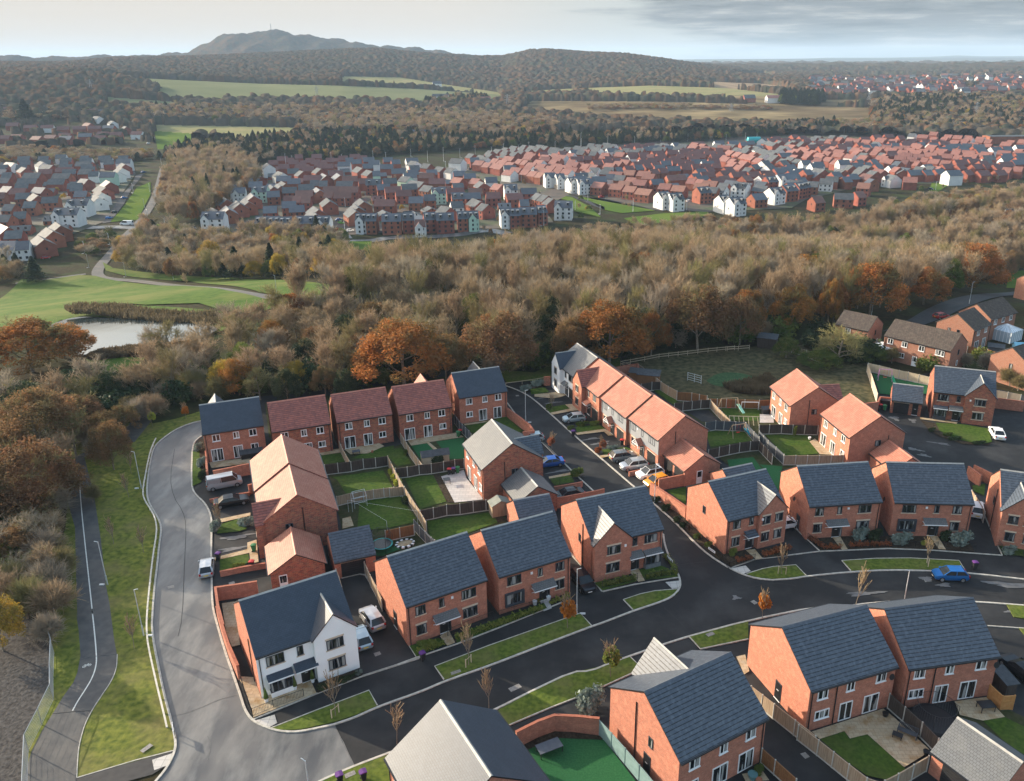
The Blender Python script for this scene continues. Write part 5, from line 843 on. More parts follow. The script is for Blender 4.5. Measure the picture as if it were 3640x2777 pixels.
def kneerail(spec, m, label):
    pts = tops(spec, .5); pts = smooth_line(pts, 2); o = pts[0]; root = empty('knee_rail', o); tag(root, label, 'knee rail'); mb = MB(); mp = MB(); acc = 0
    for a, b in zip(pts[:-1], pts[1:]):
        mb.bar(a-o+Vector((0,0,.47)), b-o+Vector((0,0,.47)), .17, .12)
        acc += (b-a).length
        if acc > 1.6: acc = 0; c = (b-o); mp.box(c.x-.06, c.y-.06, 0, c.x+.06, c.y+.06, .42)
    mb.build('rail', m, root); mp.build('posts', m, root)
m_krail = mat('grey_timber_rail', (0.42,0.39,0.33), (0.55,0.52,0.46), scale=3, rough=0.85)
kneerail('N 1330,135 N 1290,220 N 1262,330 N 1240,450 N 1218,570 N 1222,650 N 1310,780 N 1335,870 N 1335,950 N 1310,1100 N 1285,1300 N 1255,1600 M 1405,20 M 1395,160 M 1400,320 M 1430,480 M 1500,790 M 1545,970 M 1590,1165', m_krail, 'pale timber knee rail running down the verge beside the grey road')
# temporary mesh fencing at the far left
def heras(spec):
    pts = tops(spec, 2.0); o = pts[0]; root = empty('site_fence', o); tag(root, 'galvanised mesh site fence between ploughed soil and path', 'fence'); mg = mat('galvanised_steel', (0.45,0.47,0.48), rough=.4, metal=.6)
    for a, b in zip(pts[:-1], pts[1:]):
        n = max(1, round((b-a).length/3.4))
        for i in range(n):
            p, q = a+(b-a)*i/n-o, a+(b-a)*(i+.98)/n-o; mb = MB(); Z = Vector((0,0,1))
            mb.tube([p, p+Z*2], .03, 5); mb.tube([q, q+Z*2], .03, 5); mb.tube([p+Z*2, q+Z*2], .035, 5); mb.tube([p+Z*.15, q+Z*.15], .02, 5)
            for k in range(1, 24): c = p+(q-p)*k/24; mb.bar(c+Z*.15, c+Z*2, .012, .012)
            for k in range(1, 8): mb.bar(p+Z*(.15+k*.23), q+Z*(.15+k*.23), .012, .012)
            mb.build('mesh_panel', mg, root)
heras('M 435,180 M 478,320 M 468,560 M 470,755 M 355,990 M 225,1240 M 205,1680')
# brick walls
def bwall(spec, h, label, th=.24, cap=True, m=m_brick, group='brick garden walls'):
    pts = tops(spec, h); o = pts[0]; root = empty('garden_wall', o); tag(root, label, 'wall', group); mb = MB(); mc = MB()
    for i, (a, b) in enumerate(zip(pts[:-1], pts[1:])):
        d = (b-a).normalized(); e0 = th/2+.003*i if i else 0; a2 = a-o; b2 = b-o+d*(th/2-.002*i); mb.bar(a2+Vector((0,0,h/2)), b2+Vector((0,0,h/2)), th+.002*i, h)
        mc.bar(a2-d*.03+Vector((0,0,h+.035)), b2+d*.03+Vector((0,0,h+.035)), th+.05+.003*i, .075+.002*i)
    mb.build('brickwork', m, root)
    if cap: mc.build('coping', m_terra_cap, root)
    return root
m_terra_cap = mat('brick_coping', (0.36,0.13,0.08), (0.27,0.09,0.055), scale=4, rough=0.85)
bwall('E 860,1010 E 670,1040 E 455,1070 E 478,1240 E 530,1430 I 190,20 I 240,200 I 300,380 I 385,575', 1.8, 'tall brick wall wrapping the corner plot of the white house')
bwall('A 790,1235 A 705,1250 A 600,1275 A 440,1305', 1.8, 'brick wall behind the silver van')
bwall('A 362,1110 A 366,1200 A 372,1310', 1.2, 'short brick wall along the left of the house at the bend')
bwall('B 1385,690 B 1480,760 B 1600,850 B 1645,915', 1.8, 'brick wall sloping beside the top of the side street'); bwall('B 1645,915 B 1545,925', 1.8, 'brick wall end by the parked blue car')
bwall('E 500,915 E 720,870 E 945,832', .7, 'low brick wall beside the front lawn with a red bin'); bwall('E 400,210 E 600,165 E 780,140', .5, 'low brick wall between van and black saloon')
bwall('G 862,185 G 940,235 G 1030,295 G 1205,415', 1.8, 'brick wall running down the right side of the side street'); bwall('G 940,150 G 1070,125 G 1205,100', 1.8, 'brick wall below the open white garage door'); bwall('C 925,1455 C 1025,1435', .7, 'low brick wall between two parked cars')
bwall('G -180,350 G 0,325 G 160,295 G 330,262 G 400,245', 1.6, 'brick wall at the back of the corner house with the bay'); bwall('B 1845,1462 B 1980,1440 B 2115,1415', .7, 'low brick wall beside the railed lawn')
bwall('C 90,525 C 150,520', 1.8, 'short brick wall left of the white rendered end house'); bwall('C 790,430 C 900,410 C 1010,395 C 1018,440', 1.9, 'brick wall with green trellis behind the terrace')
bwall('J 1165,1212 J 1370,1110 J 1530,1052 J 1755,1062 J 1945,1082', 1.9, 'stepped brick wall around the artificial lawn'); bwall('D 870,668 D 985,655 D 1005,612 D 1090,620', 1.8, 'brick wall behind the red and green bins'); bwall('D 1955,620 D 2202,650', 1.9, 'long brick wall at the right edge')
bwall('H 1715,20 H 1770,60 H 1825,100', 1.8, 'brick wall left of the timber gate'); bwall('H 1765,10 H 1850,50 H 1920,85', 1.8, 'brick wall right of the timber gate'); bwall('A 775,1445 A 830,1430', 1.5, 'brick wall stub beside the black saloon')
# railings
def railing(spec, label, h=1.0, step=.14):
    pts = tops(spec, h); o = pts[0]; root = empty('railing', o); tag(root, label, 'railing', 'black metal railings'); mb = MB(); mp = MB(); Z = Vector((0,0,1))
    for a, b in zip(pts[:-1], pts[1:]):
        a = a-o; b = b-o; L = (b-a).length; mb.bar(a+Z*h, b+Z*h, .03, .03); mb.bar(a+Z*.15, b+Z*.15, .03, .03); n = max(2, int(L/step))
        for i in range(n): c = a+(b-a)*i/n; mb.bar(c+Z*.15, c+Z*h, .016, .016)
        m = max(1, round(L/2.2))
        for i in range(m+1): c = a+(b-a)*i/m; mp.bar(c, c+Z*(h+.08), .05, .05)
    mb.build('bars', m_black, root); mp.build('posts', m_black, root)
railing('I 390,575 I 440,760 I 520,990', 'black railing on the corner beside the paved front of the white house'); railing('I 520,990 I 720,910 I 1010,805', 'black railing across the paved front of the white house'); railing('I 1145,750 I 1300,690 I 1540,610', 'black railing under the gable of the white house')
railing('F 800,1480 F 1000,1395 F 1250,1300', 'black railing before the hedge of the left brick house in the pair'); railing('F 1300,1300 F 1600,1215 F 1735,1160', 'black railing before the hedge of the right brick house in the pair')
railing('G 390,1150 G 560,1115 G 735,1070', 'black railing before the gabled half of the corner house'); railing('G 808,1080 G 970,1040 G 1130,1015', 'black railing before the bay of the corner house'); railing('G 1125,500 G 1240,600 G 1490,790 G 1630,960', 'black railing beside the name plate on the right corner')
railing('G 1630,960 G 1700,930 G 1885,880', 'black railing before the front bed of the gabled corner house'); railing('H 295,600 H 410,690 H 595,680', 'black railing round the rust-brown hedge'); railing('H 670,685 H 850,675 H 1030,672', 'black railing before the silver-green bush'); railing('H 1040,672 H 1250,680 H 1450,685', 'black railing before the red and white garden ornaments'); railing('H 1520,690 H 1780,712', 'black railing before the last silver-green bush'); railing('B 1795,1390 B 1900,1380 B 2070,1365 B 2115,1350', 'black railing round the small lawn by the side street')
railing('H 1975,650 H 2025,730 H 2202,760', 'black railing at the right edge of the street')
# ------------------------------------------------------------------ vehicles
def paint(name, c, metal=0.5): return mat('paint_'+name, c, rough=.28, spec=.6, metal=metal)
m_tyre = mat('tyre_rubber', (.012,.012,.013), rough=.7); m_rim = mat('alloy_wheel', (.5,.5,.52), rough=.3, metal=.8); m_cglass = mat('car_glass', (.012,.016,.02), rough=.15, spec=.45); m_head = mat('headlight_lens', (.75,.78,.8), rough=.1, spec=.8); m_tail = mat('tail_light_lens', (.35,.01,.01), rough=.2, spec=.6)
m_platey = mat('yellow_plate', (.75,.55,.05), rough=.5); m_platew = mat('white_plate', (.8,.8,.78), rough=.5); m_trim = mat('car_trim', (.02,.02,.022), rough=.5)
KINDS = { # L, W, H, belt z, [windscreen base, roof front, roof rear, rear base], nose z, tail z
 'hatch':(4.05,1.74,1.47,.93,(1.02,.30,-1.35,-1.82),.74,.90),'saloon':(4.75,1.85,1.42,.92,(1.05,.25,-1.05,-1.75),.72,.95),'suv':(4.35,1.84,1.62,1.02,(1.12,.42,-1.55,-1.98),.86,1.0),'van':(5.0,1.95,1.98,1.15,(1.85,1.25,-2.30,-2.44),.98,1.12)}
def car_meshes(kind):
    L, W, Hh, zb, (x0, x1, x2, x3), zn, zt = KINDS[kind]; hw = W/2; hl = L/2
    st = [(-hl, .80, .42, zt-.12), (-hl+.12, .93, .27, zt), (-hl+.6, 1.0, .22, zb+.02), (x3+.1, 1.0, .2, zb), (0, 1.0, .2, zb-.02), (x0, 1.0, .2, zb-.03), (hl-.55, .97, .2, (zn+zb)/2+.02), (hl-.14, .88, .24, zn), (hl, .68, .38, zn-.2)]
    st.sort(); mb = MB(); n = 8; i0 = 0
    for x, k, zl, zu in st:
        w = hw*k; zm = (zl+zu)/2
        for y, z in ((-w*.86, zl), (-w, zl+.14), (-w, zm+.08), (-w*.93, zu), (w*.93, zu), (w, zm+.08), (w, zl+.14), (w*.86, zl)): mb.v.append((x, y, z))
    for s in range(len(st)-1):
        for j in range(n): a = s*n+j; b = s*n+(j+1) % n; mb.f.append((a, a+n, b+n, b)); mb.m.append(0)
    mb.f.append(tuple(range(n))); mb.m.append(0); e = (len(st)-1)*n; mb.f.append(tuple(range(e, e+n))[::-1]); mb.m.append(0)
    # roof skin and pillars
    yr = hw*.70; yb = hw*.90; zr = Hh
    mb.poly([(x1, -yr, zr-.03), (x1, yr, zr-.03), (x2, yr, zr-.03), (x2, -yr, zr-.03)][::-1])
    xm = (x1+x2)/2; 
    mb.poly([(x1+.05, -yr-.03, zr-.07), (xm, -yr-.03, zr-.03), (xm, 0, zr+.02), (x1+.02, 0, zr-.02)]); mb.poly([(xm, -yr-.03, zr-.03), (x2, -yr-.03, zr-.06), (x2, 0, zr-.01), (xm, 0, zr+.02)]); mb.poly([(x1+.02, 0, zr-.02), (xm, 0, zr+.02), (xm, yr+.03, zr-.03), (x1+.05, yr+.03, zr-.07)]); mb.poly([(xm, 0, zr+.02), (x2, 0, zr-.01), (x2, yr+.03, zr-.06), (xm, yr+.03, zr-.03)])
    for s in (-1, 1):
        mb.bar((x0+.05, s*yb, zb), (x1, s*(yr+.01), zr-.05), .07, .07); mb.bar((x3-.02, s*yb, zb), (x2, s*(yr+.01), zr-.06), .16 if kind != 'saloon' else .1, .09); mb.bar((x1, s*(yr+.02), zr-.06), (x2, s*(yr+.02), zr-.07), .07, .05)
        mb.bar((xm+.1, s*(yb+.005), zb), (xm+.05, s*(yr+.03), zr-.06), .08, .03)
        mb.box(x0-.15, s*(hw+.02)-.07, zb+.0, x0+.02, s*(hw+.10)+.0 if s > 0 else s*(hw+.1)+.12, zb+.14)
        if kind == 'van': mb.box(x2+.05, min(s*yb*.99, s*yr*1.12), zb, -.55, max(s*yb*.99, s*yr*1.12), zr-.12)
    body = mb.mesh('body', [None]); mg = MB()
    A = [(x0+.08, -yb, zb-.02), (x0+.08, yb, zb-.02), (x3-.04, yb, zb-.02), (x3-.04, -yb, zb-.02)]; B = [(x1, -yr, zr-.05), (x1, yr, zr-.05), (x2, yr, zr-.05), (x2, -yr, zr-.05)]
    for j in range(4): mg.poly([A[j], A[(j+1) % 4], B[(j+1) % 4], B[j]][::1])
    mg.poly(B); glass = mg.mesh('windows', [m_cglass]); tr = .33 if kind != 'van' else .35
    mw = MB(); mw.lathe([(tr*.6, -.1), (tr, -.1), (tr, .1), (tr*.6, .1)], n=16); ty = mw.mesh('tyre', [m_tyre]); mr = MB(); mr.lathe([(tr*.62, -.075), (tr*.62, .104)], n=12); rm = mr.mesh('rim', [m_rim])
    mh = MB(); mh.box(-.18, -.15, -.07, .03, .15, .07); hd = mh.mesh('headlight', [m_head]); mt = MB(); mt.box(-.03, -.11, -.11, .14, .11, .12); tl = mt.mesh('tail_light', [m_tail])
    mp = MB(); mp.box(-.01, -.26, -.055, .01, .26, .055); py = mp.mesh('number_plate', [m_platey]); mp = MB(); mp.box(-.01, -.26, -.055, .01, .26, .055); pw = mp.mesh('number_plate', [m_platew])
    ma = MB(); ma.box(-.03, -hw*.6, -.09, .02, hw*.6, .09); gr = ma.mesh('grille', [m_trim])
    return body, glass, ty, rm, hd, tl, py, pw, gr
def vehicle(kind, pm, rear, front, label, cat='car', name='car', group='parked cars', z=0.012, k=None, dark_roof=False):
    a = at(*rear); b = at(*front); d = b-a; L, W, Hh, zb, xs, zn, zt = KINDS[kind]; c = (a+b)/2; root = empty(name, (c.x, c.y, c.z+z), math.atan2(d.y, d.x)); tag(root, label, cat, group)
    ms = cached(('car', kind), lambda: car_meshes(kind)); key = ('body', kind, pm.name)
    def mk(): q = ms[0].copy(); q.materials.clear(); q.materials.append(pm); return q
    link('body', cached(key, mk), root); link('windows', ms[1], root); tr = .33 if kind != 'van' else .35
    for sx in (L/2-.82, -L/2+.8):
        for s in (-1, 1):
            t = link('wheel', ms[2], root, (sx, s*(W/2-.09), tr)); t.rotation_euler = (R_(-90*s), 0, 0); r = link('rim', ms[3], t)
    for s in (-1, 1): link('headlight', ms[4], root, (L/2-.16, s*W*.33, zn-.1)); link('tail_light', ms[5], root, (-L/2+.01, s*W*.39, zt-.12))
    link('number_plate', ms[6], root, (-L/2-.012, 0, .62)); link('number_plate', ms[7], root, (L/2+.012, 0, .42)); link('grille', ms[8], root, (L/2+.002, 0, zn-.25))
    if dark_roof: mb = MB(); mb.poly([(xs[1], -W*.33, Hh+.025), (xs[2]+.3, -W*.33, Hh+.025), (xs[2]+.3, W*.33, Hh+.025), (xs[1], W*.33, Hh+.025)]); mb.build('glass_roof', m_cglass, root)
    return root
silver = paint('silver', (.42,.43,.45)); pblue = paint('pale_blue_silver', (.36,.44,.48)); grey = paint('grey', (.20,.21,.22)); white = paint('white', (.75,.75,.75), 0.0); black = paint('black', (.012,.014,.02)); blue = paint('bright_blue', (.012,.14,.42)); orange = paint('orange', (.75,.28,.02), .1); red = paint('red', (.35,.015,.015), .2); dblue = paint('deep_blue', (.02,.10,.38)); green = paint('lime_green', (.15,.5,.05), .1)
vehicle('van', silver, ('A',385,1490), ('A',712,1425), 'silver camper van parked beside the brick wall', 'van', 'van')
vehicle('saloon', black, ('E',462,285), ('E',775,225), 'black saloon parked on the drive below the silver van')
vehicle('hatch', silver, ('E',372,985), ('E',382,835), 'silver hatchback half on the kerb of the grey road')
vehicle('suv', silver, ('I',1735,262), ('I',1610,80), 'silver people carrier on the long drive, rear window facing the viewer')
vehicle('hatch', pblue, ('I',1610,440), ('I',1525,260), 'pale blue hatchback tucked behind the white gable')
vehicle('hatch', pblue, ('C',480,945), ('C',290,965), 'small pale blue hatchback before the red-gabled house')
vehicle('suv', grey, ('C',745,1350), ('C',985,1315), 'grey crossover, furthest of the parked row by the end terrace')
vehicle('suv', silver, ('C',1095,1400), ('C',845,1435), 'silver estate car between the grey crossover and the white car')
vehicle('suv', white, ('C',1262,1470), ('C',992,1530), 'white crossover with dark glass roof beside the low wall', dark_roof=True)
vehicle('hatch', orange, ('C',1290,1545), ('C',1095,1600), 'orange hatchback half hidden behind the brick wall')
vehicle('saloon', dblue, ('B',1895,1240), ('B',1690,1265), 'blue coupe poking out behind the lean-to roof')
vehicle('hatch', pblue, ('B',1690,1005), ('B',1560,1020), 'blue-grey hatchback behind the sunlit grey roof')
vehicle('suv', black, ('G',130,1090), ('G',265,1275), 'black crossover facing the street between two brick houses')
vehicle('hatch', blue, ('H',1705,1010), ('H',1385,1000), 'bright blue hatchback parked on the main road')
vehicle('suv', white, ('H',1785,480), ('H',1768,375), 'white hatchback seen from behind, between the last two houses')
vehicle('saloon', white, ('D',1995,975), ('D',1948,898), 'white saloon beside the curved lawn')
vehicle('saloon', black, ('L',2230,760), ('L',1990,560), 'dark car on the drive right of the trampoline garden')
vehicle('hatch', white, ('H',60,560), ('H',150,545), 'white car nose just showing left of the rust-brown hedge')
vehicle('saloon', black, ('G',150,310), ('G',-50,345), 'dark car behind the brick wall at the corner house with the bay')
vehicle('hatch', red, ('Q',1640,592), ('Q',1715,585), 'dark red car by the wood at the upper right')
# ------------------------------------------------------------------ street furniture
m_galv = mat('galvanised_post', (.50,.53,.55), (.60,.63,.64), scale=4, rough=.45, metal=.3)
LAMPS = [('N',1207,567,'beside the grey road near the knee rail','l'),('N',918,1388,'standing in the grass right of the shared path','l'),('M',1370,292,'between the shared path and the knee rail','r'),('F',2065,1325,'between the left verge and the black crossover','r'),('G',898,372,'at the foot of the sloping garden wall','r'),('B',1565,830,'beside the top of the side street','r'),
 ('H',1125,1330,'behind the roofs, opposite the bright blue hatchback','l'),('I',1105,2010,'nearest to the viewer, cut by the bottom edge','l'),('O',1012,950,'at the dark edge of the wood','l'),('O',822,155,'first along the park path','l'),('O',1132,175,'second along the park path','l'),('O',580,95,'where the park paths meet','l'),('O',1808,285,'at the end of the park meadow','l'),('Q',1855,500,'by the older street at the upper right','r'),('Q',1238,575,'behind the older house by the spreading tree','r')]
def lamp_meshes(h):
    mb = MB(); mb.tube([(0,0,0),(0,0,1.3)], .085, 8); mb.tube([(0,0,1.3),(0,0,h)], [.055,.045], 8); pole = mb.mesh('post', [m_galv]); mb = MB(); mb.tube([(0,0,h-.05),(.25,0,h+.06),(.45,0,h+.08)], .035, 6); arm = mb.mesh('arm', [m_galv])
    mb = MB(); mb.prism([(-.13,-.02),(.13,-.02),(.10,.09),(-.10,.09)], .40, .98); hd = mb.mesh('lantern', [m_galv]); return pole, arm, hd
def lamp(p, label, ang_=0, h=6.0, group='street lamps', s=1.0):
    r = empty('street_lamp', p, ang_); tag(r, label, 'street lamp', group); ms = cached(('lamp', h), lambda: lamp_meshes(h))
    for nme, m in zip(('post','arm','lantern'), ms): link(nme, m, r)
    return r
for r, x, y, lb, sd_ in LAMPS: lamp(at(r, x, y, .05), 'grey steel street lamp '+lb, 0 if sd_ == 'r' else math.pi*(.85 if r == 'I' else 1))
def sign(p, ang_, w, h, z0, label, mt_=None, legs=2):
    r = empty('street_sign', p, ang_); tag(r, label, 'street sign', 'street name plates'); mb = MB(); mb.box(-w/2, -.02, z0, w/2, .02, z0+h); pl = mb.build('plate', m_upvc, r)
    mb = MB()
    for k in range(7): mb.box(-w*.36+k*w*.105, -.024, z0+h*.35, -w*.36+k*w*.105+w*.06, -.0201, z0+h*.68)
    mb.build('lettering', m_black, pl)
    for s in (-1, 1): mb = MB(); mb.box(s*w*.35-.03, .021, 0, s*w*.35+.03, .07, z0+h); mb.build('leg', m_black if legs == 2 else m_galv, r)
a = at('G', 1430, 870, .1); b = at('G', 1480, 905, .1); sign((a+b)/2, math.atan2((b-a).y, (b-a).x), 1.25, .3, .55, 'white street name plate on legs at the right-hand corner')
a = at('G', 1020, 950, .1); b = at('G', 1075, 1000, .1); sign((a+b)/2, math.atan2((b-a).y, (b-a).x)+math.pi, 1.25, .3, .55, 'street name plate seen from behind at the left-hand corner')
a = at('M', 1652, 1180, .1); b = at('M', 1672, 1300, .1); sign((a+b)/2, math.atan2((b-a).y, (b-a).x), 1.3, .32, .7, 'street name plate on the kerb at the end of the knee rail')
BC = {'purple': (.10,.03,.16), 'red': (.45,.03,.03), 'green': (.03,.16,.06), 'black': (.02,.02,.022)}
BM = {k: mat('bin_'+k, v, rough=.5) for k, v in BC.items()}
def wbin(spec, lid, label, body='black', ang_=0.0):
    r = empty('wheelie_bin', at(*spec, .1), ang_); tag(r, label, 'bin', 'wheelie bins')
    def mk():
        q = MB(); q.prism([(-.20,.06),(.20,.06),(.28,.92),(-.28,.92)], -.22, .22, 'y'); q.v = [(x*(.85+.15*z/.92), y*(.8+.28*z/.92), z) for x, y, z in [(v[0], v[1], v[2]) for v in q.v]]; return q.mesh('body', [BM[body]])
    b = link('body', cached(('bin', body), mk), r); q = MB(); q.prism([(-.31,.925),(.33,.925),(.30,1.0),(0,1.05),(-.29,1.01)], -.29, .29, 'y'); q.box(-.36,-.2,.90,-.30,.2,.96)
    link('lid', cached(('lid', lid), lambda: q.mesh('lid', [BM[lid]])), r); w_ = MB(); w_.lathe([(.1,-.03),(.1,.03)], n=10)
    for s in (-1, 1): t = link('wheel', cached('binwheel', lambda: w_.mesh('wheel', [m_tyre])), r, (-.17, s*.24, .1)); t.rotation_euler = (R_(90), 0, 0)
wbin(('E',487,795),'purple','purple-lidded bin at the kerb of the grey road',ang_=-.3); wbin(('E',837,715),'green','green bin against the wall by the paved corner','green'); wbin(('E',817,875),'red','red-lidded bin behind the low front wall')
wbin(('I',1365,1690),'purple','purple-lidded bin on the bottom verge, left of the pair',ang_=.5); wbin(('I',1590,1665),'purple','purple-lidded bin on the bottom verge, right of the pair',ang_=.5); wbin(('J',277,525),'purple','overfull purple-lidded bin at the hedge corner',ang_=.6); wbin(('C',378,1100),'purple','purple-lidded bin at the kerb of the side street',ang_=.3)
wbin(('C',857,1188),'red','red-lidded bin beside the terrace garage door'); wbin(('B',820,1338),'red','red-lidded bin, left of three on the slab patio'); wbin(('B',860,1332),'purple','purple-lidded bin, middle of three on the slab patio'); wbin(('B',902,1322),'green','green bin, right of three on the slab patio','green')
wbin(('B',908,970),'green','green bin beside the twin artificial lawns','green',.8); wbin(('B',925,955),'red','red-lidded bin behind the green one by the artificial lawns'); wbin(('D',1005,715),'red','red-lidded bin in the brick alcove'); wbin(('D',1038,722),'green','green bin in the brick alcove','green'); wbin(('H',1765,918),'purple','purple-lidded bin on the far pavement beside the bright blue hatchback')
# ------------------------------------------------------------------ garden things
def shed(spec, label, w, d, h, wallm, roofm, ang_=.37, flat=False):
    r = empty('shed', at(*spec, .1), ang_); tag(r, label, 'shed', 'garden sheds'); mb = MB(); rise = .25 if flat else .6
    if flat: mb.prism([(-d/2,0),(d/2,0),(d/2,h+rise),(-d/2,h)], -w/2, w/2)
    else: mb.prism([(-d/2,0),(d/2,0),(d/2,h),(0,h+rise),(-d/2,h)], -w/2, w/2)
    mb.build('wall', wallm, r); mb = MB(); o = .15
    if flat: mb.prism([(-d/2-o,h+.01-o*.1),(d/2+o,h+rise+.05),(d/2+o,h+rise+.11),(-d/2-o,h+.07)], -w/2-o, w/2+o)
    else:
        k = rise/(d/2); mb.prism([(-d/2-o,h-k*o+.01),(0,h+rise+.01),(d/2+o,h-k*o+.01),(d/2+o,h-k*o+.07),(0,h+rise+.08),(-d/2-o,h-k*o+.07)], -w/2-o, w/2+o)
    mb.build('roof', roofm, r); mb = MB(); mb.box(-.4, -d/2-.03, .05, .4, -d/2-.001, h-.15); mb.build('door', wallm, r)
m_felt = mat('roof_felt', (.05,.055,.062), (.075,.08,.09), scale=2, rough=.9); m_feltg = mat('grey_green_felt', (.16,.17,.15), (.22,.23,.20), scale=2, rough=.9)
shed(('B',680,1215), 'long shed with dark felt roof behind the dark fence', 4.2, 1.8, 1.5, m_fpale, m_felt, .3); shed(('F',1310,345), 'narrow shed with grey-green roof in the lawn corner', 1.6, 2.6, 1.8, m_fwood, m_feltg, 1.95)
shed(('C',985,560), 'smaller flat-roofed garden shed, left of the pair', 2.2, 2.0, 2.0, m_fbrown, m_felt, -.3, True); shed(('C',1115,580), 'larger flat-roofed garden shed, right of the pair', 4.2, 2.6, 2.0, m_fbrown, m_felt, -.25, True); shed(('Q',580,765), 'dark shed at the edge of the scrub field', 4, 3, 2.2, m_fdark, m_felt, -.4, True)
shed(('L',1935,790), 'black-roofed garden store beside the orange screen', 1.2, 2.2, 1.4, m_fdark, m_felt, .2, True); shed(('D',1960,250), 'low grey garden shed among the older gardens', 3, 2, 1.6, m_fgrey, m_felt, -.5, True); shed(('D',2160,255), 'pale blue summerhouse among the older gardens', 2.6, 2, 2.0, mat('pale_blue_wood', (.20,.42,.55), rough=.7), mat('blue_felt', (.16,.38,.52), rough=.8), -.2)
shed(('D',1045,690), 'black store lean-to behind the coloured bins', 1.8, .9, 1.3, m_black, m_felt, -.36, True); shed(('A',815,1170), 'long black garden store against the house at the bend', 3.2, 1.0, .9, m_black, m_felt, .38, True); shed(('D',55,745), 'black storage box on the paved corner', 1.6, .8, .8, m_black, m_black, .2, True)
def tramp(spec, rad, label, net=True, pad=(.02,.25,.25), h=.75):
    r = empty('trampoline', at(*spec, .1)); tag(r, label, 'trampoline', 'trampolines'); mb = MB(); mb.lathe([(rad*.86, h-.01), (rad*.86, h+.01)], n=24); mb.build('mat', m_black, r); mb = MB(); n = 24
    for j in range(n):
        a, b = 2*math.pi*j/n, 2*math.pi*(j+1)/n; mb.poly([(rad*.86*math.cos(a),rad*.86*math.sin(a),h+.03),(rad*math.cos(a),rad*math.sin(a),h+.02),(rad*math.cos(b),rad*math.sin(b),h+.02),(rad*.86*math.cos(b),rad*.86*math.sin(b),h+.03)])
    mb.build('pad', mat('trampoline_pad', pad, rough=.6), r); mb = MB()
    for j in range(6):
        a = 2*math.pi*j/6; c, s = rad*1.02*math.cos(a), rad*1.02*math.sin(a); mb.tube([(c,s,0),(c,s,h+1.5),(c*.8,s*.8,h+1.8)] if net else [(c,s,0),(c,s,h)], .025, 5)
    for j in range(n): a, b = 2*math.pi*j/n, 2*math.pi*(j+1)/n; q = rad*.82 if net else rad; z = h+1.8 if net else h; mb.bar((q*math.cos(a),q*math.sin(a),z),(q*math.cos(b),q*math.sin(b),z),.03,.03)
    if net:
        for j in range(48): a = 2*math.pi*j/48; mb.bar((rad*.9*math.cos(a),rad*.9*math.sin(a),h),(rad*.82*math.cos(a),rad*.82*math.sin(a),h+1.8),.01,.01)
    mb.build('frame', m_black, r)
tramp(('E',2090,690), 1.4, 'netted trampoline with teal pad behind the slate-roofed garage'); tramp(('L',1280,1150), 2.1, 'large black trampoline with curved poles and scattered balls', pad=(.015,.015,.017))
def table_(spec, w, d, h, label, m, ang_=.5, name='garden_table'):
    r = empty(name, at(*spec, .11), ang_); tag(r, label, 'table', 'garden tables'); mb = MB(); mb.box(-w/2,-d/2,h-.05,w/2,d/2,h); mb.build('top', m, r)
    lm = MB(); lm.box(-.03,-.03,0,.03,.03,h-.051); q = lm.mesh('leg', [m_black])
    for a in (-1, 1):
        for b in (-1, 1): link('leg', q, r, (a*(w/2-.08), b*(d/2-.08), 0))
m_tab = mat('slate_blue_top', (.07,.08,.10), (.09,.10,.12), scale=2, rough=.5)
table_(('J',1480,1400), 2.3, 1.2, .75, 'dark slatted table on the artificial lawn', m_tab, .45); table_(('L',1775,1000), 1.5, 1.0, .72, 'black glass table beside the orange screen', m_black, .1); table_(('L',935,1265), .9, .6, .42, 'low black coffee table before the grey bench', m_black, -.6); table_(('B',795,1425), 1.0, 1.0, .72, 'small metal bistro table on the slab patio', m_black, .3)
table_(('A',1835,1140),1.2,.8,.6,'small blue-grey table by the rear wall of the middle pantiled house', m_tab,.4)
r = empty('garden_bench', at('L', 1030, 1240, .11), -.62); tag(r, 'dark grey slatted garden bench against the dark fence', 'bench'); mb = MB()
for k in range(5): mb.box(-.85, -.3+k*.12, .42, .85, -.2+k*.12, .45)
mb.build('seat', m_fgrey, r); mb = MB()
for k in range(14): mb.box(-.84+k*.125, .30, .46, -.79+k*.125, .33, .9)
mb.box(-.87,.295,.9,.87,.34,.97); mb.build('backrest', m_fgrey, r); mb = MB()
for a in (-.83,.83): mb.box(a-.04,-.32,0,a+.04,-.25,.62); mb.box(a-.04,.28,0,a+.04,.34,.62); mb.box(a-.04,-.32,.621,a+.04,.34,.67)
mb.build('frame', m_fgrey, r)
def aframe(spec, label, m, sm, ang_=0.3, w=2.4, h=2.0, slide=True):
    r = empty('swing_set', at(*spec, .1), ang_); tag(r, label, 'swing set', 'garden play frames'); mb = MB()
    for a in (-w/2, w/2): mb.bar((a-.2*np.sign(a)*-1,-.9,0),(a,0,h),.09,.09); mb.bar((a+.2*np.sign(a),.9,0),(a,0,h),.09,.09)
    mb.bar((-w/2,0,h),(w/2,0,h),.1,.1); mb.build('frame', m, r); mb = MB(); mb.bar((-.3,0,h),(-.3,0,.6),.02,.02); mb.bar((.3,0,h),(.3,0,.6),.02,.02); mb.box(-.3,-.12,.56,.3,.12,.6); mb.build('seat', red_, r)
    if slide: mb = MB(); mb.bar((w/2+.1,0,1.1),(w/2+.6,-1.9,.15),.45,.05); mb.bar((w/2+.33,.02,1.17),(w/2+.83,-1.88,.22),.04,.1); mb.bar((w/2-.12,.02,1.17),(w/2+.37,-1.88,.22),.04,.1); mb.build('slide', sm, r)
red_ = mat('red_plastic', (.5,.02,.02), rough=.4)
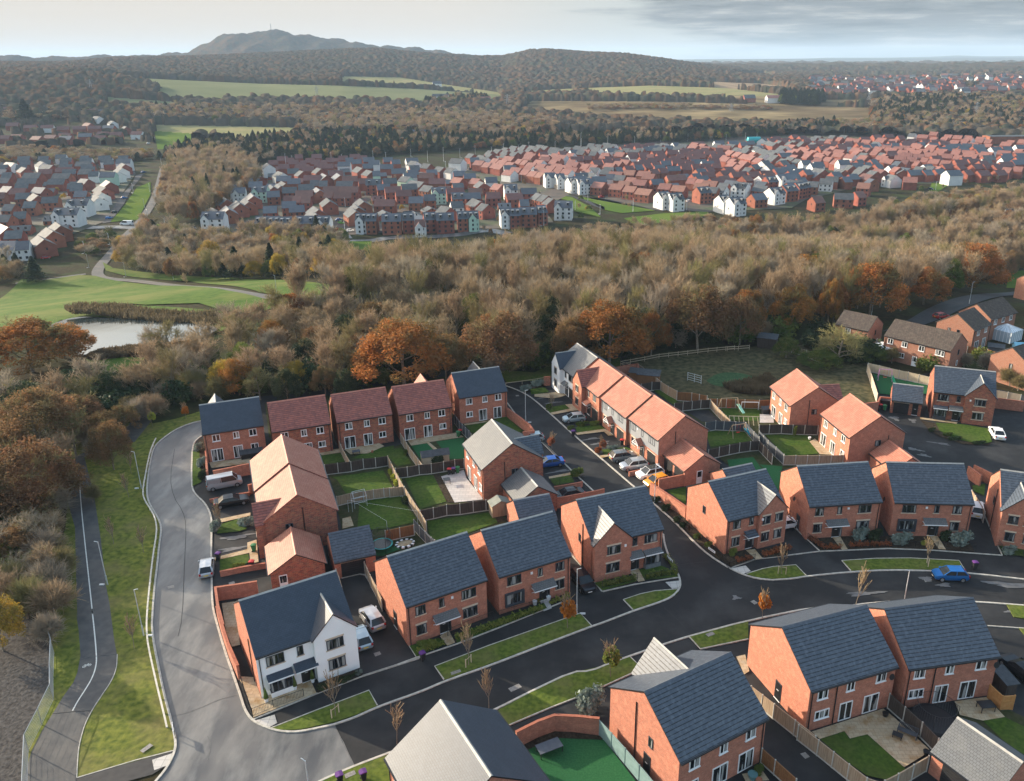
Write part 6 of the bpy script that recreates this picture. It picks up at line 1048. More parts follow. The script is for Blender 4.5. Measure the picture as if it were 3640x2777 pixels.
aframe(('C',1990,1095), 'wooden swing with blue slide on the small lawn', m_fwood, mat('blue_plastic', (.02,.30,.45), rough=.4)); aframe(('C',1900,850), 'tall wooden swing with mint slide by the brown fence', m_fwood, mat('mint_plastic', (.35,.65,.5), rough=.4), .1, 3.0, 2.4)
aframe(('D',1040,470), 'pink-topped climbing frame with green slide', mat('pink_wood', (.55,.25,.42), rough=.6), mat('green_plastic', (.02,.25,.12), rough=.4), -.3, 2.2, 2.2)
r = empty('play_goal', at('C', 2105, 845, .1), -.05); tag(r, 'small white football goal on the play lawn', 'goal'); mb = MB(); mb.bar((-1.5,0,0),(-1.5,0,1.5),.09,.09); mb.bar((1.5,0,0),(1.5,0,1.5),.09,.09); mb.bar((-1.54,0,1.5),(1.54,0,1.5),.09,.09); mb.build('goalposts', m_upvc, r); mb = MB(); mb.bar((-1.5,0,1.45),(-1.5,.9,0),.04,.04); mb.bar((1.5,0,1.45),(1.5,.9,0),.04,.04); mb.bar((-1.5,.9,.02),(1.5,.9,.02),.04,.04); mb.build('net_frame', m_upvc, r)
r = empty('pergola_frame', at('C', 2050, 985, .1), -.1); tag(r, 'row of leaning timber frames before the play lawn', 'timber frame'); mb = MB()
for k in range(7): mb.bar((-2.4+k*.8,-.4,0),(-2.55+k*.8,.5,1.25),.09,.09)
mb.bar((-2.6,.5,1.25),(2.5,.5,1.25),.08,.08); mb.build('timbers', m_fpale, r)
r = empty('goal_frame', at('C', 1562, 575, 0), -.7); tag(r, 'galvanised four-bar frame standing in the scrub field', 'metal frame'); mb = MB()
for z in (.3,.75,1.2,1.65): mb.bar((-1.5,0,z),(1.5,0,z),.06,.06)
for x in (-1.5,0,1.5): mb.bar((x,0,0),(x,0,1.75),.08,.08)
mb.build('bars', m_galv, r)
r = empty('playhouse_frame', at('E', 1865, 260, .1), .5); tag(r, 'metal frame of a small playhouse on the lawn by the long orange roof', 'playhouse frame'); mb = MB(); Z = Vector((0,0,1))
for x in (-1,1):
    for y in (-.8,.8): mb.tube([(x*.9,y,0),(x*.9,y,1.6)], .03, 5)
    mb.tube([(x*.9,-.8,1.6),(x*.9,0,2.3),(x*.9,.8,1.6)], .03, 5)
for y, z in ((-.8,1.6),(.8,1.6),(0,2.3),(-.8,.8),(.8,.8)): mb.tube([(-.9,y,z),(.9,y,z)], .03, 5)
mb.build('tubes', m_galv, r)
r = empty('sandpit', at('F', 385, 645, .1), .5); tag(r, 'sandpit with chequered black and white border', 'sandpit'); mb = MB()
for j in range(20): a, b = 2*math.pi*j/20, 2*math.pi*(j+1)/20; mb.poly([(1.0*math.cos(a),.7*math.sin(a),.2),(1.3*math.cos(a),1.0*math.sin(a),.2),(1.3*math.cos(b),1.0*math.sin(b),.2),(1.0*math.cos(b),.7*math.sin(b),.2)], j % 2); mb.poly([(1.3*math.cos(a),1.0*math.sin(a),0),(1.3*math.cos(b),1.0*math.sin(b),0),(1.3*math.cos(b),1.0*math.sin(b),.2),(1.3*math.cos(a),1.0*math.sin(a),.2)], j % 2)
mb.build('border', [m_black, m_upvc], r); mb = MB(); mb.lathe([(1.0,.1),(1.0,.12)], n=20); mb.build('sand', m_sand, r)
def line_(spec1, spec2, h, label):
    a = at(*spec1, .1); b = at(*spec2, .1); r = empty('washing_line', a); tag(r, label, 'washing line', 'washing lines'); d = b-a; mb = MB(); Z = Vector((0,0,h)); mb.bar(Z, d+Z, .012, .012); mb.build('line', m_upvc, r); mb = MB(); mb.tube([d, d+Z], .03, 5); mb.tube([(0,0,0), Z], .03, 5); mb.build('posts', m_galv, r)
line_(('E',1800,330), ('E',2140,540), 1.9, 'washing line running diagonally over the shaded lawn'); line_(('E',1760,330), ('F',510,440), 1.9, 'washing line across the shaded lawn to the fence')
def pot(spec, r0, h, label, m, plant=None, grp='garden pots'):
    r = empty('plant_pot', at(*spec, .11)); tag(r, label, 'plant pot', grp); mb = MB(); mb.lathe([(r0*.7,0),(r0,h),(r0*.85,h),(r0*.8,h-.05)], n=12); mb.build('pot', m, r); return r
m_potw = mat('white_pot', (.7,.72,.74), rough=.5); m_potg = mat('teal_pot', (.10,.20,.21), rough=.4); m_pott = mat('terracotta_pot', (.35,.13,.07), rough=.8)
# ------------------------------------------------------------------ trees
m_bark = mat('bark_grey', (.16,.13,.10), (.26,.22,.17), scale=3, rough=.9); m_twig = mat('bare_twigs', (.27,.195,.12), (.40,.30,.19), scale=.25, rough=.9, spec=.05, rand=.12, trans=.25); m_twigg = mat('grey_twigs', (.26,.215,.16), (.39,.325,.24), scale=.3, rough=.9, spec=.05, rand=.12, trans=.25)
m_twigo = mat('olive_twigs', (.18,.16,.07), (.30,.25,.12), scale=.3, rough=.9, spec=.05, rand=.25, trans=.25)
LM = {'oak': mat('oak_leaves', (.42,.16,.045), (.22,.11,.04), scale=.45, c3=(.13,.105,.04), scale3=.20, f3=.9, rough=.75, spec=.1, rand=.2, trans=.35), 'brown': mat('brown_leaves', (.28,.15,.07), (.17,.105,.055), scale=.45, c3=(.12,.11,.05), scale3=.2, f3=.8, rough=.8, spec=.1, rand=.2, trans=.35),
 'gold': mat('golden_leaves', (.50,.30,.04), (.30,.24,.05), scale=.5, c3=(.20,.17,.06), scale3=.3, f3=.6, rough=.75, spec=.1, rand=.15, trans=.35), 'green': mat('green_leaves', (.06,.10,.02), (.12,.15,.035), scale=.5, c3=(.20,.19,.04), scale3=.25, f3=.5, rough=.75, spec=.15, rand=.2, trans=.3),
 'dark': mat('evergreen_leaves', (.022,.038,.016), (.045,.065,.022), scale=.5, rough=.7, spec=.2, rand=.25, trans=.15), 'silver': mat('silver_leaves', (.16,.20,.17), (.27,.32,.28), scale=1.5, rough=.7, spec=.2, trans=.2), 'rust': mat('rust_hedge_leaves', (.24,.075,.03), (.34,.12,.05), scale=2, rough=.8, spec=.1, trans=.3),
 'hedge': mat('hedge_leaves', (.13,.17,.03), (.24,.25,.06), scale=1.2, rough=.8, spec=.1, trans=.3), 'reed': mat('reeds', (.11,.085,.05), (.17,.135,.085), scale=.4, rough=.9, spec=.05, rand=.15, trans=.3), 'lime': mat('lime_leaves', (.30,.36,.05), (.42,.40,.08), scale=1, rough=.7, spec=.1, trans=.35)}
def quads_from(C, size, rs, flat=0.0):
    n = len(C); a = rs.normal(size=(n,3)); a /= np.linalg.norm(a, axis=1)[:,None]; b = rs.normal(size=(n,3)); b -= (b*a).sum(1)[:,None]*a; b /= np.linalg.norm(b, axis=1)[:,None]
    if flat: a[:,2] *= (1-flat); b[:,2] *= (1-flat)
    s = (size*rs.uniform(.6,1.3,n))[:,None]; V = np.stack([C-a*s*.5-b*s*.35, C+a*s*.5-b*s*.35, C+a*s*.5+b*s*.35, C-a*s*.5+b*s*.35], 1).reshape(-1,3)
    return V, np.arange(4*n).reshape(-1,4)
def grow(rs, tubes, tips, p, d, L, r, lev, maxlev, nch, upb, spread):
    seg = 3 if lev < 2 else 2; pts = [p]; dd = d.copy(); q = p
    for i in range(seg):
        dd = dd+rs.normal(0, .12 if lev else .05, 3)+np.array([0, 0, upb]); dd /= np.linalg.norm(dd); q = q+dd*L/seg; pts.append(q)
    tubes.append((pts, r, lev))
    if lev >= maxlev: tips.append((pts, dd)); return
    n = nch[lev]
    for i in range(n):
        t = (.28 if lev == 0 else .25)+(.72 if lev == 0 else .75)*(i+rs.uniform(0,1))/n; k = min(int(t*seg), seg-1); f = t*seg-k; b = pts[k]*(1-f)+pts[k+1]*f
        az = i*2.4+rs.uniform(-.5,.5); ref = np.array([math.cos(az), math.sin(az), 0]); ref -= ref.dot(dd)*dd; ref /= (np.linalg.norm(ref)+1e-6); sp = spread[lev]*rs.uniform(.75,1.2)
        nd = dd*math.cos(sp)+ref*math.sin(sp); nl = L*(.62 if lev == 0 else .56)*rs.uniform(.75,1.15)*(1.1-.45*t if lev == 0 else 1)
        grow(rs, tubes, tips, b, nd, nl, r*.5*(1.05-.4*t), lev+1, maxlev, nch, upb, spread)
def bare_tree(seed, h=14, trunk=.62, spread=(.75,.7,.6), nch=(10,6,4), upb=.10, ntw=9, twl=1.0, twm=None, tww=.05, maxlev=3, rad=.24):
    rs = np.random.RandomState(seed); tubes = []; tips = []; grow(rs, tubes, tips, np.zeros(3), np.array([0,0,1.]), h*trunk, rad, 0, maxlev, nch, upb, spread)
    mb = MB(); mt = MB()
    for pts, r, lev in tubes:
        m_ = mb if lev <= 1 else mt; k = len(pts)-1; m_.tube([Vector(q) for q in pts], [max(.03, r*(1-.6*i/k)) for i in range(k+1)], 6 if lev == 0 else (4 if lev == 1 else 3), 0, False)
    V = [np.array(mt.v).reshape(-1,3)]; Fq = [tuple(f) for f in mt.f]; base = len(mt.v); T = []
    for pts, dd in tips:
        for j in range(ntw):
            t = rs.uniform(.05,1); k = min(int(t*(len(pts)-1)), len(pts)-2); f = t*(len(pts)-1)-k; b = pts[k]*(1-f)+pts[k+1]*f; d = dd*.9+rs.normal(0,.55,3)+np.array([0,0,.35]); d /= np.linalg.norm(d); s = np.cross(d, rs.normal(size=3)); s /= np.linalg.norm(s); l = twl*rs.uniform(.5,1.3)
            T += [b-s*tww/2, b+s*tww/2, b+d*l+s*tww*.15, b+d*l-s*tww*.15]
    T = np.array(T); n = len(T)//4; F4 = [(base+4*i, base+4*i+1, base+4*i+2, base+4*i+3) for i in range(n)]
    tw = fastmesh('branches', np.concatenate(V+[T]), np.array([f for f in Fq if len(f) == 4]+F4), [twm or m_twig]); tr = mb.mesh('trunk', [m_bark]); return tr, tw, tips
def leafy_tree(seed, h=13, R=6.5, lm='oak', n=15000, size=.25, K=85, flat=.95, low=.10, bare=.0):
    rs = np.random.RandomState(seed); tr, tw, tips = bare_tree(seed, h, .55, (.95,.75,.6), (9,5,3), .05, 7, 1.2, m_twigo)
    # clumps on a lumpy dome
    u = rs.normal(size=(K,3)); u /= np.linalg.norm(u, axis=1)[:,None]; u[:,2] = np.abs(u[:,2])*1.1-.25; rr = rs.uniform(.55,1.0,K)**.5; c = u*rr[:,None]*np.array([R*.88, R*.88, h*flat*.5]); c[:,2] += h*(low+flat*.28)
    cr = rs.uniform(.13,.27,K)*R; w = cr**2; pick = rs.choice(K, n, p=w/w.sum()); o = rs.normal(size=(n,3)); o /= np.linalg.norm(o, axis=1)[:,None]; o[:,2] *= .75
    C = c[pick]+o*(cr[pick]*rs.uniform(.55,1.05,n))[:,None]; C = C[C[:,2] > h*.10]
    V, Q = quads_from(C, size, rs, .2); cm = fastmesh('crown', V, Q, [LM[lm]]); return tr, tw, cm
def conifer(seed, h=14, R=3.0, n=3500, lm='dark'):
    rs = np.random.RandomState(seed); t = rs.uniform(.06,1,n)**.8; lay = np.floor(t*16)/16; az = rs.uniform(0,2*math.pi,n); r = R*(1-t)**.85*rs.uniform(.35,1,n)*(1+.25*np.sin(az*5+lay*40)); C = np.stack([r*np.cos(az), r*np.sin(az), h*(t)-r*.25+h*.04], -1)
    V, Q = quads_from(C, .55, rs, .4); mb = MB(); mb.tube([(0,0,0),(0,0,h*.95)], [.2,.03], 6); return mb.mesh('trunk', [m_bark]), fastmesh('crown', V, Q, [LM[lm]])
def bush_mesh(seed, n=900, size=.16, lm='silver', sx=1, sy=1, sz=.8, K=9):
    rs = np.random.RandomState(seed); c = rs.uniform(-1,1,(K,3))*np.array([sx*.55,sy*.55,sz*.25]); c[:,2] += sz*.5; cr = rs.uniform(.3,.55,K)*min(sx,sy,sz*1.1); p = rs.randint(0,K,n); o = rs.normal(size=(n,3)); o /= np.linalg.norm(o,axis=1)[:,None]
    C = c[p]+o*(cr[p]*rs.uniform(.4,1.05,n))[:,None]; C = C[C[:,2] > .02]; V, Q = quads_from(C, size, rs); return fastmesh('leaves', V, Q, [LM[lm] if isinstance(lm, str) else lm])
BARE = [bare_tree(11+i, 14, .66, (.62,.6,.55), (11,6,4), .17, 8, 1.15, [m_twig, m_twig, m_twigo, m_twigg, m_twig][i], .065) for i in range(5)]
SPREADB = [bare_tree(41+i, 13, .50, (1.0,.8,.65), (10,7,4), .03, 7, 1.0, [m_twigg, m_twigo][i], .07) for i in range(2)]
LEAF = {'oak': [leafy_tree(61, lm='oak'), leafy_tree(62, lm='oak')], 'brown': [leafy_tree(63, lm='brown', n=13000), leafy_tree(64, lm='brown', n=11000)], 'gold': [leafy_tree(65, lm='gold', n=11000)], 'green': [leafy_tree(66, lm='green', n=14000)], 'dark': [leafy_tree(67, lm='dark', n=14000)]}
CON = [conifer(71), conifer(72, R=3.6)]
SHR = [bush_mesh(81, 1400, .28, 'dark', 2.6, 2.6, 2.4), bush_mesh(82, 1200, .26, 'green', 2.4, 2.4, 2.2)]
scr = []
for i, m in enumerate((m_twigg, m_twig, m_twigo)):
    t_ = bare_tree(91+i, 5, .30, (1.15,.9,.7), (12,6,4), .08, 10, .75, m, .035, rad=.09); scr.append(t_)
def hz(px, base, top):      # height of something standing on the ground between two photo rows
    b = at('W', px, base); d = ray(*pix('W', px, top)); t = b.y/d[1]; return b, CAM_H+t*d[2]-b.z
TN = {'n': 0}
def tree_obj(kind, p, h, R, label, group, name=None, rz=None):
    rz = rnd.uniform(0, 6.28) if rz is None else rz
    if kind in ('bare', 'spread', 'scrubb'):
        src = (BARE if kind == 'bare' else SPREADB if kind == 'spread' else scr); s = src[TN['n'] % len(src)]; h0, R0 = {'bare': (14.6, 5.4), 'spread': (13, 7.5), 'scrubb': (4.2, 3.0)}[kind]; nm = name or 'bare_tree'
        e = empty(nm, p, rz); link('trunk', s[0], e); link('branches', s[1], e)
    elif kind == 'con': s = CON[TN['n'] % 2]; h0, R0 = 14, 3.2; e = empty(name or 'conifer', p, rz); link('trunk', s[0], e); link('crown', s[1], e)
    else:
        s = LEAF[kind][TN['n'] % len(LEAF[kind])]; h0, R0 = 13.5, 7.2; e = empty(name or ('autumn_tree' if kind != 'dark' else 'evergreen_tree'), p, rz); link('trunk', s[0], e); link('branches', s[1], e); link('crown', s[2], e)
    TN['n'] += 1; e.scale = (R/R0, R/R0, h/h0); tag(e, label, 'tree', group); return e
# big trees one can name: kind, x, base row, top row, half width (all in the 2202 px view)
BIG = [('brown',95,985,808,95,'broad russet oak left of the shared path, nearest of the russet ones'),('brown',70,1110,915,105,'wide grey-brown oak with few leaves, lowest of the big crowns at the left edge'),('oak',70,800,668,90,'bright orange oak overhanging the pond at the left edge'),('brown',245,1010,880,48,'rounded rusty tree where the shared path meets the verge'),
 ('brown',270,930,855,40,'smaller brown tree above the rusty one by the path'),('gold',8,1400,1245,50,'golden-yellow tree at the bottom left'),('oak',140,770,680,50,'thin-leaved orange tree leaning over the pond'),('oak',870,835,655,100,'great brown-orange oak behind the back row of pantiled houses'),('brown',1072,812,638,78,'tall brown oak above the slate-blue roof at the top of the side street'),
 ('oak',1310,790,618,88,'great bright orange oak above the white rendered end house'),('brown',1500,752,583,72,'dark brown oak to the right of the great bright orange one'),('oak',1700,712,590,46,'rust-red narrow oak left of the bare white-limbed tree'),('oak',1868,682,538,80,'broad orange oak above the older houses'),('oak',2088,628,498,70,'golden-orange oak at the right end of the wood'),
 ('oak',1620,530,440,32,'rust oak standing above the far edge of the wood'),('oak',1985,655,560,46,'rusty oak between the two broadest oaks at the right'),('brown',1235,792,655,48,'tall brown oak just left of the great bright orange one'),('brown',960,822,690,50,'brown oak between the two great oaks of the near edge'),('oak',1400,765,640,40,'slim orange oak right of the great bright orange one'),('brown',1590,742,610,46,'brown oak behind the corner of the scrub field'),('oak',1780,690,580,40,'orange oak behind the slim birch'),('gold',1552,540,487,42,'yellow-green tree deep in the wood'),('oak',1096,592,510,34,'orange tree near the far houses, centre'),('gold',975,622,550,34,'amber tree in the left part of the wood'),('gold',458,592,494,32,'tall yellow poplar-like tree by the park road'),
 ('gold',722,566,498,24,'small yellow tree before the far brick row'),('gold',492,845,752,44,'yellow tree above the slate-blue roof at the bend'),('green',447,795,718,32,'small round green tree right of the pond'),('brown',372,830,765,34,'low orange-brown tree on the pond bank'),('spread',372,775,652,68,'bare tree group on the pond bank with dark stems'),
 ('spread',330,770,665,45,'bare leaning tree at the water edge'),('green',1690,770,712,32,'round olive-yellow bush in the corner of the scrub field'),('gold',1790,700,624,14,'slim orange birch behind the spreading tree'),('spread',1800,785,668,84,'spreading bare tree before the older houses'),('spread',1625,705,590,46,'bare tree with pale limbs between two rust oaks'),
 ('oak',1210,560,530,28,'small orange tree at the far edge of the wood, centre'),('green',1000,640,590,24,'dark green ivy tree in the wood'),('dark',745,860,775,30,'ivy-covered evergreen clump behind the back row'),('dark',620,870,770,36,'dark holly clump behind the red pantiled roofs'),('gold',640,840,755,34,'yellowing shrub tree behind the pantiled roofs'),
 ('brown',700,850,770,34,'brown shrub tree beside the dark holly clump'),('dark',1190,790,700,36,'dark ivy tree between the two big oaks'),('dark',150,880,815,40,'dark green conifer-like tree behind the russet oak'),('spread',560,860,760,50,'grey bare shrub tree above the bend'),('spread',30,900,765,60,'purple-grey bare tree at the left edge below the pond oak'),
 ('con',58,262,215,18,'tall dark pine among the far left houses'),('oak',1960,470,420,30,'orange crown at the far right edge of the wood'),('oak',2180,490,455,30,'rusty crown beside the white house above the wood'),('gold',1090,570,520,26,'amber crown by the far white house'),('con',1000,580,535,14,'small dark pine poking out of the wood'),('con',405,560,505,16,'dark pine by the park road junction')]
TREES = 0; bigpts = []
for k, x, yb, yt, hw_, lb in BIG:
    b, h = hz(x, yb, yt); R = hw_*.60495*0+ (at('W', x+hw_, yb)-b).length*(1.0); d_ = b.length; R = hw_/0.60495*S_*math.hypot(b.length, CAM_H)/F_PX/1.0
    tree_obj(k, b, max(h, 4)*(1.06 if k in ('oak','brown') and hw_ > 40 else 1), R*(1.22 if k in ('oak','brown') and 540 < yt < 700 else 1), lb, None); bigpts.append((b.x, b.y, R*.8)); TREES += 1
def scatter(poly, dist, seed, jitter=.45, wmax=None):
    P_ = [at('W', x, y) for x, y in poly]; pl = [(p.x, p.y) for p in P_]; xs = [p[0] for p in pl]; ys = [p[1] for p in pl]; gx = np.arange(min(xs), max(xs), dist); gy = np.arange(min(ys), max(ys), dist*.87); X, Y = np.meshgrid(gx, gy); X = X+(np.arange(len(gy)) % 2)[:,None]*dist/2
    rs = np.random.RandomState(seed); X = X+rs.uniform(-jitter, jitter, X.shape)*dist; Y = Y+rs.uniform(-jitter, jitter, Y.shape)*dist; k = inpoly(X, Y, pl); return np.stack([X[k], Y[k]], -1)
WOOD = [(340,870),(430,862),(560,850),(700,842),(830,825),(950,790),(1100,800),(1170,790),(1330,765),(1640,728),(1690,712),(1830,705),(1900,680),(2000,662),(2120,625),(2160,600),(2202,580),(2330,560),(2330,430),(2202,445),(2080,468),(1990,478),(1900,488),(1840,508),(1700,518),(1500,533),(1400,538),(1270,548),(1200,563),(1100,583),(1000,598),(900,598),(800,606),(770,655),(700,655),(560,692),(450,740),(400,790),(330,830)]
pts = scatter(WOOD, 6.3, 3); pts = pts[[i for i, (x, y) in enumerate(pts) if all((x-a)**2+(y-b)**2 > (r*.75)**2 for a, b, r in bigpts)]]
GAPL = [at('W', x, y) for x, y in ((1150,560),(1300,548),(1500,556),(1700,535),(1900,508),(2202,452),(2330,440),(2330,462),(2202,476),(1900,530),(1700,556),(1500,578),(1300,568),(1150,580))]; gq = inpoly(pts[:,0], pts[:,1], [(p.x, p.y) for p in GAPL]); pts = pts[~gq]
pts = pts[np.argsort(pts[:,1])]; rs = np.random.RandomState(5)
NIND = 205; stuff = {'bare': [], 'oak': [], 'con': [], 'brown': [], 'gold': [], 'green': []}
rowlab = {}
for i, (x, y) in enumerate(pts):
    u = rs.uniform(); kind = 'bare' if u < (.84 if y < 230 else .76) else ('brown' if u < .90 else 'oak' if u < .94 else 'green' if u < .965 else 'dark'); h = rs.uniform(12, 15)*(.72 if y < 190 and x < -20 else 1); R = rs.uniform(3.6, 5.4)
    if i < NIND: rowlab.setdefault(int((y-100)//14), []).append((x, y, kind, h, R))
    else: stuff['brown' if kind == 'dark' else kind].append((x, y, gz(x, y)-.1, h, R, rs.uniform(0, 6.28)))
ORD = ['first','second','third','fourth','fifth','sixth','seventh','eighth','ninth','tenth','eleventh','twelfth','thirteenth','fourteenth','fifteenth','sixteenth','seventeenth','eighteenth','nineteenth','twentieth']
def ordn(i): return ORD[i] if i < 20 else (['twenty-','thirty-','forty-','fifty-','sixty-'][(i+1)//10-2]+ORD[(i+1) % 10-1] if (i+1) % 10 else {30:'thirtieth',40:'fortieth',50:'fiftieth',60:'sixtieth'}.get(i+1, 'last'))
for q, (ky, row) in enumerate(sorted(rowlab.items())):
    row.sort(key=lambda t: t[0]/t[1])
    for j, (x, y, kind, h, R) in enumerate(row):
        nm = {'bare':'bare grey-brown tree','brown':'brown-leaved tree','oak':'orange-leaved tree','green':'olive-leaved tree','dark':'dark ivy-clad tree','con':'small dark conifer'}[kind]
        tree_obj(kind, (x, y, gz(x, y)-.1), h, R, f'{nm}, {ordn(j)} from the left in the {ordn(q)} line of the wood', 'trees of the wood behind the near estate')
# left bank of bare shrubs and the scrub under the wood edge
def shrub(p, s, mesh_i, label, group, sz=None):
    e = empty('shrub', p, rnd.uniform(0, 6)); tag(e, label, 'shrub', group)
    if mesh_i[0] == 's': link('foliage', SHR[int(mesh_i[1])], e)
    else: t_ = scr[int(mesh_i[1])]; link('stems', t_[0], e); link('branches', t_[1], e)
    e.scale = (s, s, sz or s); return e
LB = [(20,1020,'brown',9,6),(150,1075,'brown',7,4.5),(-20,1140,'brown',9,6),(110,1130,'spread',7,4.6),(60,1200,'brown',6.5,4.4),(130,1200,'spread',6,3.6),(120,1300,'spread',5,3.4),(230,950,'brown',7,4),(180,930,'brown',9,5),(30,965,'spread',9,5.0),(120,960,'bare',9,4.5),(165,985,'bare',8,4),(10,1040,'spread',9,5),(140,1030,'bare',8,4),(20,1130,'bare',8,4.5),(75,1150,'spread',7,4.5),(20,1200,'spread',7.5,4.5),(95,1190,'bare',6,3.4),(50,1270,'spread',6.5,4.2),(100,1260,'bare',5.5,3.2),(10,1330,'bare',6,3.5),(190,900,'bare',8,4),(240,870,'dark',8,4.5),(290,865,'bare',8,4),(60,900,'dark',9,5),(130,900,'bare',9,4.5),(10,870,'spread',10,5),(210,860,'bare',9,4.5),(330,862,'bare',8,4),(280,900,'spread',6,4),(-30,950,'bare',9,5),(-40,1100,'spread',9,5),(-40,1250,'bare',8,5)]
for i, (x, y, k, h, R) in enumerate(LB): tree_obj(k, at('W', x, y), h, R, f'{"dark ivy-covered" if k == "dark" else "bare tangled"} tree, {ordn(i)} counting outwards along the left edge bank', 'trees on the left bank')
LEFTS = [(120,1115,'b0',2.0),(110,1165,'b1',1.7),(100,1210,'b0',1.8),(135,1240,'b2',1.5),(110,1280,'b0',1.8),(70,1240,'s1',1.7),(120,1330,'b1',1.8),(60,1330,'b2',1.9),(20,1200,'s1',2.0),(20,1280,'b2',1.8),(40,1150,'s0',1.6),(105,1380,'b0',1.3),(60,1080,'b1',1.8),(150,1060,'b0',1.3),(200,1080,'b2',1.0),(20,1110,'s0',1.8),(215,985,'b0',1.6),(190,960,'b1',1.8),(300,905,'b0',1.7),(175,930,'s0',2.2),(230,900,'s0',2.0),(280,880,'s0',1.8),(120,890,'s0',2.4),(330,900,'b1',1.8),(160,850,'s0',2.4),(210,850,'s0',2.2),(260,845,'s0',2.0),(310,850,'s0',2.0)]
for i, (x, y, k, s) in enumerate(LEFTS): shrub(at('W', x, y), s, k, ('leafless shrub' if k[0] == 'b' else 'dense green shrub')+f', {ordn(i)} counting up the left bank beside the shared path', 'shrubs on the left bank', s*(1.0 if k[0]=='b' else .8))
edge = smooth_line([at('W', x, y) for x, y in ((350,878),(420,868),(560,856),(700,846),(830,832),(950,800),(1080,812),(1180,795),(1340,768),(1500,748),(1640,735),(1680,728))], 1); n = 0
acc = [edge[0]]
for a, b in zip(edge[:-1], edge[1:]):
    m = max(1, int((b-a).length/4.2)); acc += [a+(b-a)*(i+1)/m for i in range(m)]
acc = acc+[p+Vector((1.8, 4.5, 0)) for p in acc]
for i, p in enumerate(acc): q = p+Vector((rnd.uniform(-1.5,1.5), rnd.uniform(.5,3.5), 0)); k = rnd.choice(['b0','b1','b2','s0','s0','s0','s1','b2']); shrub(q, rnd.uniform(1.3,2.0), k, ('bare scrub bush' if k[0] == 'b' else 'dark leafy bush')+f', {ordn(i % (len(acc)//2))} from the left in the {"front" if i < len(acc)//2 else "second"} row along the wood edge', 'bushes along the wood edge')
for i, (r, x, y, k, s) in enumerate((('D',430,200,'s0',1.3),('D',560,260,'b2',1.5),('D',700,300,'s0',1.6),('D',830,290,'s0',1.8),('D',1100,330,'b2',1.3),('D',1400,400,'s1',1.4),('D',1500,330,'s1',1.4),('D',1600,350,'b2',1.2),('D',1700,360,'b0',1.2),('D',1880,390,'b0',1.4),('D',2080,520,'b2',1.5),('D',2150,560,'b2',1.3),('D',900,310,'s0',1.5),('D',1850,300,'s1',1.0),('Q',900,720,'s0',1.6))):
    shrub(at(r, x, y), s, k, ('bare' if k[0] == 'b' else 'green')+f' bush, {ordn(i)} from the left before the older gardens', 'bushes before the older gardens')
# reeds round the pond
def reedbed(spec, n, seed, label_kind, h=2.2):
    pl = [(p.x, p.y) for p in P2(spec)]; xs = [p[0] for p in pl]; ys = [p[1] for p in pl]; rs = np.random.RandomState(seed); X = rs.uniform(min(xs), max(xs), n*3); Y = rs.uniform(min(ys), max(ys), n*3); k = inpoly(X, Y, pl); X, Y = X[k][:n], Y[k][:n]; n = len(X); a = rs.uniform(0, 6.28, n); hh = rs.uniform(.6,1.2,n)*h; w_ = .14; lx, ly = rs.normal(0,.35,n), rs.normal(0,.35,n)
    B = np.stack([X, Y, np.zeros(n)], -1); s = np.stack([np.cos(a), np.sin(a), np.zeros(n)], -1)*w_; T = B+np.stack([lx, ly, hh], -1); V = np.stack([B-s, B+s, T+s*.4, T-s*.4], 1).reshape(-1,3); return tag(link(label_kind, fastmesh(label_kind, V, np.arange(4*n).reshape(-1,4), [LM['reed']])), kind='stuff')
reedbed('O 430,415 O 520,398 O 700,388 O 850,386 O 1000,400 O 1250,405 O 1420,400 O 1460,430 O 1400,480 O 1300,470 O 1000,460 O 930,448 O 800,440 O 600,427 O 480,432', 5500, 1, 'reed_bed', 1.3); reedbed('O 560,690 O 640,650 O 850,620 O 1000,610 O 1150,600 O 1000,650 O 800,680 O 640,700', 3500, 2, 'reed_bed', 1.0)
reedbed('C 1850,620 C 2202,560 D 60,440 D 150,520 D 60,600 C 2150,700 C 1950,680', 3500, 4, 'rank_grass_tussocks', 1.1); reedbed('H 2202,1235 H 2210,1235 H 2205,1245', 3, 9, 'grass_tuft', .2)
# planted young trees along the verges
YM = [bare_tree(101, 4.2, .8, (.30,.3,.3), (12,4,3), .2, 5, .35, m_twig, .022, 2, .045), bare_tree(102, 4.0, .8, (.42,.4,.35), (10,4,3), .15, 5, .4, m_twig, .022, 2, .045)]
def young(spec, h, kind, label, stakes=True):
    e = empty('young_tree', at(*spec, .1), rnd.uniform(0, 6)); tag(e, label, 'tree', 'young street trees'); t_ = YM[TN['n'] % 2]; TN['n'] += 1; s = h/4.0; a = link('trunk', t_[0], e); b = link('branches', t_[1], e); a.scale = b.scale = (s, s, s)
    if kind: c = link('crown', cached(('yc', kind), lambda: bush_mesh(110, 1700, .20, kind, .95, .95, 2.5, 16)), e, (0, 0, h*.32)); c.scale = (s, s, s*1.15)
    if stakes:
        m = cached('stakes', lambda: (lambda q: (q.box(-.5,-.04,0,-.42,.04,1.05), q.box(.42,-.04,0,.5,.04,1.05), q.box(-.52,-.05,.9,.52,-.041,.99), q.mesh('stakes', [m_fpale]))[3])(MB())); link('stakes', m, e)
    return e
LM['orange'] = mat('orange_young_leaves', (.50,.20,.03), (.42,.14,.02), scale=2, rough=.8, spec=.1, trans=.35); LM['pinkish'] = mat('russet_young_leaves', (.38,.15,.08), (.30,.12,.07), scale=2, rough=.8, spec=.1, trans=.35)
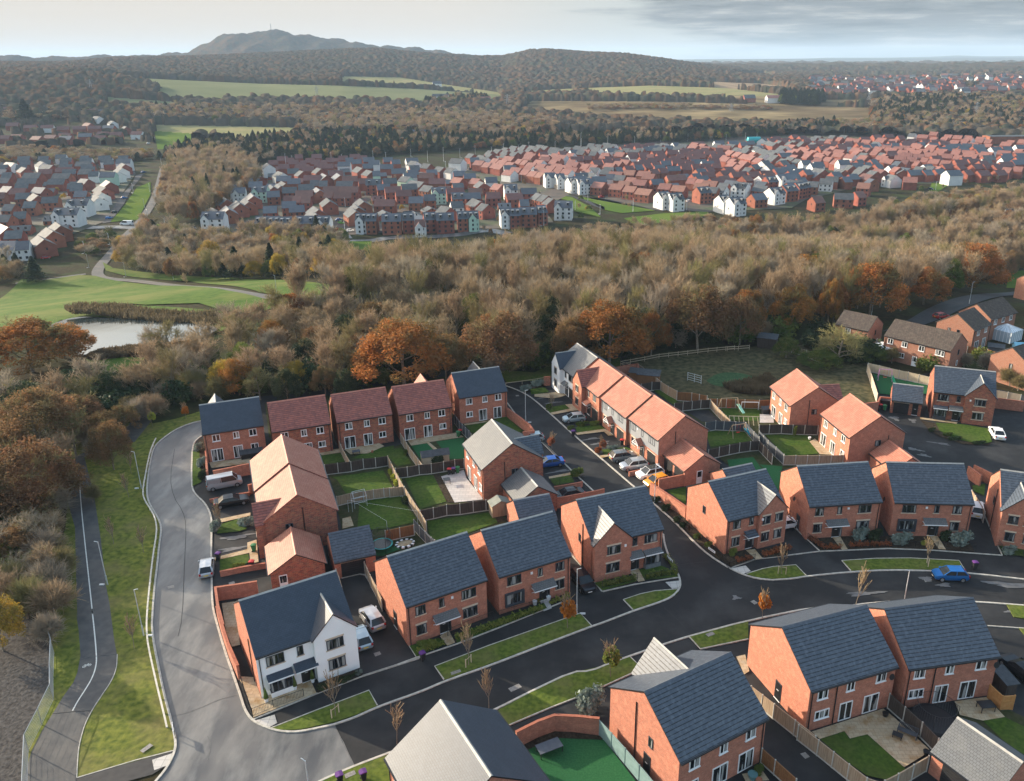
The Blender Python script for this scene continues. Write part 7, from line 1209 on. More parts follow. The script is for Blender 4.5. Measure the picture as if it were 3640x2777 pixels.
for sp, h, k, lb, st in ((('F',1975,1462),3.9,'orange','orange young tree on the verge before the street lamp',False),(('G',1955,1505),3.4,'orange','orange young tree in front of the two large roofs',False),(('J',2065,682),3.9,'hedge','green-yellow young tree on the lower verge',False),(('J',712,572),4.0,None,'leafless young tree with stakes beside the purple bin',True),(('I',1320,1052),4.2,None,'leafless staked tree before the white house',True),(('J',905,985),3.6,None,'leafless sapling behind the slate roof at the bottom',False),(('I',1905,1325),3.8,None,'leafless sapling left of the slate roof at the bottom',False),
 (('H',72,965),3.6,None,'thin staked tree left of the rust-brown hedge',True),(('H',1352,885),3.4,None,'thin staked tree beside the bright blue hatchback',True),(('H',722,1235),4.2,None,'leafless sapling before the two large roofs',False),(('B',1818,1108),2.8,'pinkish','russet young tree in front of the blue coupe',False),(('C',665,1268),2.6,'pinkish','russet young tree on the small lawn of the grey rendered house',False),(('C',170,850),2.8,None,'leafless sapling on the lawn before the white rendered house',False),(('E',500,500),3.2,None,'leafless sapling at the kerb below the black saloon',False),
 (('M',1278,412),3.5,None,'leaning leafless sapling on the rough verge',False),(('N',1100,645),3.2,None,'leafless sapling on the shaded verge, upper',False),(('N',1225,1115),3.2,None,'leafless sapling on the sunlit verge',False),(('N',970,1040),3.2,None,'leafless sapling beside the shared path',False),(('O',1215,1085),2.8,'orange','small orange tree above the knee rail',False),(('O',998,1130),3.0,'lime','small yellow-green tree above the knee rail',False),(('N',1120,440),3.0,None,'leafless sapling under the rusty tree',False)): young(sp, h, k, lb, st)
def bush(spec, sx, sy, sz, lm, label, ang_=0, group='garden bushes', n=900, size=.16):
    e = link('bush', cached(('bush', lm, round(sx/sy,1)), lambda: bush_mesh(120, n, size, lm, 1.0, 1.0, 1.0)), None, at(*spec, .1), ang_); e.scale = (sx, sy, sz); tag(e, label, 'bush', group); return e
for sp, sx, sy, sz, lm, lb in ((('H',750,650),1.5,1.2,1.5,'silver','silver-green bush right of the sandstone path'),(('H',880,660),1.3,1.0,1.4,'dark','dark green bush beside the silver-green one'),(('H',1110,690),1.9,1.2,1.4,'silver','broad silver-green bush below the dark window surround'),(('H',1630,700),2.0,1.3,1.7,'silver','large silver-green bush at the end of the front bed'),(('H',1500,660),1.0,.9,1.2,'dark','dark bush left of the last silver one'),(('H',1315,705),.5,.5,.5,'lime','small lime-green ball shrub'),(('H',1385,705),.4,.4,.5,'green','small round shrub beside the lime one'),
 (('H',2060,780),1.3,.9,1.0,'silver','silver-green bush at the right edge of the street'),(('E',455,500),.9,1.3,1.3,'silver','grey-green bush at the kerb below the black saloon'),(('E',755,450),1.6,1.1,1.0,'silver','grey-green bush on the lawn beside the porch gable'),(('A',290,1100),.9,1.2,1.2,'silver','grey-green bush at the head of the narrow lawn'),(('A',320,1250),.9,1.4,1.3,'silver','grey-green bush halfway down the narrow lawn'),(('A',330,1370),.8,1.2,1.2,'dark','dark bush above the silver van'),(('B',1560,520),1.4,.9,1.2,'silver','grey bush on the corner bed at the street head'),(('B',1680,470),1.8,.9,1.2,'silver','long grey bush in the bed at the street head'),
 (('B',2060,1350),1.3,1.0,1.2,'green','dark green bush hanging over the kerb'),(('B',950,830),.6,.5,1.2,'lime','pale variegated shrub between two gables'),(('C',460,1000),1.5,.7,.8,'green','low bush by the pale blue hatchback'),(('C',580,990),1.2,.7,.7,'hedge','bright low bush by the pale blue hatchback'),(('C',350,1035),.8,.6,.7,'green','small bush at the lawn corner above the purple bin'),(('C',760,1225),1.3,.6,.6,'silver','low silver bush on the grey rendered house lawn'),(('C',620,1260),.8,.7,.9,'rust','brown shrub at the kerb before the grey rendered house'),(('C',140,830),.8,.7,.9,'green','loose shrub at the kerb before the white rendered house'),
 (('G',915,360),.8,.7,.7,'dark','dark shrub at the lamp foot beside the sloping wall'),(('G',1005,450),.9,.7,.9,'dark','dark shrub halfway down beside the sloping wall'),(('G',1120,560),.8,.7,.8,'dark','dark shrub beside the sloping wall and railing'),(('G',1180,610),.8,.6,.7,'dark','dark shrub on the bed below the sloping wall'),(('G',1310,720),.7,.6,.6,'green','small shrub beside the railing'),(('G',1420,800),.7,.6,.6,'hedge','yellow-green shrub by the name plate'),(('G',1660,890),.7,.6,1.0,'hedge','bright green shrub before the gabled corner house'),(('K',-20,1000),1.8,1.5,2.6,'silver','large variegated bush between brick wall and sunlit gable'),
 (('J',300,380),1.4,.5,.6,'hedge','clipped hedge left of the sandstone path'),(('D',1430,895),.9,.6,.6,'dark','dark shrub at the tip of the curved lawn'),(('D',1620,965),1.6,.7,.5,'dark','low dark shrubs along the curved lawn'),(('D',1820,1000),1.6,.6,.5,'dark','low dark shrubs at the end of the curved lawn'),(('D',1560,930),1.2,.6,.5,'green','low green shrubs along the curved lawn'),(('B',250,1330),.7,.5,.9,'lime','yellow-green shrub, upper of three by the fence'),(('B',280,1390),.8,.6,1.0,'lime','yellow-green shrub, middle of three by the fence'),(('B',310,1440),.8,.6,1.0,'lime','yellow-green shrub, lowest of three by the fence'),
 (('F',390,230),.8,1.4,.9,'dark','dark border shrubs beside the weathered fence'),(('F',1265,330),.5,.5,.9,'hedge','yellow shrub at the narrow shed'),(('D',290,930),.4,.4,1.6,'hedge','tall ornamental grass by the dark fence'),(('K',1590,1610),.6,.6,1.0,'green','leafy green plant in the corner bed at the bottom'),(('B',700,1250),1.2,.3,1.6,'dark','ivy over the dark fence'),(('B',395,1130),.5,1.5,.6,'green','narrow planting beside the weathered fence'),(('E',680,870),1.0,.4,.6,'hedge','pale flowering plants on the front lawn'),
 (('I',1200,800),.9,.5,.6,'dark','dark shrub under the white gable, left'),(('I',1400,730),.9,.5,.6,'dark','dark shrub under the white gable, right'),(('I',1540,660),.5,.4,.5,'silver','white-flowered plant at the corner of the white gable')): bush(sp, sx, sy, sz, lm, lb)
def hedge(spec, w_, h_, lm, label, seed, group='front hedges'):
    pts_ = P2(spec); rs = np.random.RandomState(seed); C = []
    for a, b in zip(pts_[:-1], pts_[1:]):
        L = (b-a).length; n = int(L*170); t = rs.uniform(0,1,n); lump = .75+.35*np.sin(t*L*3+seed)*np.sin(t*L*7.3); nx, ny = -(b-a).y/L, (b-a).x/L; o = rs.uniform(-.5,.5,n)*w_*lump; C.append(np.stack([a.x+(b.x-a.x)*t+nx*o, a.y+(b.y-a.y)*t+ny*o, .1+h_*lump*rs.uniform(0,1,n)**.6], -1))
    V, Q = quads_from(np.concatenate(C), .13, rs); tag(link('hedge', fastmesh('hedge', V, Q, [LM[lm]])), label, 'hedge', group)
hedge('J 590,345 J 900,235 J 1200,125 J 1420,50', .8, .75, 'hedge', 'yellow-green hedge between lawn and pavement, in front of the brick pair', 1); hedge('J 225,470 J 350,425 J 480,380', .8, .75, 'hedge', 'short yellow-green hedge behind the overfull purple bin', 2); hedge('G 375,1200 G 560,1165 G 720,1125', .9, .8, 'hedge', 'green hedge before the gabled half of the corner house', 3)
hedge('G 820,1120 G 980,1085 G 1115,1085 G 1060,980 G 990,910', .8, .8, 'hedge', 'green hedge wrapping the bay corner at the junction', 4); hedge('H 305,650 H 430,745 H 590,748', .9, .7, 'rust', 'rust-brown hedge left of the sandstone path', 5); hedge('H 665,735 H 800,722 H 1030,722', .9, .7, 'rust', 'rust-brown hedge right of the sandstone path', 6); hedge('G 1700,960 G 1850,925', .9, .5, 'rust', 'rust-brown low plants before the gabled corner house', 7); hedge('G 1960,905 G 2150,850 H 20,770 H 150,745', .9, .6, 'rust', 'rust-brown hedge under the gable of the corner house', 8)
hedge('I 1160,800 I 1350,740 I 1560,655', .5, .35, 'dark', 'low dark planting behind the railing of the white house', 9); hedge('F 1640,1230 F 1740,1190', .6, .6, 'hedge', 'small hedge beside the grey slab path', 10); hedge('F 1800,1240 F 1900,1205 F 1985,1170', .7, .7, 'hedge', 'hedge at the right end of the brick pair', 11)
for sp, r0, h, m, lb in ((('I',665,925),.22,.5,m_potw,'white square planter at the left corner of the white house'),(('I',938,805),.22,.5,m_potw,'white planter left of the black door of the white house'),(('I',1105,735),.22,.5,m_potw,'white planter right of the black door of the white house')):
    r = pot(sp, r0, h, lb, m); c = MB(); c.lathe([(.24,.5),(.20,.9),(.10,1.4),(.02,1.8)], n=9); c.smooth = True; c.build('topiary_cone', LM['green'], r)
for sp, r0, h, m, lb in ((('K',1540,1650),.45,.5,m_potg,'wide teal pot at the bottom edge'),(('K',1600,1690),.3,.35,m_pott,'terracotta pot beside the wide teal pot'),(('F',1655,1235),.28,.5,m_potw,'white pot left of the black door in the brick pair'),(('F',1790,1190),.28,.5,m_potw,'white pot right of the black door in the brick pair'),(('L',820,1060),.3,.4,m_black,'black pot at the foot of the fence by the french doors'),(('L',1210,1420),.3,.35,m_black,'dark pot at the corner of the pale-roofed garage'),(('D',415,965),.25,.45,m_potw,'white pot on the sandstone edge behind the salmon house'),(('A',1992,1125),.2,.35,m_pott,'terracotta pot on the patio of the middle pantiled house')): pot(sp, r0, h, lb, m)
# ------------------------------------------------------------------ the far estates: ridge ends read off the photo, roof + wall code
FH = {'1': '''40 330 175 330 br;195 350 330 350 br;340 352 480 350 bw;490 365 600 362 br;630 362 745 360 br;755 358 880 356 br;890 352 1000 355 dr;300 185 390 182 dr;5 195 100 190 br;765 210 830 208 br;850 218 925 215 dr;700 320 830 345 br;800 265 885 285 gw;940 300 1010 330 gw;1050 345 1130 380 gr;1145 405 1240 405 bw;845 408 950 408 br;955 412 1060 410 br;665 425 815 422 dr;825 440 925 440 br;515 445 630 447 dr;380 435 505 437 br;275 445 370 450 br;100 430 190 432 br;0 440 90 440 br;510 420 620 420 br;
50 672 130 680 dw;330 660 395 680 gw;160 705 255 735 gr;350 690 480 700 gr;480 718 650 715 br;655 668 810 668 gr;690 735 805 735 gr;210 765 360 765 gr;460 770 620 770 gr;150 815 330 812 gr;420 820 570 818 gr;0 808 90 808 gr;0 735 60 735 dr;20 762 110 760 gr;25 880 105 885 dr;90 900 230 898 br;300 890 395 895 dr;240 920 380 990 gr;40 1038 130 1038 gr;210 1015 320 1012 gr;120 1105 230 1100 gr;0 1130 100 1130 gr;0 1210 70 1240 dr;1010 645 1140 642 dw3;1035 672 1110 700 gr;1010 700 1090 735 gw;970 730 1060 770 gw;870 760 1005 757 dm3;890 815 990 860 dr;835 870 940 900 gr;820 905 910 950 gw;790 945 885 990 gw;590 992 775 990 dw3;475 1070 690 1068 dw3;650 925 760 922 dr;700 815 770 820 dr;450 1170 560 1250 gr;375 1225 490 1290 gr;290 1285 420 1370 gr;0 1358 150 1358 dw;150 1362 240 1356 dw''',
'2': '''800 195 865 250 gw3;900 285 1010 320 gw;920 342 1060 340 dr;1095 230 1240 228 br;1320 222 1475 220 br;1515 203 1640 201 dw;1430 292 1565 288 br;1700 248 1760 266 gr;1795 280 1855 296 gr;1815 188 1925 186 dw;1860 295 1920 293 dm;1185 335 1350 332 br;1350 310 1420 345 dr;1500 312 1545 340 dr;1560 345 1710 342 br;1245 385 1330 383 gr;1335 390 1415 388 gr;1505 393 1665 392 gr;680 440 825 438 dm3;1375 445 1525 443 br;1535 445 1720 445 br;830 407 910 470 gr;900 400 985 460 gr;940 380 1030 430 gr;640 487 715 560 dr;570 550 670 610 gr;500 562 580 635 gr;400 612 470 690 dr;190 692 405 688 dw3;275 650 340 680 gr;1105 485 1275 482 br;1280 435 1365 500 dr;1385 495 1475 495 br;1480 500 1650 498 br;985 535 1080 533 br;1085 540 1160 540 br;1165 545 1245 543 br;1390 540 1455 605 gr;1250 620 1355 690 gr;1230 665 1330 730 gr;1790 375 1935 372 dr3;1880 573 2075 572 br;1715 545 1790 610 gr;1660 600 1735 665 gr;1640 645 1700 690 gr;715 735 840 733 dr3;850 737 945 735 dr3;950 740 1065 738 dr3;1105 733 1310 731 dr3;1315 731 1440 730 dw3;1690 705 1800 703 dw3;1805 707 1890 706 dr3''',
'3': '''0 365 130 362 dr;110 408 250 404 dr;250 305 370 300 dw;300 330 370 340 gw;425 355 500 362 gr;560 385 630 395 gr;665 395 740 405 gw;390 450 535 450 br;230 450 355 445 dw;720 433 830 430 dr;820 455 935 452 dr;480 505 635 502 br;215 480 300 490 gm;290 520 440 540 gr;430 568 520 580 gr;505 592 640 588 dm3;700 305 820 312 gw3;880 300 970 298 dr;975 288 1060 300 gw;905 500 985 508 or;1030 492 1145 489 dw;975 530 1020 548 gr;1120 553 1200 563 or;1215 560 1340 557 dw3;935 325 1025 332 or;1025 345 1095 352 or;1090 350 1160 358 or;1150 363 1215 371 or;1225 283 1320 292 or;1210 375 1330 372 dw;1290 392 1390 400 or;1400 415 1470 422 or;1475 430 1545 438 or;1550 442 1610 449 or;1350 312 1400 318 or;1405 322 1455 328 or;1450 345 1535 353 or;1540 358 1630 366 or;1635 378 1720 386 or;1725 390 1795 396 or;1440 255 1530 262 or;1560 245 1640 242 br;1660 222 1745 228 gw;1750 235 1820 232 br;1580 290 1670 292 or;1690 300 1780 306 or;1860 225 1930 222 dw;1935 228 2010 232 gr;1860 290 1985 286 br;1990 282 2070 280 br;2000 222 2060 225 or;2095 196 2160 200 gw;1840 338 1950 345 or;1825 390 1940 398 or;1990 360 2060 367 or;2065 370 2135 377 or;1610 448 1715 445 dw3;1720 458 1800 455 dw3;1840 495 1920 490 dw3;1930 505 2050 500 dw3;1910 450 2030 447 dr;2040 445 2110 460 gw;1380 598 1530 595 dr;650 600 820 593 br;285 682 425 680 dr;430 662 540 658 dr;700 642 830 638 dr3;835 645 980 640 dr;870 600 1000 598 br;1040 640 1175 636 br;1530 645 1585 660 gr;1592 660 1650 674 gr;1650 690 1700 704 gr;905 698 950 710 gr;948 714 990 726 gr;995 745 1065 760 gr;600 770 690 787 gr;1370 785 1530 782 dr3;1535 768 1610 764 dr3;1175 793 1270 790 dw3;1275 795 1365 793 dr3;1715 720 1885 722 dw3;20 850 205 845 dr3;215 840 330 836 dr3;425 835 540 830 dr3;550 840 720 835 dr3;755 825 855 822 dr3;862 822 960 819 dm3;350 905 440 903 bw;1370 710 1450 708 dr''',
'4': '''170 200 240 207 gw;290 208 395 204 dw;425 190 540 185 br;565 182 680 178 br;705 185 810 180 dw;825 157 890 163 gw;935 155 995 152 dw;1000 165 1090 170 gr;1110 145 1260 138 br;1110 172 1190 180 or;1345 135 1440 133 dw;1215 188 1310 194 or;1380 178 1510 183 or;1470 165 1555 173 gr;1660 180 1710 190 gr;1730 185 1790 197 gw;1800 95 1850 118 gw3;1845 130 1905 141 gr;1905 145 1955 156 gr;1960 122 2040 118 br;2080 122 2190 118 br;2080 170 2145 178 or;1995 180 2070 190 gw;2120 212 2190 221 or;240 265 325 271 or;385 245 475 251 or;490 250 600 247 br;605 250 700 247 br;735 235 850 230 br;880 228 990 225 br;1020 212 1150 208 br;975 262 1055 262 br;1065 262 1125 262 br;1135 260 1260 260 br;1310 262 1400 260 br;1480 225 1545 236 or;1560 242 1620 253 or;1625 262 1690 273 or;1690 275 1750 286 or;1755 300 1825 311 or;1820 222 1900 233 gr;1895 240 1950 250 gr;1980 255 2100 250 dr;2065 290 2135 301 gr;2140 310 2200 320 gr;150 325 240 320 br;250 312 340 308 br;345 305 425 302 br;430 300 505 296 br;690 265 760 268 br;780 255 860 252 br;820 330 920 328 dr;925 320 1100 318 br;1115 318 1270 315 dr;1285 308 1390 305 br;1440 290 1505 299 or;1500 335 1570 346 or;1565 367 1635 377 or;1430 275 1480 281 or;90 358 155 363 or;145 367 210 373 or;270 390 365 395 gw;375 395 440 392 dr;465 380 550 376 br;560 372 640 368 dr;650 360 720 355 br;730 345 810 340 br;880 382 1010 380 dr;1020 375 1115 372 br;1125 362 1200 360 br;1207 358 1310 356 br;1325 355 1410 355 br;465 420 575 425 or;610 428 730 437 or;710 415 790 410 br;800 405 875 400 br;1125 458 1205 452 dr;1215 440 1340 435 br;1400 430 1490 420 br;1510 440 1660 433 br;1675 440 1780 435 br;1795 430 1910 425 br;1850 375 1920 367 gw;1650 392 1720 400 gr;290 460 375 462 dw;385 470 480 476 gr;825 475 1110 463 br;495 492 585 498 or;560 512 690 521 or;725 512 840 507 dr;1095 498 1170 504 or;1185 510 1240 516 or;1240 522 1380 531 or;1385 485 1480 475 br;1380 575 1470 583 gw;1850 485 1945 480 dr3;1960 465 2050 457 dw3;2065 475 2130 467 dr;170 535 280 546 or;345 552 465 562 or;480 574 590 584 or;600 598 740 612 or;815 550 930 557 or;945 568 1070 577 or;1280 585 1390 593 gr;1545 535 1680 546 gw3;1770 530 1865 540 dr;1175 588 1285 580 dr3;795 635 895 627 dw3;905 648 1025 641 dw3;1390 668 1480 661 dw3;1495 690 1620 680 dw3;1710 655 1830 646 dr;1885 595 2000 584 dw3;2015 570 2130 560 dr3;2140 545 2202 540 dr3''',
'5': '''40 255 110 252 br;205 250 268 256 gr;140 275 240 275 br;80 312 180 308 br;50 345 105 352 or;120 362 180 370 or;190 405 255 413 or;262 428 335 436 or;342 455 400 463 or;150 440 230 445 or;20 462 110 460 dw3;110 492 215 488 dw3;380 460 490 458 dw3;170 535 240 558 gr;40 555 110 550 dr3;140 570 190 590 dr;420 625 500 622 dr;10 675 75 668 dr3;740 500 800 496 dr;700 560 770 575 gr;640 590 720 610 br;880 600 960 615 gw;1210 560 1290 555 dr;1140 470 1190 475 or;60 400 120 408 or;270 345 305 350 br;560 460 620 455 gr;760 540 830 560 br;690 640 740 650 dr;830 400 860 404 or;1610 560 1680 555 br;1400 500 1500 495 br;1900 505 1980 500 br;270 258 335 263 or;380 237 430 242 or;470 242 525 246 or;515 250 605 257 or;600 235 690 232 br;720 215 800 210 br;835 210 920 206 br;1080 198 1150 203 gw;1165 210 1270 216 or;1285 183 1365 188 or;1295 235 1360 241 or;1430 210 1505 216 or;1515 217 1605 223 or;1625 220 1700 226 or;1400 235 1465 241 or;1485 265 1575 272 or;1595 272 1655 276 or;1660 290 1760 297 or;1740 252 1815 257 or;1825 257 1895 262 or;1815 300 1895 306 or;1200 262 1285 260 br;1290 265 1365 262 br;1375 278 1470 275 br;730 280 785 287 gw;615 315 690 312 dr;905 295 980 295 dr;985 318 1095 323 or;1135 312 1215 319 or;1010 275 1110 272 br;310 325 370 333 or;380 318 465 318 br;190 325 275 322 br;350 355 450 363 or;525 335 605 343 or;620 338 700 345 or;745 328 845 335 or;850 338 970 347 or;1240 340 1335 347 or;545 370 600 377 or;605 388 680 397 gr;715 370 785 376 or;795 388 850 394 gr;855 385 950 382 br;975 362 1075 369 or;1090 358 1210 367 or;1235 385 1360 393 or;1360 335 1475 331 dr;1505 365 1590 371 or;1600 362 1730 369 or;1755 393 1870 401 or;1725 350 1830 345 dr;1875 335 1975 332 dw;1985 330 2075 327 dr;2115 312 2200 310 dw;1945 365 2080 372 or;2120 352 2200 358 or;1475 305 1585 300 dr;1595 300 1690 300 dr;1400 398 1510 403 or;1525 410 1605 416 or;595 412 680 420 or;695 455 755 451 dr;815 438 885 444 or;865 450 935 456 or;940 470 1005 477 dr;1010 455 1080 460 br;1065 430 1160 434 or;1205 435 1275 440 or;1280 448 1385 456 or;1395 462 1495 469 or;1520 458 1640 455 br;1655 450 1760 446 br;1790 450 1880 450 gw;1980 440 2070 438 dw;2080 460 2200 455 dr;1540 505 1610 500 br;1690 502 1790 496 br;1800 500 1950 494 br;1960 480 2085 475 br;510 488 625 485 dr;640 485 700 482 dr;875 515 945 512 dw;935 525 995 535 or;1010 545 1050 560 gr;1060 560 1195 555 dr;1215 505 1300 500 dw;1255 515 1325 522 gw;1350 520 1395 529 or;1440 562 1575 556 dw3;1745 565 1850 559 br;1910 560 2010 555 br;2000 530 2090 537 or;2105 522 2200 528 or;265 620 390 625 gr;485 600 565 595 dr;85 668 195 673 gr;210 640 335 646 gw;580 680 705 688 or;350 782 535 788 gr;545 770 625 765 br;130 820 225 815 br;1025 625 1160 630 or'''}
m_fbrick = mat('far_red_brick', (.27,.100,.068), (.20,.075,.052), scale=.4, rough=.9, spec=.1, rand=.15); m_fwhite = mat('far_white_render', (.66,.66,.64), (.58,.58,.57), scale=.3, rough=.9, spec=.1); m_fmint = mat('far_mint_render', (.42,.58,.47), (.38,.53,.43), scale=.3, rough=.9, spec=.1)
m_fd = mat('far_slate', (.060,.070,.086), (.080,.09,.105), scale=.5, rough=.5, spec=.5, rand=.2); m_fg = mat('far_grey_tile', (.075,.085,.092), (.11,.115,.12), scale=.5, rough=.7, spec=.15, rand=.15); m_fo = mat('far_terracotta', (.25,.112,.082), (.19,.088,.066), scale=.6, rough=.6, spec=.4, rand=.15); m_fb = mat('far_brown_tile', (.155,.075,.062), (.12,.062,.055), scale=.5, rough=.7, spec=.3, rand=.2)
m_fwin = mat('far_window', (.03,.035,.04), rough=.15, spec=.6)
RC = {'d': (m_fd, 'slate-roofed'), 'g': (m_fg, 'grey-roofed'), 'o': (m_fo, 'terracotta-roofed'), 'b': (m_fb, 'brown-roofed')}; WC = {'r': (m_fbrick, 'brick'), 'w': (m_fwhite, 'white rendered'), 'm': (m_fmint, 'mint-coloured')}
EST = {'1': 'left-hand far estate', '2': 'centre-left far estate', '3': 'central far estate', '4': 'right-of-centre far estate', '5': 'right-hand far estate'}
fars = []
for r, txt in FH.items():
    for it in txt.replace('\n', '').split(';'):
        q = it.split()
        if len(q) < 5: continue
        x0, y0, x1, y1 = map(float, q[:4]); c = q[4]; three = c.endswith('3'); he, hr = (6.9, 10.2) if three else (5.1, 8.3)
        a = at(r, x0, y0, hr); b = at(r, x1, y1, hr)
        if b.x < a.x: a, b = b, a
        fars.append([r, a, b, c[0], c[1], he, hr])
# houses and garages packed between those one can trace
rs = np.random.RandomState(31)
for r, pl, sp in (('1',[(0,360),(120,350),(270,350),(265,385),(225,440),(160,470),(120,520),(60,560),(0,560)],17),('2',[(450,465),(560,390),(610,350),(760,350),(900,365),(990,400),(1100,430),(1160,450),(1180,470),(900,480),(560,480),(450,485)],16),('4',[(1000,350),(1100,330),(1300,325),(1500,325),(1700,335),(1760,400),(1700,430),(1500,435),(1250,415),(1100,392)],14),('5',[(1560,322),(1700,305),(1900,305),(2202,315),(2202,370),(2050,388),(1900,392),(1780,415),(1700,425),(1700,330)],14)):
    for x, y in scatter(pl, sp, 400+int(r), .12):
        best = min(fars, key=lambda f: ((f[1].x+f[2].x)/2-x)**2+((f[1].y+f[2].y)/2-y)**2); c = (best[1]+best[2])/2
        if (c.x-x)**2+(c.y-y)**2 < (12.5 if r in '12' else 10.5)**2: continue
        d = (best[2]-best[1]).normalized(); L = rs.uniform(6.5, 10); small = rs.uniform() < .25; he, hr = (2.6, 4.8) if small else (5.1, 8.3); p = Vector((x, y, gz(x, y)+hr)); d.z = 0; d = Vector((1, .25, 0)).normalized() if r == '1' or (r == '2' and rs.uniform() < .6) else d; rc = best[3]
        if r == '1' and rc == 'd': rc = 'g'
        fars.append([r, p-d*L/2, p+d*L/2, rc, 'r' if rs.uniform() < .9 else 'w', he, hr])
fars.sort(key=lambda f: (f[1]+f[2]).length)
def winm(w, h): return cached(('fw', w, h), lambda: (lambda q: (q.box(-w/2, -.06, 0, w/2, .02, h), q.mesh('window', [m_fwin]))[1])(MB()))
def far_geo(mw, mr, L, W, he, hr):
    Lw, Ww = L/2-.1, W/2-.25; sl = (hr-he)/(W/2); zt = he+sl*.25-.1; mw.prism([(-Ww,0),(Ww,0),(Ww,zt),(0,hr-.12),(-Ww,zt)], -Lw, Lw)
    for s in (-1, 1):
        q = [(-L/2, s*W/2, he), (L/2, s*W/2, he), (L/2, 0, hr), (-L/2, 0, hr)]; mr.poly(q if s < 0 else q[::-1]); q = [(a, b, c-.12) for a, b, c in q]; mr.poly(q[::-1] if s < 0 else q)
        mr.poly([(-L/2, s*W/2, he), (-L/2, s*W/2, he-.12), (L/2, s*W/2, he-.12), (L/2, s*W/2, he)] if s < 0 else [(L/2, s*W/2, he), (L/2, s*W/2, he-.12), (-L/2, s*W/2, he-.12), (-L/2, s*W/2, he)])
NFAR = 300-47; rest = []; cnt = {}
byreg = {}
for i, f in enumerate(fars):
    if i >= NFAR: rest.append(f); continue
    byreg.setdefault(f[0], []).append(f)
for r, fs in byreg.items():
    ds = sorted(((f[1]+f[2])/2).y for f in fs); nrow = max(1, round((ds[-1]-ds[0])/16)); rows = {}
    for f in fs: k = int((((f[1]+f[2])/2).y-ds[0])/(ds[-1]-ds[0]+.01)*nrow); rows.setdefault(k, []).append(f)
    for ri, k in enumerate(sorted(rows)):
        kinds = {}
        for f in sorted(rows[k], key=lambda f: (f[1]+f[2]).x/(f[1]+f[2]).y):
            _, a, b, rc, wc, he, hr = f; d = b-a; L = max(5.5, min(d.length*1.04, 14)); yaw = math.atan2(d.y, d.x); yaw = max(min(yaw, R_(65)), R_(-75)); c = (a+b)/2; kk = (rc, wc, hr > 9); kinds[kk] = kinds.get(kk, 0)+1; W = 9.4 if hr < 9 else 9.8
            lb = f'{"three-storey " if hr > 9 else ""}{RC[rc][1]} {WC[wc][1]} house, {ordn(kinds[kk]-1)} such from left, {ordn(ri)} row, {EST[r]}'
            root = empty('house', (c.x, c.y, gz(c.x, c.y)-.1), yaw); tag(root, lb, 'house', 'houses of the far estates'); mw = MB(); mr = MB(); far_geo(mw, mr, L, W, he, hr); mw.build('wall', WC[wc][0], root); mr.build('roof', RC[rc][0], root); Lw, Ww = L/2-.1, W/2-.25
            if c.y < 560:
                n = 3 if L > 8 else 2
                for j in range(n):
                    x = -Lw+2*Lw*(j+.5)/n
                    for z in ((3.5, 1.0) if hr < 9 else (5.5, 3.3, 1.0)):
                        link('window', winm(1.1 if (j+int(z)) % 3 else .7, 1.15), root, (x, -Ww, z), 0)
                if yaw > 0: link('window', winm(.7, 1.1), root, (-Lw, 0, 3.4), -math.pi/2)
                elif yaw < 0: link('window', winm(.7, 1.1), root, (Lw, .3, 3.4), math.pi/2)
            if hr > 9 and c.y < 560:
                for s in (-.25, .25):
                    mb = MB(); mb.box(-.6, -1.2, -.1, .6, 1.2, 1.25); mb.box(-.75, -1.35, 1.25, .75, 1.35, 1.35); dm = mb.build('dormer', m_lead, root, (L*s, -W*.27, he+(hr-he)*.42)); link('window', winm(.8, .9), dm, (0, -1.2, .2))
            if wc in 'wm' and hr > 9 or (wc == 'w' and (ri+kinds[kk]) % 2):
                mb = MB(); w2 = 2.0; mb.prism([(-w2,0),(w2,0),(w2,he),(0,he+2.3),(-w2,he)], -Ww-.9, -Ww+.3, 'y'); mb.build('gable_wall', WC[wc][0], root, (-Lw+w2+.1, 0, 0)); mb = MB(); yb = -(hr-he-2.45)/(hr-he)*W/2
                for s in (-1, 1): q = [(0,-Ww-1.0,he+2.42),(s*(w2+.2),-Ww-1.0,he-.12),(s*(w2+.2),-W/2+.5,he-.12),(0,yb+.3,he+2.42)]; mb.poly(q if s < 0 else q[::-1])
                mb.build('gable_roof', RC[rc][0], root, (-Lw+w2+.1, 0, 0)); 
                for z in ((3.5, 1.0) if hr < 9 else (5.5, 3.3, 1.0)): link('window', winm(.9, 1.2), root, (-Lw+w2+.1, -Ww-.9, z), 0)
mw = MB(); mats_ = [m_fbrick, m_fwhite, m_fmint, m_fd, m_fg, m_fo, m_fb]; allm = MB()
def add_rest(a, b, rc, wc, he, hr, W=9.4):
    d = b-a; L = max(4.5, min(d.length, 13)); yaw = max(min(math.atan2(d.y, d.x), R_(65)), R_(-75)); c = (a+b)/2; x = MB(); y = MB(); far_geo(x, y, L, W, he, hr); cs, sn = math.cos(yaw), math.sin(yaw); zb = gz(c.x, c.y)-.2
    for s_, mi in ((x, 'rwm'.index(wc)), (y, 3+'dgob'.index(rc))):
        i = len(allm.v); allm.v += [(c.x+cs*p-sn*q, c.y+sn*p+cs*q, z+zb) for p, q, z in s_.v]; allm.f += [tuple(i+k for k in f) for f in s_.f]; allm.m += [mi]*len(s_.f)
for f in rest: add_rest(*f[1:])
rs = np.random.RandomState(77)   # the town in the distance at the right
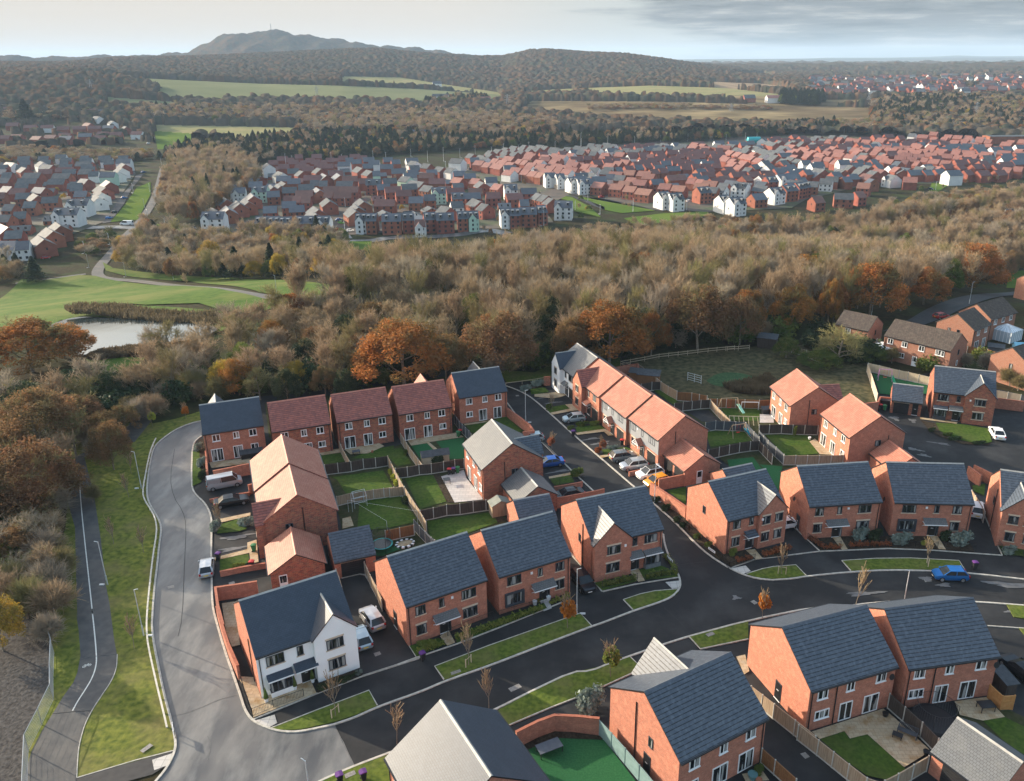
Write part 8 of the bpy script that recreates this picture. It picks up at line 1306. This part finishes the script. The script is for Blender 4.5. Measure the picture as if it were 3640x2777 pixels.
for _ in range(300):
    x = rs.uniform(1740, 2300); y = rs.uniform(172, 212)-(x-1740)*.012; q = at('W', x, y)
    a = rs.uniform(-.7, .7); L = rs.uniform(9, 22); add_rest(q-Vector((math.cos(a), math.sin(a), 0))*L/2, q+Vector((math.cos(a), math.sin(a), 0))*L/2, rs.choice(list('obbgd')), rs.choice(list('rrrw')), 8, 12.5, 10)
o = allm.build('distant_houses', mats_); tag(o, kind='stuff')
# white farmhouses and other distant buildings one can make out
for r, x, y, a_, L, W, he, hr, rc, wc, lb, nm in (('6',1895,432,.0,26,9,6,10,'g','w','long white farmhouse on the hillside among dark trees','farmhouse'),('7',1140,442,.05,34,14,7,11,'o','w','white farm building with pink roof beside the dark tree row','farmhouse'),('7',1018,440,.2,18,10,6,11,'g','r','small farmhouse left of the pink-roofed farm building','farmhouse'),('6',2090,440,.1,16,8,5,9,'o','r','brick farmhouse right of the long white farmhouse','farmhouse'),('5',2050,300,.0,46,16,7,7.6,'g','r','flat-roofed orange brick block at the right end of the far estate','flats'),('6',1818,590,.05,30,9,5,8,'d','r','long dark roof among the trees above the far estate','barn'),('7',1745,560,0,1,1,1,1.5,'d','r','',''),('6',1880,372,.2,18,9,5,10,'d','w','gabled cottage at the edge of the hill field','cottage')):
    if not lb: continue
    p = at(r, x, y, 0); zl = p.z
    e = empty(nm, (p.x, p.y, zl), a_); tag(e, lb, 'building'); mw = MB(); mr = MB(); far_geo(mw, mr, L, W, he, hr); mw.build('wall', WC[wc][0], e); mr.build('roof', RC[rc][0], e)
e = empty('water_tank', at('4', 1730, 165), .1); tag(e, 'turquoise domed tank at the back of the far estate', 'tank'); mb = MB(); mb.tube([(-7,0,3.4),(-6.4,0,3.4),(6.4,0,3.4),(7,0,3.4)], [1.8,3.2,3.2,1.8], 14); mb.build('shell', mat('turquoise_cover', (.02,.33,.36), rough=.5), e); mb = MB(); mb.box(-5,-2,0,-4,2,1.2); mb.box(4,-2,0,5,2,1.2); mb.build('cradle', m_galv, e)
# cars, lamps in the far streets
FC = [('1',985,290,'white','a'),('1',1330,470,'grey','b'),('1',1290,518,'white','c'),('1',1250,770,'blue','d'),('1',1080,995,'blue','e'),('1',1000,1120,'black','f'),('1',948,1170,'blue','g'),('1',632,900,'white','h'),('1',760,905,'black','i'),('1',435,993,'silver','j'),('1',1518,1282,'silver','k'),('1',1730,1345,'white','l'),('1',1930,1388,'silver','m'),('2',1528,785,'blue','n'),('2',1553,812,'green','o'),('2',1636,890,'white','p'),('2',1460,712,'black','q'),('2',1005,990,'white','r'),('2',105,865,'black','s'),('2',2050,415,'black','t'),('2',2157,550,'black','u'),('3',880,425,'black','v'),('3',1055,458,'white','w'),('3',2170,695,'red','x'),('4',240,698,'red','y'),('4',455,700,'black','z'),('4',722,742,'red','A'),('4',1100,738,'white','B'),('5',1287,755,'black','C'),('4',1530,845,'white','D'),('O',300,38,'red','E'),('3',230,690,'grey','F')]
CN = {'white': white, 'grey': grey, 'blue': blue, 'black': black, 'silver': silver, 'green': green, 'red': red}; seen = {}
NEAR = {'1': 'on the left-hand far estate roads', '2': 'on the centre-left far estate roads', '3': 'on the central far estate roads', '4': 'beside the far green', '5': 'at the right-hand end of the far estate', 'O': 'before the white houses at the left edge'}
for r, x, y, c, _ in FC:
    k = (r, c); seen[k] = seen.get(k, 0)+1; n_ = sum(1 for f in FC if (f[0], f[3]) == k); p = at(r, x, y); q = p+Vector((math.cos(.6+x), math.sin(.6+x), 0))*.5
    inv = RG[r]; e = vehicle('hatch', CN[c], (r, x-8, y), (r, x+8, y+(2 if int(x) % 2 else -2)), f'small distant {c} car'+(f', {ordn(seen[k]-1)} of the {c} ones' if n_ > 1 else '')+f' {NEAR[r]}', group='cars in the far estates', z=.05)
vehicle('van', white, ('1',1150,1225), ('1',1060,1225), 'long white van on the bend of the far road', 'van', 'van', 'cars in the far estates', z=.05).scale = (1.4, 1.05, 1.3)
FL = {'1': ((1455,640,605),(1405,700,640),(1160,945,860),(1305,935,880),(1258,1075,1005),(1300,1230,1090),(1440,1255,1178),(955,1395,1312),(740,1465,1408),(2010,1010,950),(2005,1330,1235)),'2': ((1015,290,128),(1078,260,148),(1455,215,112),(1558,205,128),(1863,190,95),(1990,222,115),(475,565,520),(875,625,545),(690,925,840),(470,980,840),(1070,985,828),(1460,880,785),(1585,890,825),(1465,630,540),(1590,650,605),(1990,880,775)),'3': ((63,345,252),(305,295,218),(470,345,233),(625,340,202),(785,305,215),(935,295,182),(1095,330,197),(1210,275,167),(1360,300,180),(1460,250,150),(1715,220,140),(1970,210,118),(645,410,350),(865,430,375),(1385,540,480),(1605,970,820),(1270,1000,920),(580,970,892),(63,1000,912),(1912,820,740)),'4': ((40,200,62),(303,200,100),(565,180,90),(820,150,80),(1085,145,68),(1340,130,60),(1460,135,72),(1648,140,58),(1760,135,62),(550,835,705),(1075,820,705),(108,730,625),(228,860,775)),'5': ((195,205,152),(440,205,142),(680,150,132),(1695,205,120),(1740,200,110),(1755,230,128),(1845,165,78),(2000,120,68),(1495,200,118),(410,650,540),(1335,760,675))}
WHERE = {'1': 'in the left-hand far estate', '2': 'in the centre-left far estate', '3': 'in the central far estate', '4': 'in the right-of-centre far estate', '5': 'in the right-hand far estate'}
for r, ls in FL.items():
    for i, (x, yb, yt) in enumerate(sorted(ls)):
        b = at(r, x, yb); px = pix(r, x, yt); d = ray(*px); h = CAM_H+b.y/d[1]*d[2]-b.z; hh = 8.0 if h < 9 else 10.0; e = lamp(b, f'tall thin street lamp, {ordn(i)} from the left {WHERE[r]}', rnd.uniform(0, 6), hh, 'street lamps of the far estates'); e.scale = (2.2, 2.2, max(.7, min(1.6, h/hh)))
def pylon(r, x, yb, yt, label, w=5.0):
    p = at(r, x, yb, 0); zl = p.z
    d = ray(*pix(r, x, yt)); h = CAM_H+p.y/d[1]*d[2]-zl; e = empty('pylon', (p.x, p.y, zl), .4); tag(e, label, 'pylon', 'electricity pylons'); mb = MB(); t = .12
    lv = [0, .18, .34, .48, .60, .70, .80, .90, 1]; wd = [w*(1-q)**1.1*.5+.35 for q in lv]
    for i in range(8):
        for sx, sy in ((1,1),(1,-1),(-1,-1),(-1,1)):
            a = Vector((sx*wd[i], sy*wd[i], lv[i]*h)); b = Vector((sx*wd[i+1], sy*wd[i+1], lv[i+1]*h)); mb.bar(a, b, t*1.6, t*1.6); sx2, sy2 = (sx, -sy) if sx == sy else (-sx, sy); mb.bar(a, Vector((sx2*wd[i+1], sy2*wd[i+1], lv[i+1]*h)), t, t)
    mb.build('lattice', m_pyl, e); mb = MB()
    for q, l in ((.66, w*.9), (.79, w*1.1), (.92, w*.8)): 
        for s in (-1, 1): mb.bar((0,0,q*h+.8), (s*l, 0, q*h), t*1.5, t*1.5); mb.bar((0,0,q*h-.6), (s*l, 0, q*h), t*1.5, t*1.5)
    mb.build('cross_arms', m_pyl, e)
m_pyl = mat('pylon_steel', (.28,.29,.30), rough=.6)
pylon('7', 1990, 515, 440, 'lattice pylon at the right above the far estate'); pylon('7', 942, 480, 445, 'lattice pylon standing on the brown moor', 4); pylon('7', 1535, 430, 395, 'lattice pylon right of the dark tree row', 4); pylon('6', 2183, 475, 405, 'lattice pylon right of the brick farmhouse', 5); pylon('6', 1365, 425, 370, 'lattice pylon in the long hill meadow, right-hand one', 4); pylon('6', 395, 400, 340, 'lattice pylon before the left hill wood', 5)
# transmitter on the far hill
p = at('W', 584, 75, 0); dd_ = ray(*pix('W', 584, 75)); tt = 4170/math.hypot(dd_[0], dd_[1]); e = empty('radio_mast', (dd_[0]*tt, dd_[1]*tt, CAM_H+dd_[2]*tt-6)); tag(e, 'thin radio mast on top of the hazy hill', 'mast'); mb = MB(); mb.tube([(0,0,0),(0,0,52)], [2.6,1.3], 6); mb.build('mast', m_pyl, e); mb = MB(); mb.lathe([(6,0),(6,6)], n=8); mb.build('base', m_pyl, e)
# ------------------------------------------------------------------ woods too large to count
def gn_scatter(name, P_, protos, kind='stuff'):
    me = bpy.data.meshes.new(name); P_ = np.array(P_, float); me.vertices.add(len(P_)); me.vertices.foreach_set('co', P_[:, :3].reshape(-1).astype(np.float32))
    for nm, i in (('sz', 3), ('sr', 4), ('rot', 5)):
        at_ = me.attributes.new(nm, 'FLOAT', 'POINT'); at_.data.foreach_set('value', P_[:, i].astype(np.float32))
    o = link(name, me); tag(o, kind=kind); g = bpy.data.node_groups.new(name, 'GeometryNodeTree'); g.interface.new_socket('Geometry', in_out='INPUT', socket_type='NodeSocketGeometry'); g.interface.new_socket('Geometry', in_out='OUTPUT', socket_type='NodeSocketGeometry')
    n = g.nodes; L = g.links.new; gi = n.new('NodeGroupInput'); go = n.new('NodeGroupOutput'); ip = n.new('GeometryNodeInstanceOnPoints'); gj = n.new('GeometryNodeGeometryToInstance')
    for p_ in reversed(protos):
        oi = n.new('GeometryNodeObjectInfo'); oi.inputs['Object'].default_value = p_; L(oi.outputs['Geometry'], gj.inputs[0])
    L(gj.outputs[0], ip.inputs['Instance']); ip.inputs['Pick Instance'].default_value = True; L(gi.outputs[0], ip.inputs['Points'])
    ri = n.new('FunctionNodeRandomValue'); ri.data_type = 'INT'; ri.inputs[4].default_value = 0; ri.inputs[5].default_value = len(protos)-1; L(ri.outputs[2], ip.inputs['Instance Index'])
    a1 = n.new('GeometryNodeInputNamedAttribute'); a1.inputs['Name'].default_value = 'sz'; a2 = n.new('GeometryNodeInputNamedAttribute'); a2.inputs['Name'].default_value = 'sr'; a3 = n.new('GeometryNodeInputNamedAttribute'); a3.inputs['Name'].default_value = 'rot'
    c = n.new('ShaderNodeCombineXYZ'); L(a2.outputs[0], c.inputs[0]); L(a2.outputs[0], c.inputs[1]); L(a1.outputs[0], c.inputs[2]); L(c.outputs[0], ip.inputs['Scale']); c2 = n.new('ShaderNodeCombineXYZ'); L(a3.outputs[0], c2.inputs[2]); L(c2.outputs[0], ip.inputs['Rotation']); L(ip.outputs[0], go.inputs[0])
    md = o.modifiers.new('scatter', 'NODES'); md.node_group = g; return o
def proto(kind):   # mesh objects of trees that stand in the scene already
    src = {'bare': [b[1] for b in BARE], 'oak': [LEAF['oak'][0][2], LEAF['oak'][1][2]], 'brown': [LEAF['brown'][0][2], LEAF['brown'][1][2]], 'gold': [LEAF['gold'][0][2]], 'green': [LEAF['green'][0][2]], 'con': [c[1] for c in CON]}[kind]; out_ = []
    for m in src:
        for o in bpy.data.objects:
            if o.data == m: out_.append(o); break
    return out_
BELTS = [ # outline in the photo view, spacing, weights bare/brown/oak/gold/green/con, height range
 ([(245,592),(300,606),(480,608),(620,600),(748,612),(752,575),(735,520),(600,512),(500,525),(430,525),(330,518),(250,545)],6.5,(.72,.08,.04,.06,.04,.06),(9,13)),
 ([(345,480),(400,490),(440,485),(500,440),(560,400),(555,372),(500,345),(420,345),(372,352),(350,420)],7,(.80,.08,.05,.04,0,.03),(12,16)),
 ([(0,352),(90,352),(200,360),(280,350),(330,345),(330,332),(200,330),(100,324),(0,322)],8,(.55,.25,.05,.03,.04,.08),(5,8)),
 ([(335,346),(560,352),(720,345),(900,330),(1090,318),(1500,305),(1800,285),(1800,268),(1500,296),(1100,296),(1000,300),(820,290),(600,300),(400,318)],7.5,(.15,.12,.03,.02,.08,.60),(8,12.5)),
 ([(640,292),(900,298),(1100,305),(1200,290),(1200,272),(1100,256),(900,245),(700,240),(440,238),(330,238),(270,245),(285,262),(450,266),(650,270)],9.5,(.55,.30,.06,.02,.03,.04),(10,15)),
 ([(760,660),(790,585),(900,562),(1000,550),(1060,540),(1180,524),(1270,506),(1400,488),(1500,482),(1700,488),(1840,480),(1900,450),(1990,435),(2080,420),(2202,410),(2330,400),(2330,440),(2202,450),(2080,472),(1990,482),(1900,492),(1840,512),(1700,522),(1500,538),(1400,542),(1270,552),(1200,567),(1100,587),(1000,602),(900,602),(800,610)],5.5,(.62,.16,.05,.07,.08,.02),(4.5,8)),
 ([(1440,285),(1600,292),(1780,285),(1880,290),(1880,262),(1700,276),(1520,272),(1330,274),(1210,272),(1210,282)],9,(.6,.25,.06,.03,.03,.03),(5,9)),
 ([(1880,290),(2060,288),(2202,292),(2330,290),(2330,225),(2202,225),(2000,215),(1880,222),(1870,250)],9.5,(.35,.22,.12,.08,.03,.20),(10,15)),
 ([(0,262),(100,260),(240,262),(260,250),(240,232),(120,225),(0,232)],14,(.6,.25,.05,.02,.03,.05),(6,9)),
 ([(-80,600),(0,612),(60,620),(90,605),(60,585),(-80,560)],6,(.6,.2,.1,0,0,.1),(7,11)),([(1700,760),(1760,790),(1850,800),(1890,780),(1880,760),(1800,745)],7,(.5,.2,0,0,.2,.1),(3,5)),
 ([(150,545),(200,560),(235,540),(245,505),(190,520)],6,(.5,.2,0,0,.3,0),(4,7)), ([(300,500),(420,520),(500,545),(520,530),(400,500),(320,490)],8,(.5,.1,.1,.2,0,.1),(6,10))]
BELTS += [([(1675,226),(1770,228),(1770,214),(1675,212)],9,(0,0,0,0,.1,.9),(14,18)), ([(1870,262),(1960,262),(2050,245),(2060,222),(1950,225),(1890,235)],9,(.1,.1,0,0,.1,.7),(11,16)), ([(1260,238),(1500,236),(1660,238),(1660,232),(1400,228),(1260,230)],9,(.6,.3,.1,0,0,0),(4,7)), ([(900,222),(960,226),(1050,222),(1050,210),(960,212)],10,(.2,.2,0,0,.2,.4),(8,12))]
KK = ['bare','brown','oak','gold','green','con']
for bi, (pl, sp, wts, hr_) in enumerate(BELTS):
    Pn = scatter(pl, sp, 200+bi); rs = np.random.RandomState(300+bi); ww = np.array(wts, float); ww /= ww.sum()
    for x, y in Pn:
        az_ = math.atan2(x, y); dd0 = math.hypot(x, y); dd = dd0
        stuff[KK[rs.choice(6, p=ww)]].append((x, y, float(zland(az_, dd)), rs.uniform(*hr_), rs.uniform(.75, 1.1)*sp*.68, rs.uniform(0, 6.28)))
# scattered garden and street trees between the far houses
rs = np.random.RandomState(9)
for pl, n in (([(160,700),(560,560),(750,400),(1300,340),(1500,420),(1300,480),(760,540),(450,560)],90),([(1000,340),(1600,330),(2202,300),(2202,400),(1700,440),(1200,420)],160),([(0,350),(250,350),(230,420),(100,540),(0,560)],60)):
    P_ = [at('W', x, y) for x, y in pl]; q = [(p.x, p.y) for p in P_]; X = rs.uniform(min(p[0] for p in q), max(p[0] for p in q), n*3); Y = rs.uniform(min(p[1] for p in q), max(p[1] for p in q), n*3); k = inpoly(X, Y, q)
    for x, y in zip(X[k][:n], Y[k][:n]): stuff[rs.choice(['bare','brown','green','gold'], p=[.5,.2,.2,.1])].append((x, y, gz(x, y), rs.uniform(3,6), rs.uniform(1.2,2.2), 0))
dims = {'bare': (14.6, 5.4), 'oak': (13.5, 7.2), 'brown': (13.5, 7.2), 'gold': (13.5, 7.2), 'green': (13.5, 7.2), 'con': (14, 3.2)}
for k, P_ in stuff.items():
    if not P_: continue
    A = np.array(P_, float); A[:,3] /= dims[k][0]; A[:,4] /= dims[k][1]; gn_scatter({'bare':'bare_woodland','oak':'oak_woodland','brown':'autumn_woodland','gold':'golden_woodland','green':'green_woodland','con':'conifer_woodland'}[k], A, proto(k))
# hill woods: a canopy of crowns modelled as one lumpy sheet over the slopes
def canopy():
    az = np.radians(np.linspace(-40, 40, 1150)); d = np.concatenate([np.arange(960, 2760, 6.5), np.geomspace(2770, 5600, 150)]); A, Dd = np.meshgrid(az, d, indexing='ij'); Z = zland(A, Dd); X = Dd*np.sin(A); Y = Dd*np.cos(A)
    P = projv(np.stack([X, Y, Z], -1).reshape(-1,3))[0].reshape(A.shape+(2,))/S_*.60495; open_ = np.zeros(A.shape, bool)
    for k, pl in FIELDS: open_ |= inpoly(P[...,0], P[...,1], pl)
    el = (Z-CAM_H)/Dd; mxe = np.maximum.accumulate(el, axis=1); hid = el < mxe-1e-4; open_ &= ~hid
    def cells(s, seed):
        gx, gy = np.floor(X/s), np.floor(Y/s); best = np.full(X.shape, 9.); hid_ = np.zeros(X.shape)
        for i in (-1,0,1):
            for j in (-1,0,1):
                cx, cy = gx+i, gy+j; h = np.sin(cx*127.1+cy*311.7+seed)*43758.5453; h -= np.floor(h); h2 = np.sin(cx*269.5+cy*183.3+seed)*43758.5453; h2 -= np.floor(h2); dx = (cx-.1+1.2*h)*s-X; dy = (cy-.1+1.2*h2)*s-Y; q = np.sqrt(dx*dx+dy*dy)/s; k = q < best; best = np.where(k, q, best); hid_ = np.where(k, h2, hid_)
        return best, hid_
    b, hh = cells(10.5, 1.); b2, _h = cells(38., 5.); far = np.clip((Dd-2600)/1500, 0, 1); low = np.clip((np.sin(X*.004+1)*np.sin(Y*.0031)+.2)*3, 0, 1)*0
    H_ = 1.5+(5+6*hh)*np.sqrt(np.clip(1-(b/.85)**2, 0, 1)); H_ = H_*(1-far)+far*(6+7*np.sin(X*.021+np.sin(X*.006)*3)*np.sin(Y*.017)+4*np.sin(X*.053+1)+8*(1-b2)); town = inpoly(P[...,0], P[...,1], [(1720,168),(2400,150),(2400,215),(1900,215),(1760,200)]) ; town2 = inpoly(P[...,0], P[...,1], [(-60,335),(-60,252),(120,256),(215,262),(330,292),(330,330)]); H_ = np.where(open_, -2.5, H_); H_ = np.where(town2 & (hh > .22) & ~hid, -2.5, H_); H_ = np.where(town & (hh > .45) & ~hid, -2.5, H_)
    n1, n2 = A.shape; idx = np.arange(n1*n2).reshape(n1,n2); q = np.stack([idx[:-1,:-1], idx[1:,:-1], idx[1:,1:], idx[:-1,1:]], -1).reshape(-1,4)[:, ::-1]; keep = ~(open_[:-1,:-1] & open_[1:,1:] & open_[1:,:-1] & open_[:-1,1:]).reshape(-1)
    tint = hh[:-1,:-1].reshape(-1); clus = (np.sin(X*.011)*np.sin(Y*.0075+2)+np.sin(X*.0043+1)*.6)[:-1,:-1].reshape(-1); mi = np.where(tint+clus*.15 > .72, 1, np.where(tint < .22, 2, 0)); q = q[keep]; mi = mi[keep]
    V = np.stack([X, Y, Z+H_], -1); me = fastmesh('hill_woodland', V, q, [m_c1, m_c2, m_c3], mi, True); tag(link('hill_woodland', me), kind='stuff')
m_c1 = mat('canopy_brown', (.075,.060,.044), (.045,.040,.030), scale=.12, rough=.95, spec=0, bump=0); m_c2 = mat('canopy_russet', (.10,.058,.034), (.065,.045,.030), scale=.12, rough=.95, spec=0); m_c3 = mat('canopy_dark', (.035,.040,.028), (.055,.055,.036), scale=.12, rough=.95, spec=0)
canopy()
# ------------------------------------------------------------------ the air
mb = MB(); mb.box(-16000, -60, -230, 16000, 20500, 232); hzm = bpy.data.materials.new('air'); hzm.use_nodes = True; n = hzm.node_tree.nodes; n.clear(); o_ = n.new('ShaderNodeOutputMaterial'); pv = n.new('ShaderNodeVolumePrincipled')
pv.inputs['Color'].default_value = (.56,.74,.95,1); pv.inputs['Density'].default_value = 0.75e-4; pv.inputs['Anisotropy'].default_value = .0; hzm.node_tree.links.new(pv.outputs[0], o_.inputs['Volume'])
tag(mb.build('haze', hzm), kind='stuff')
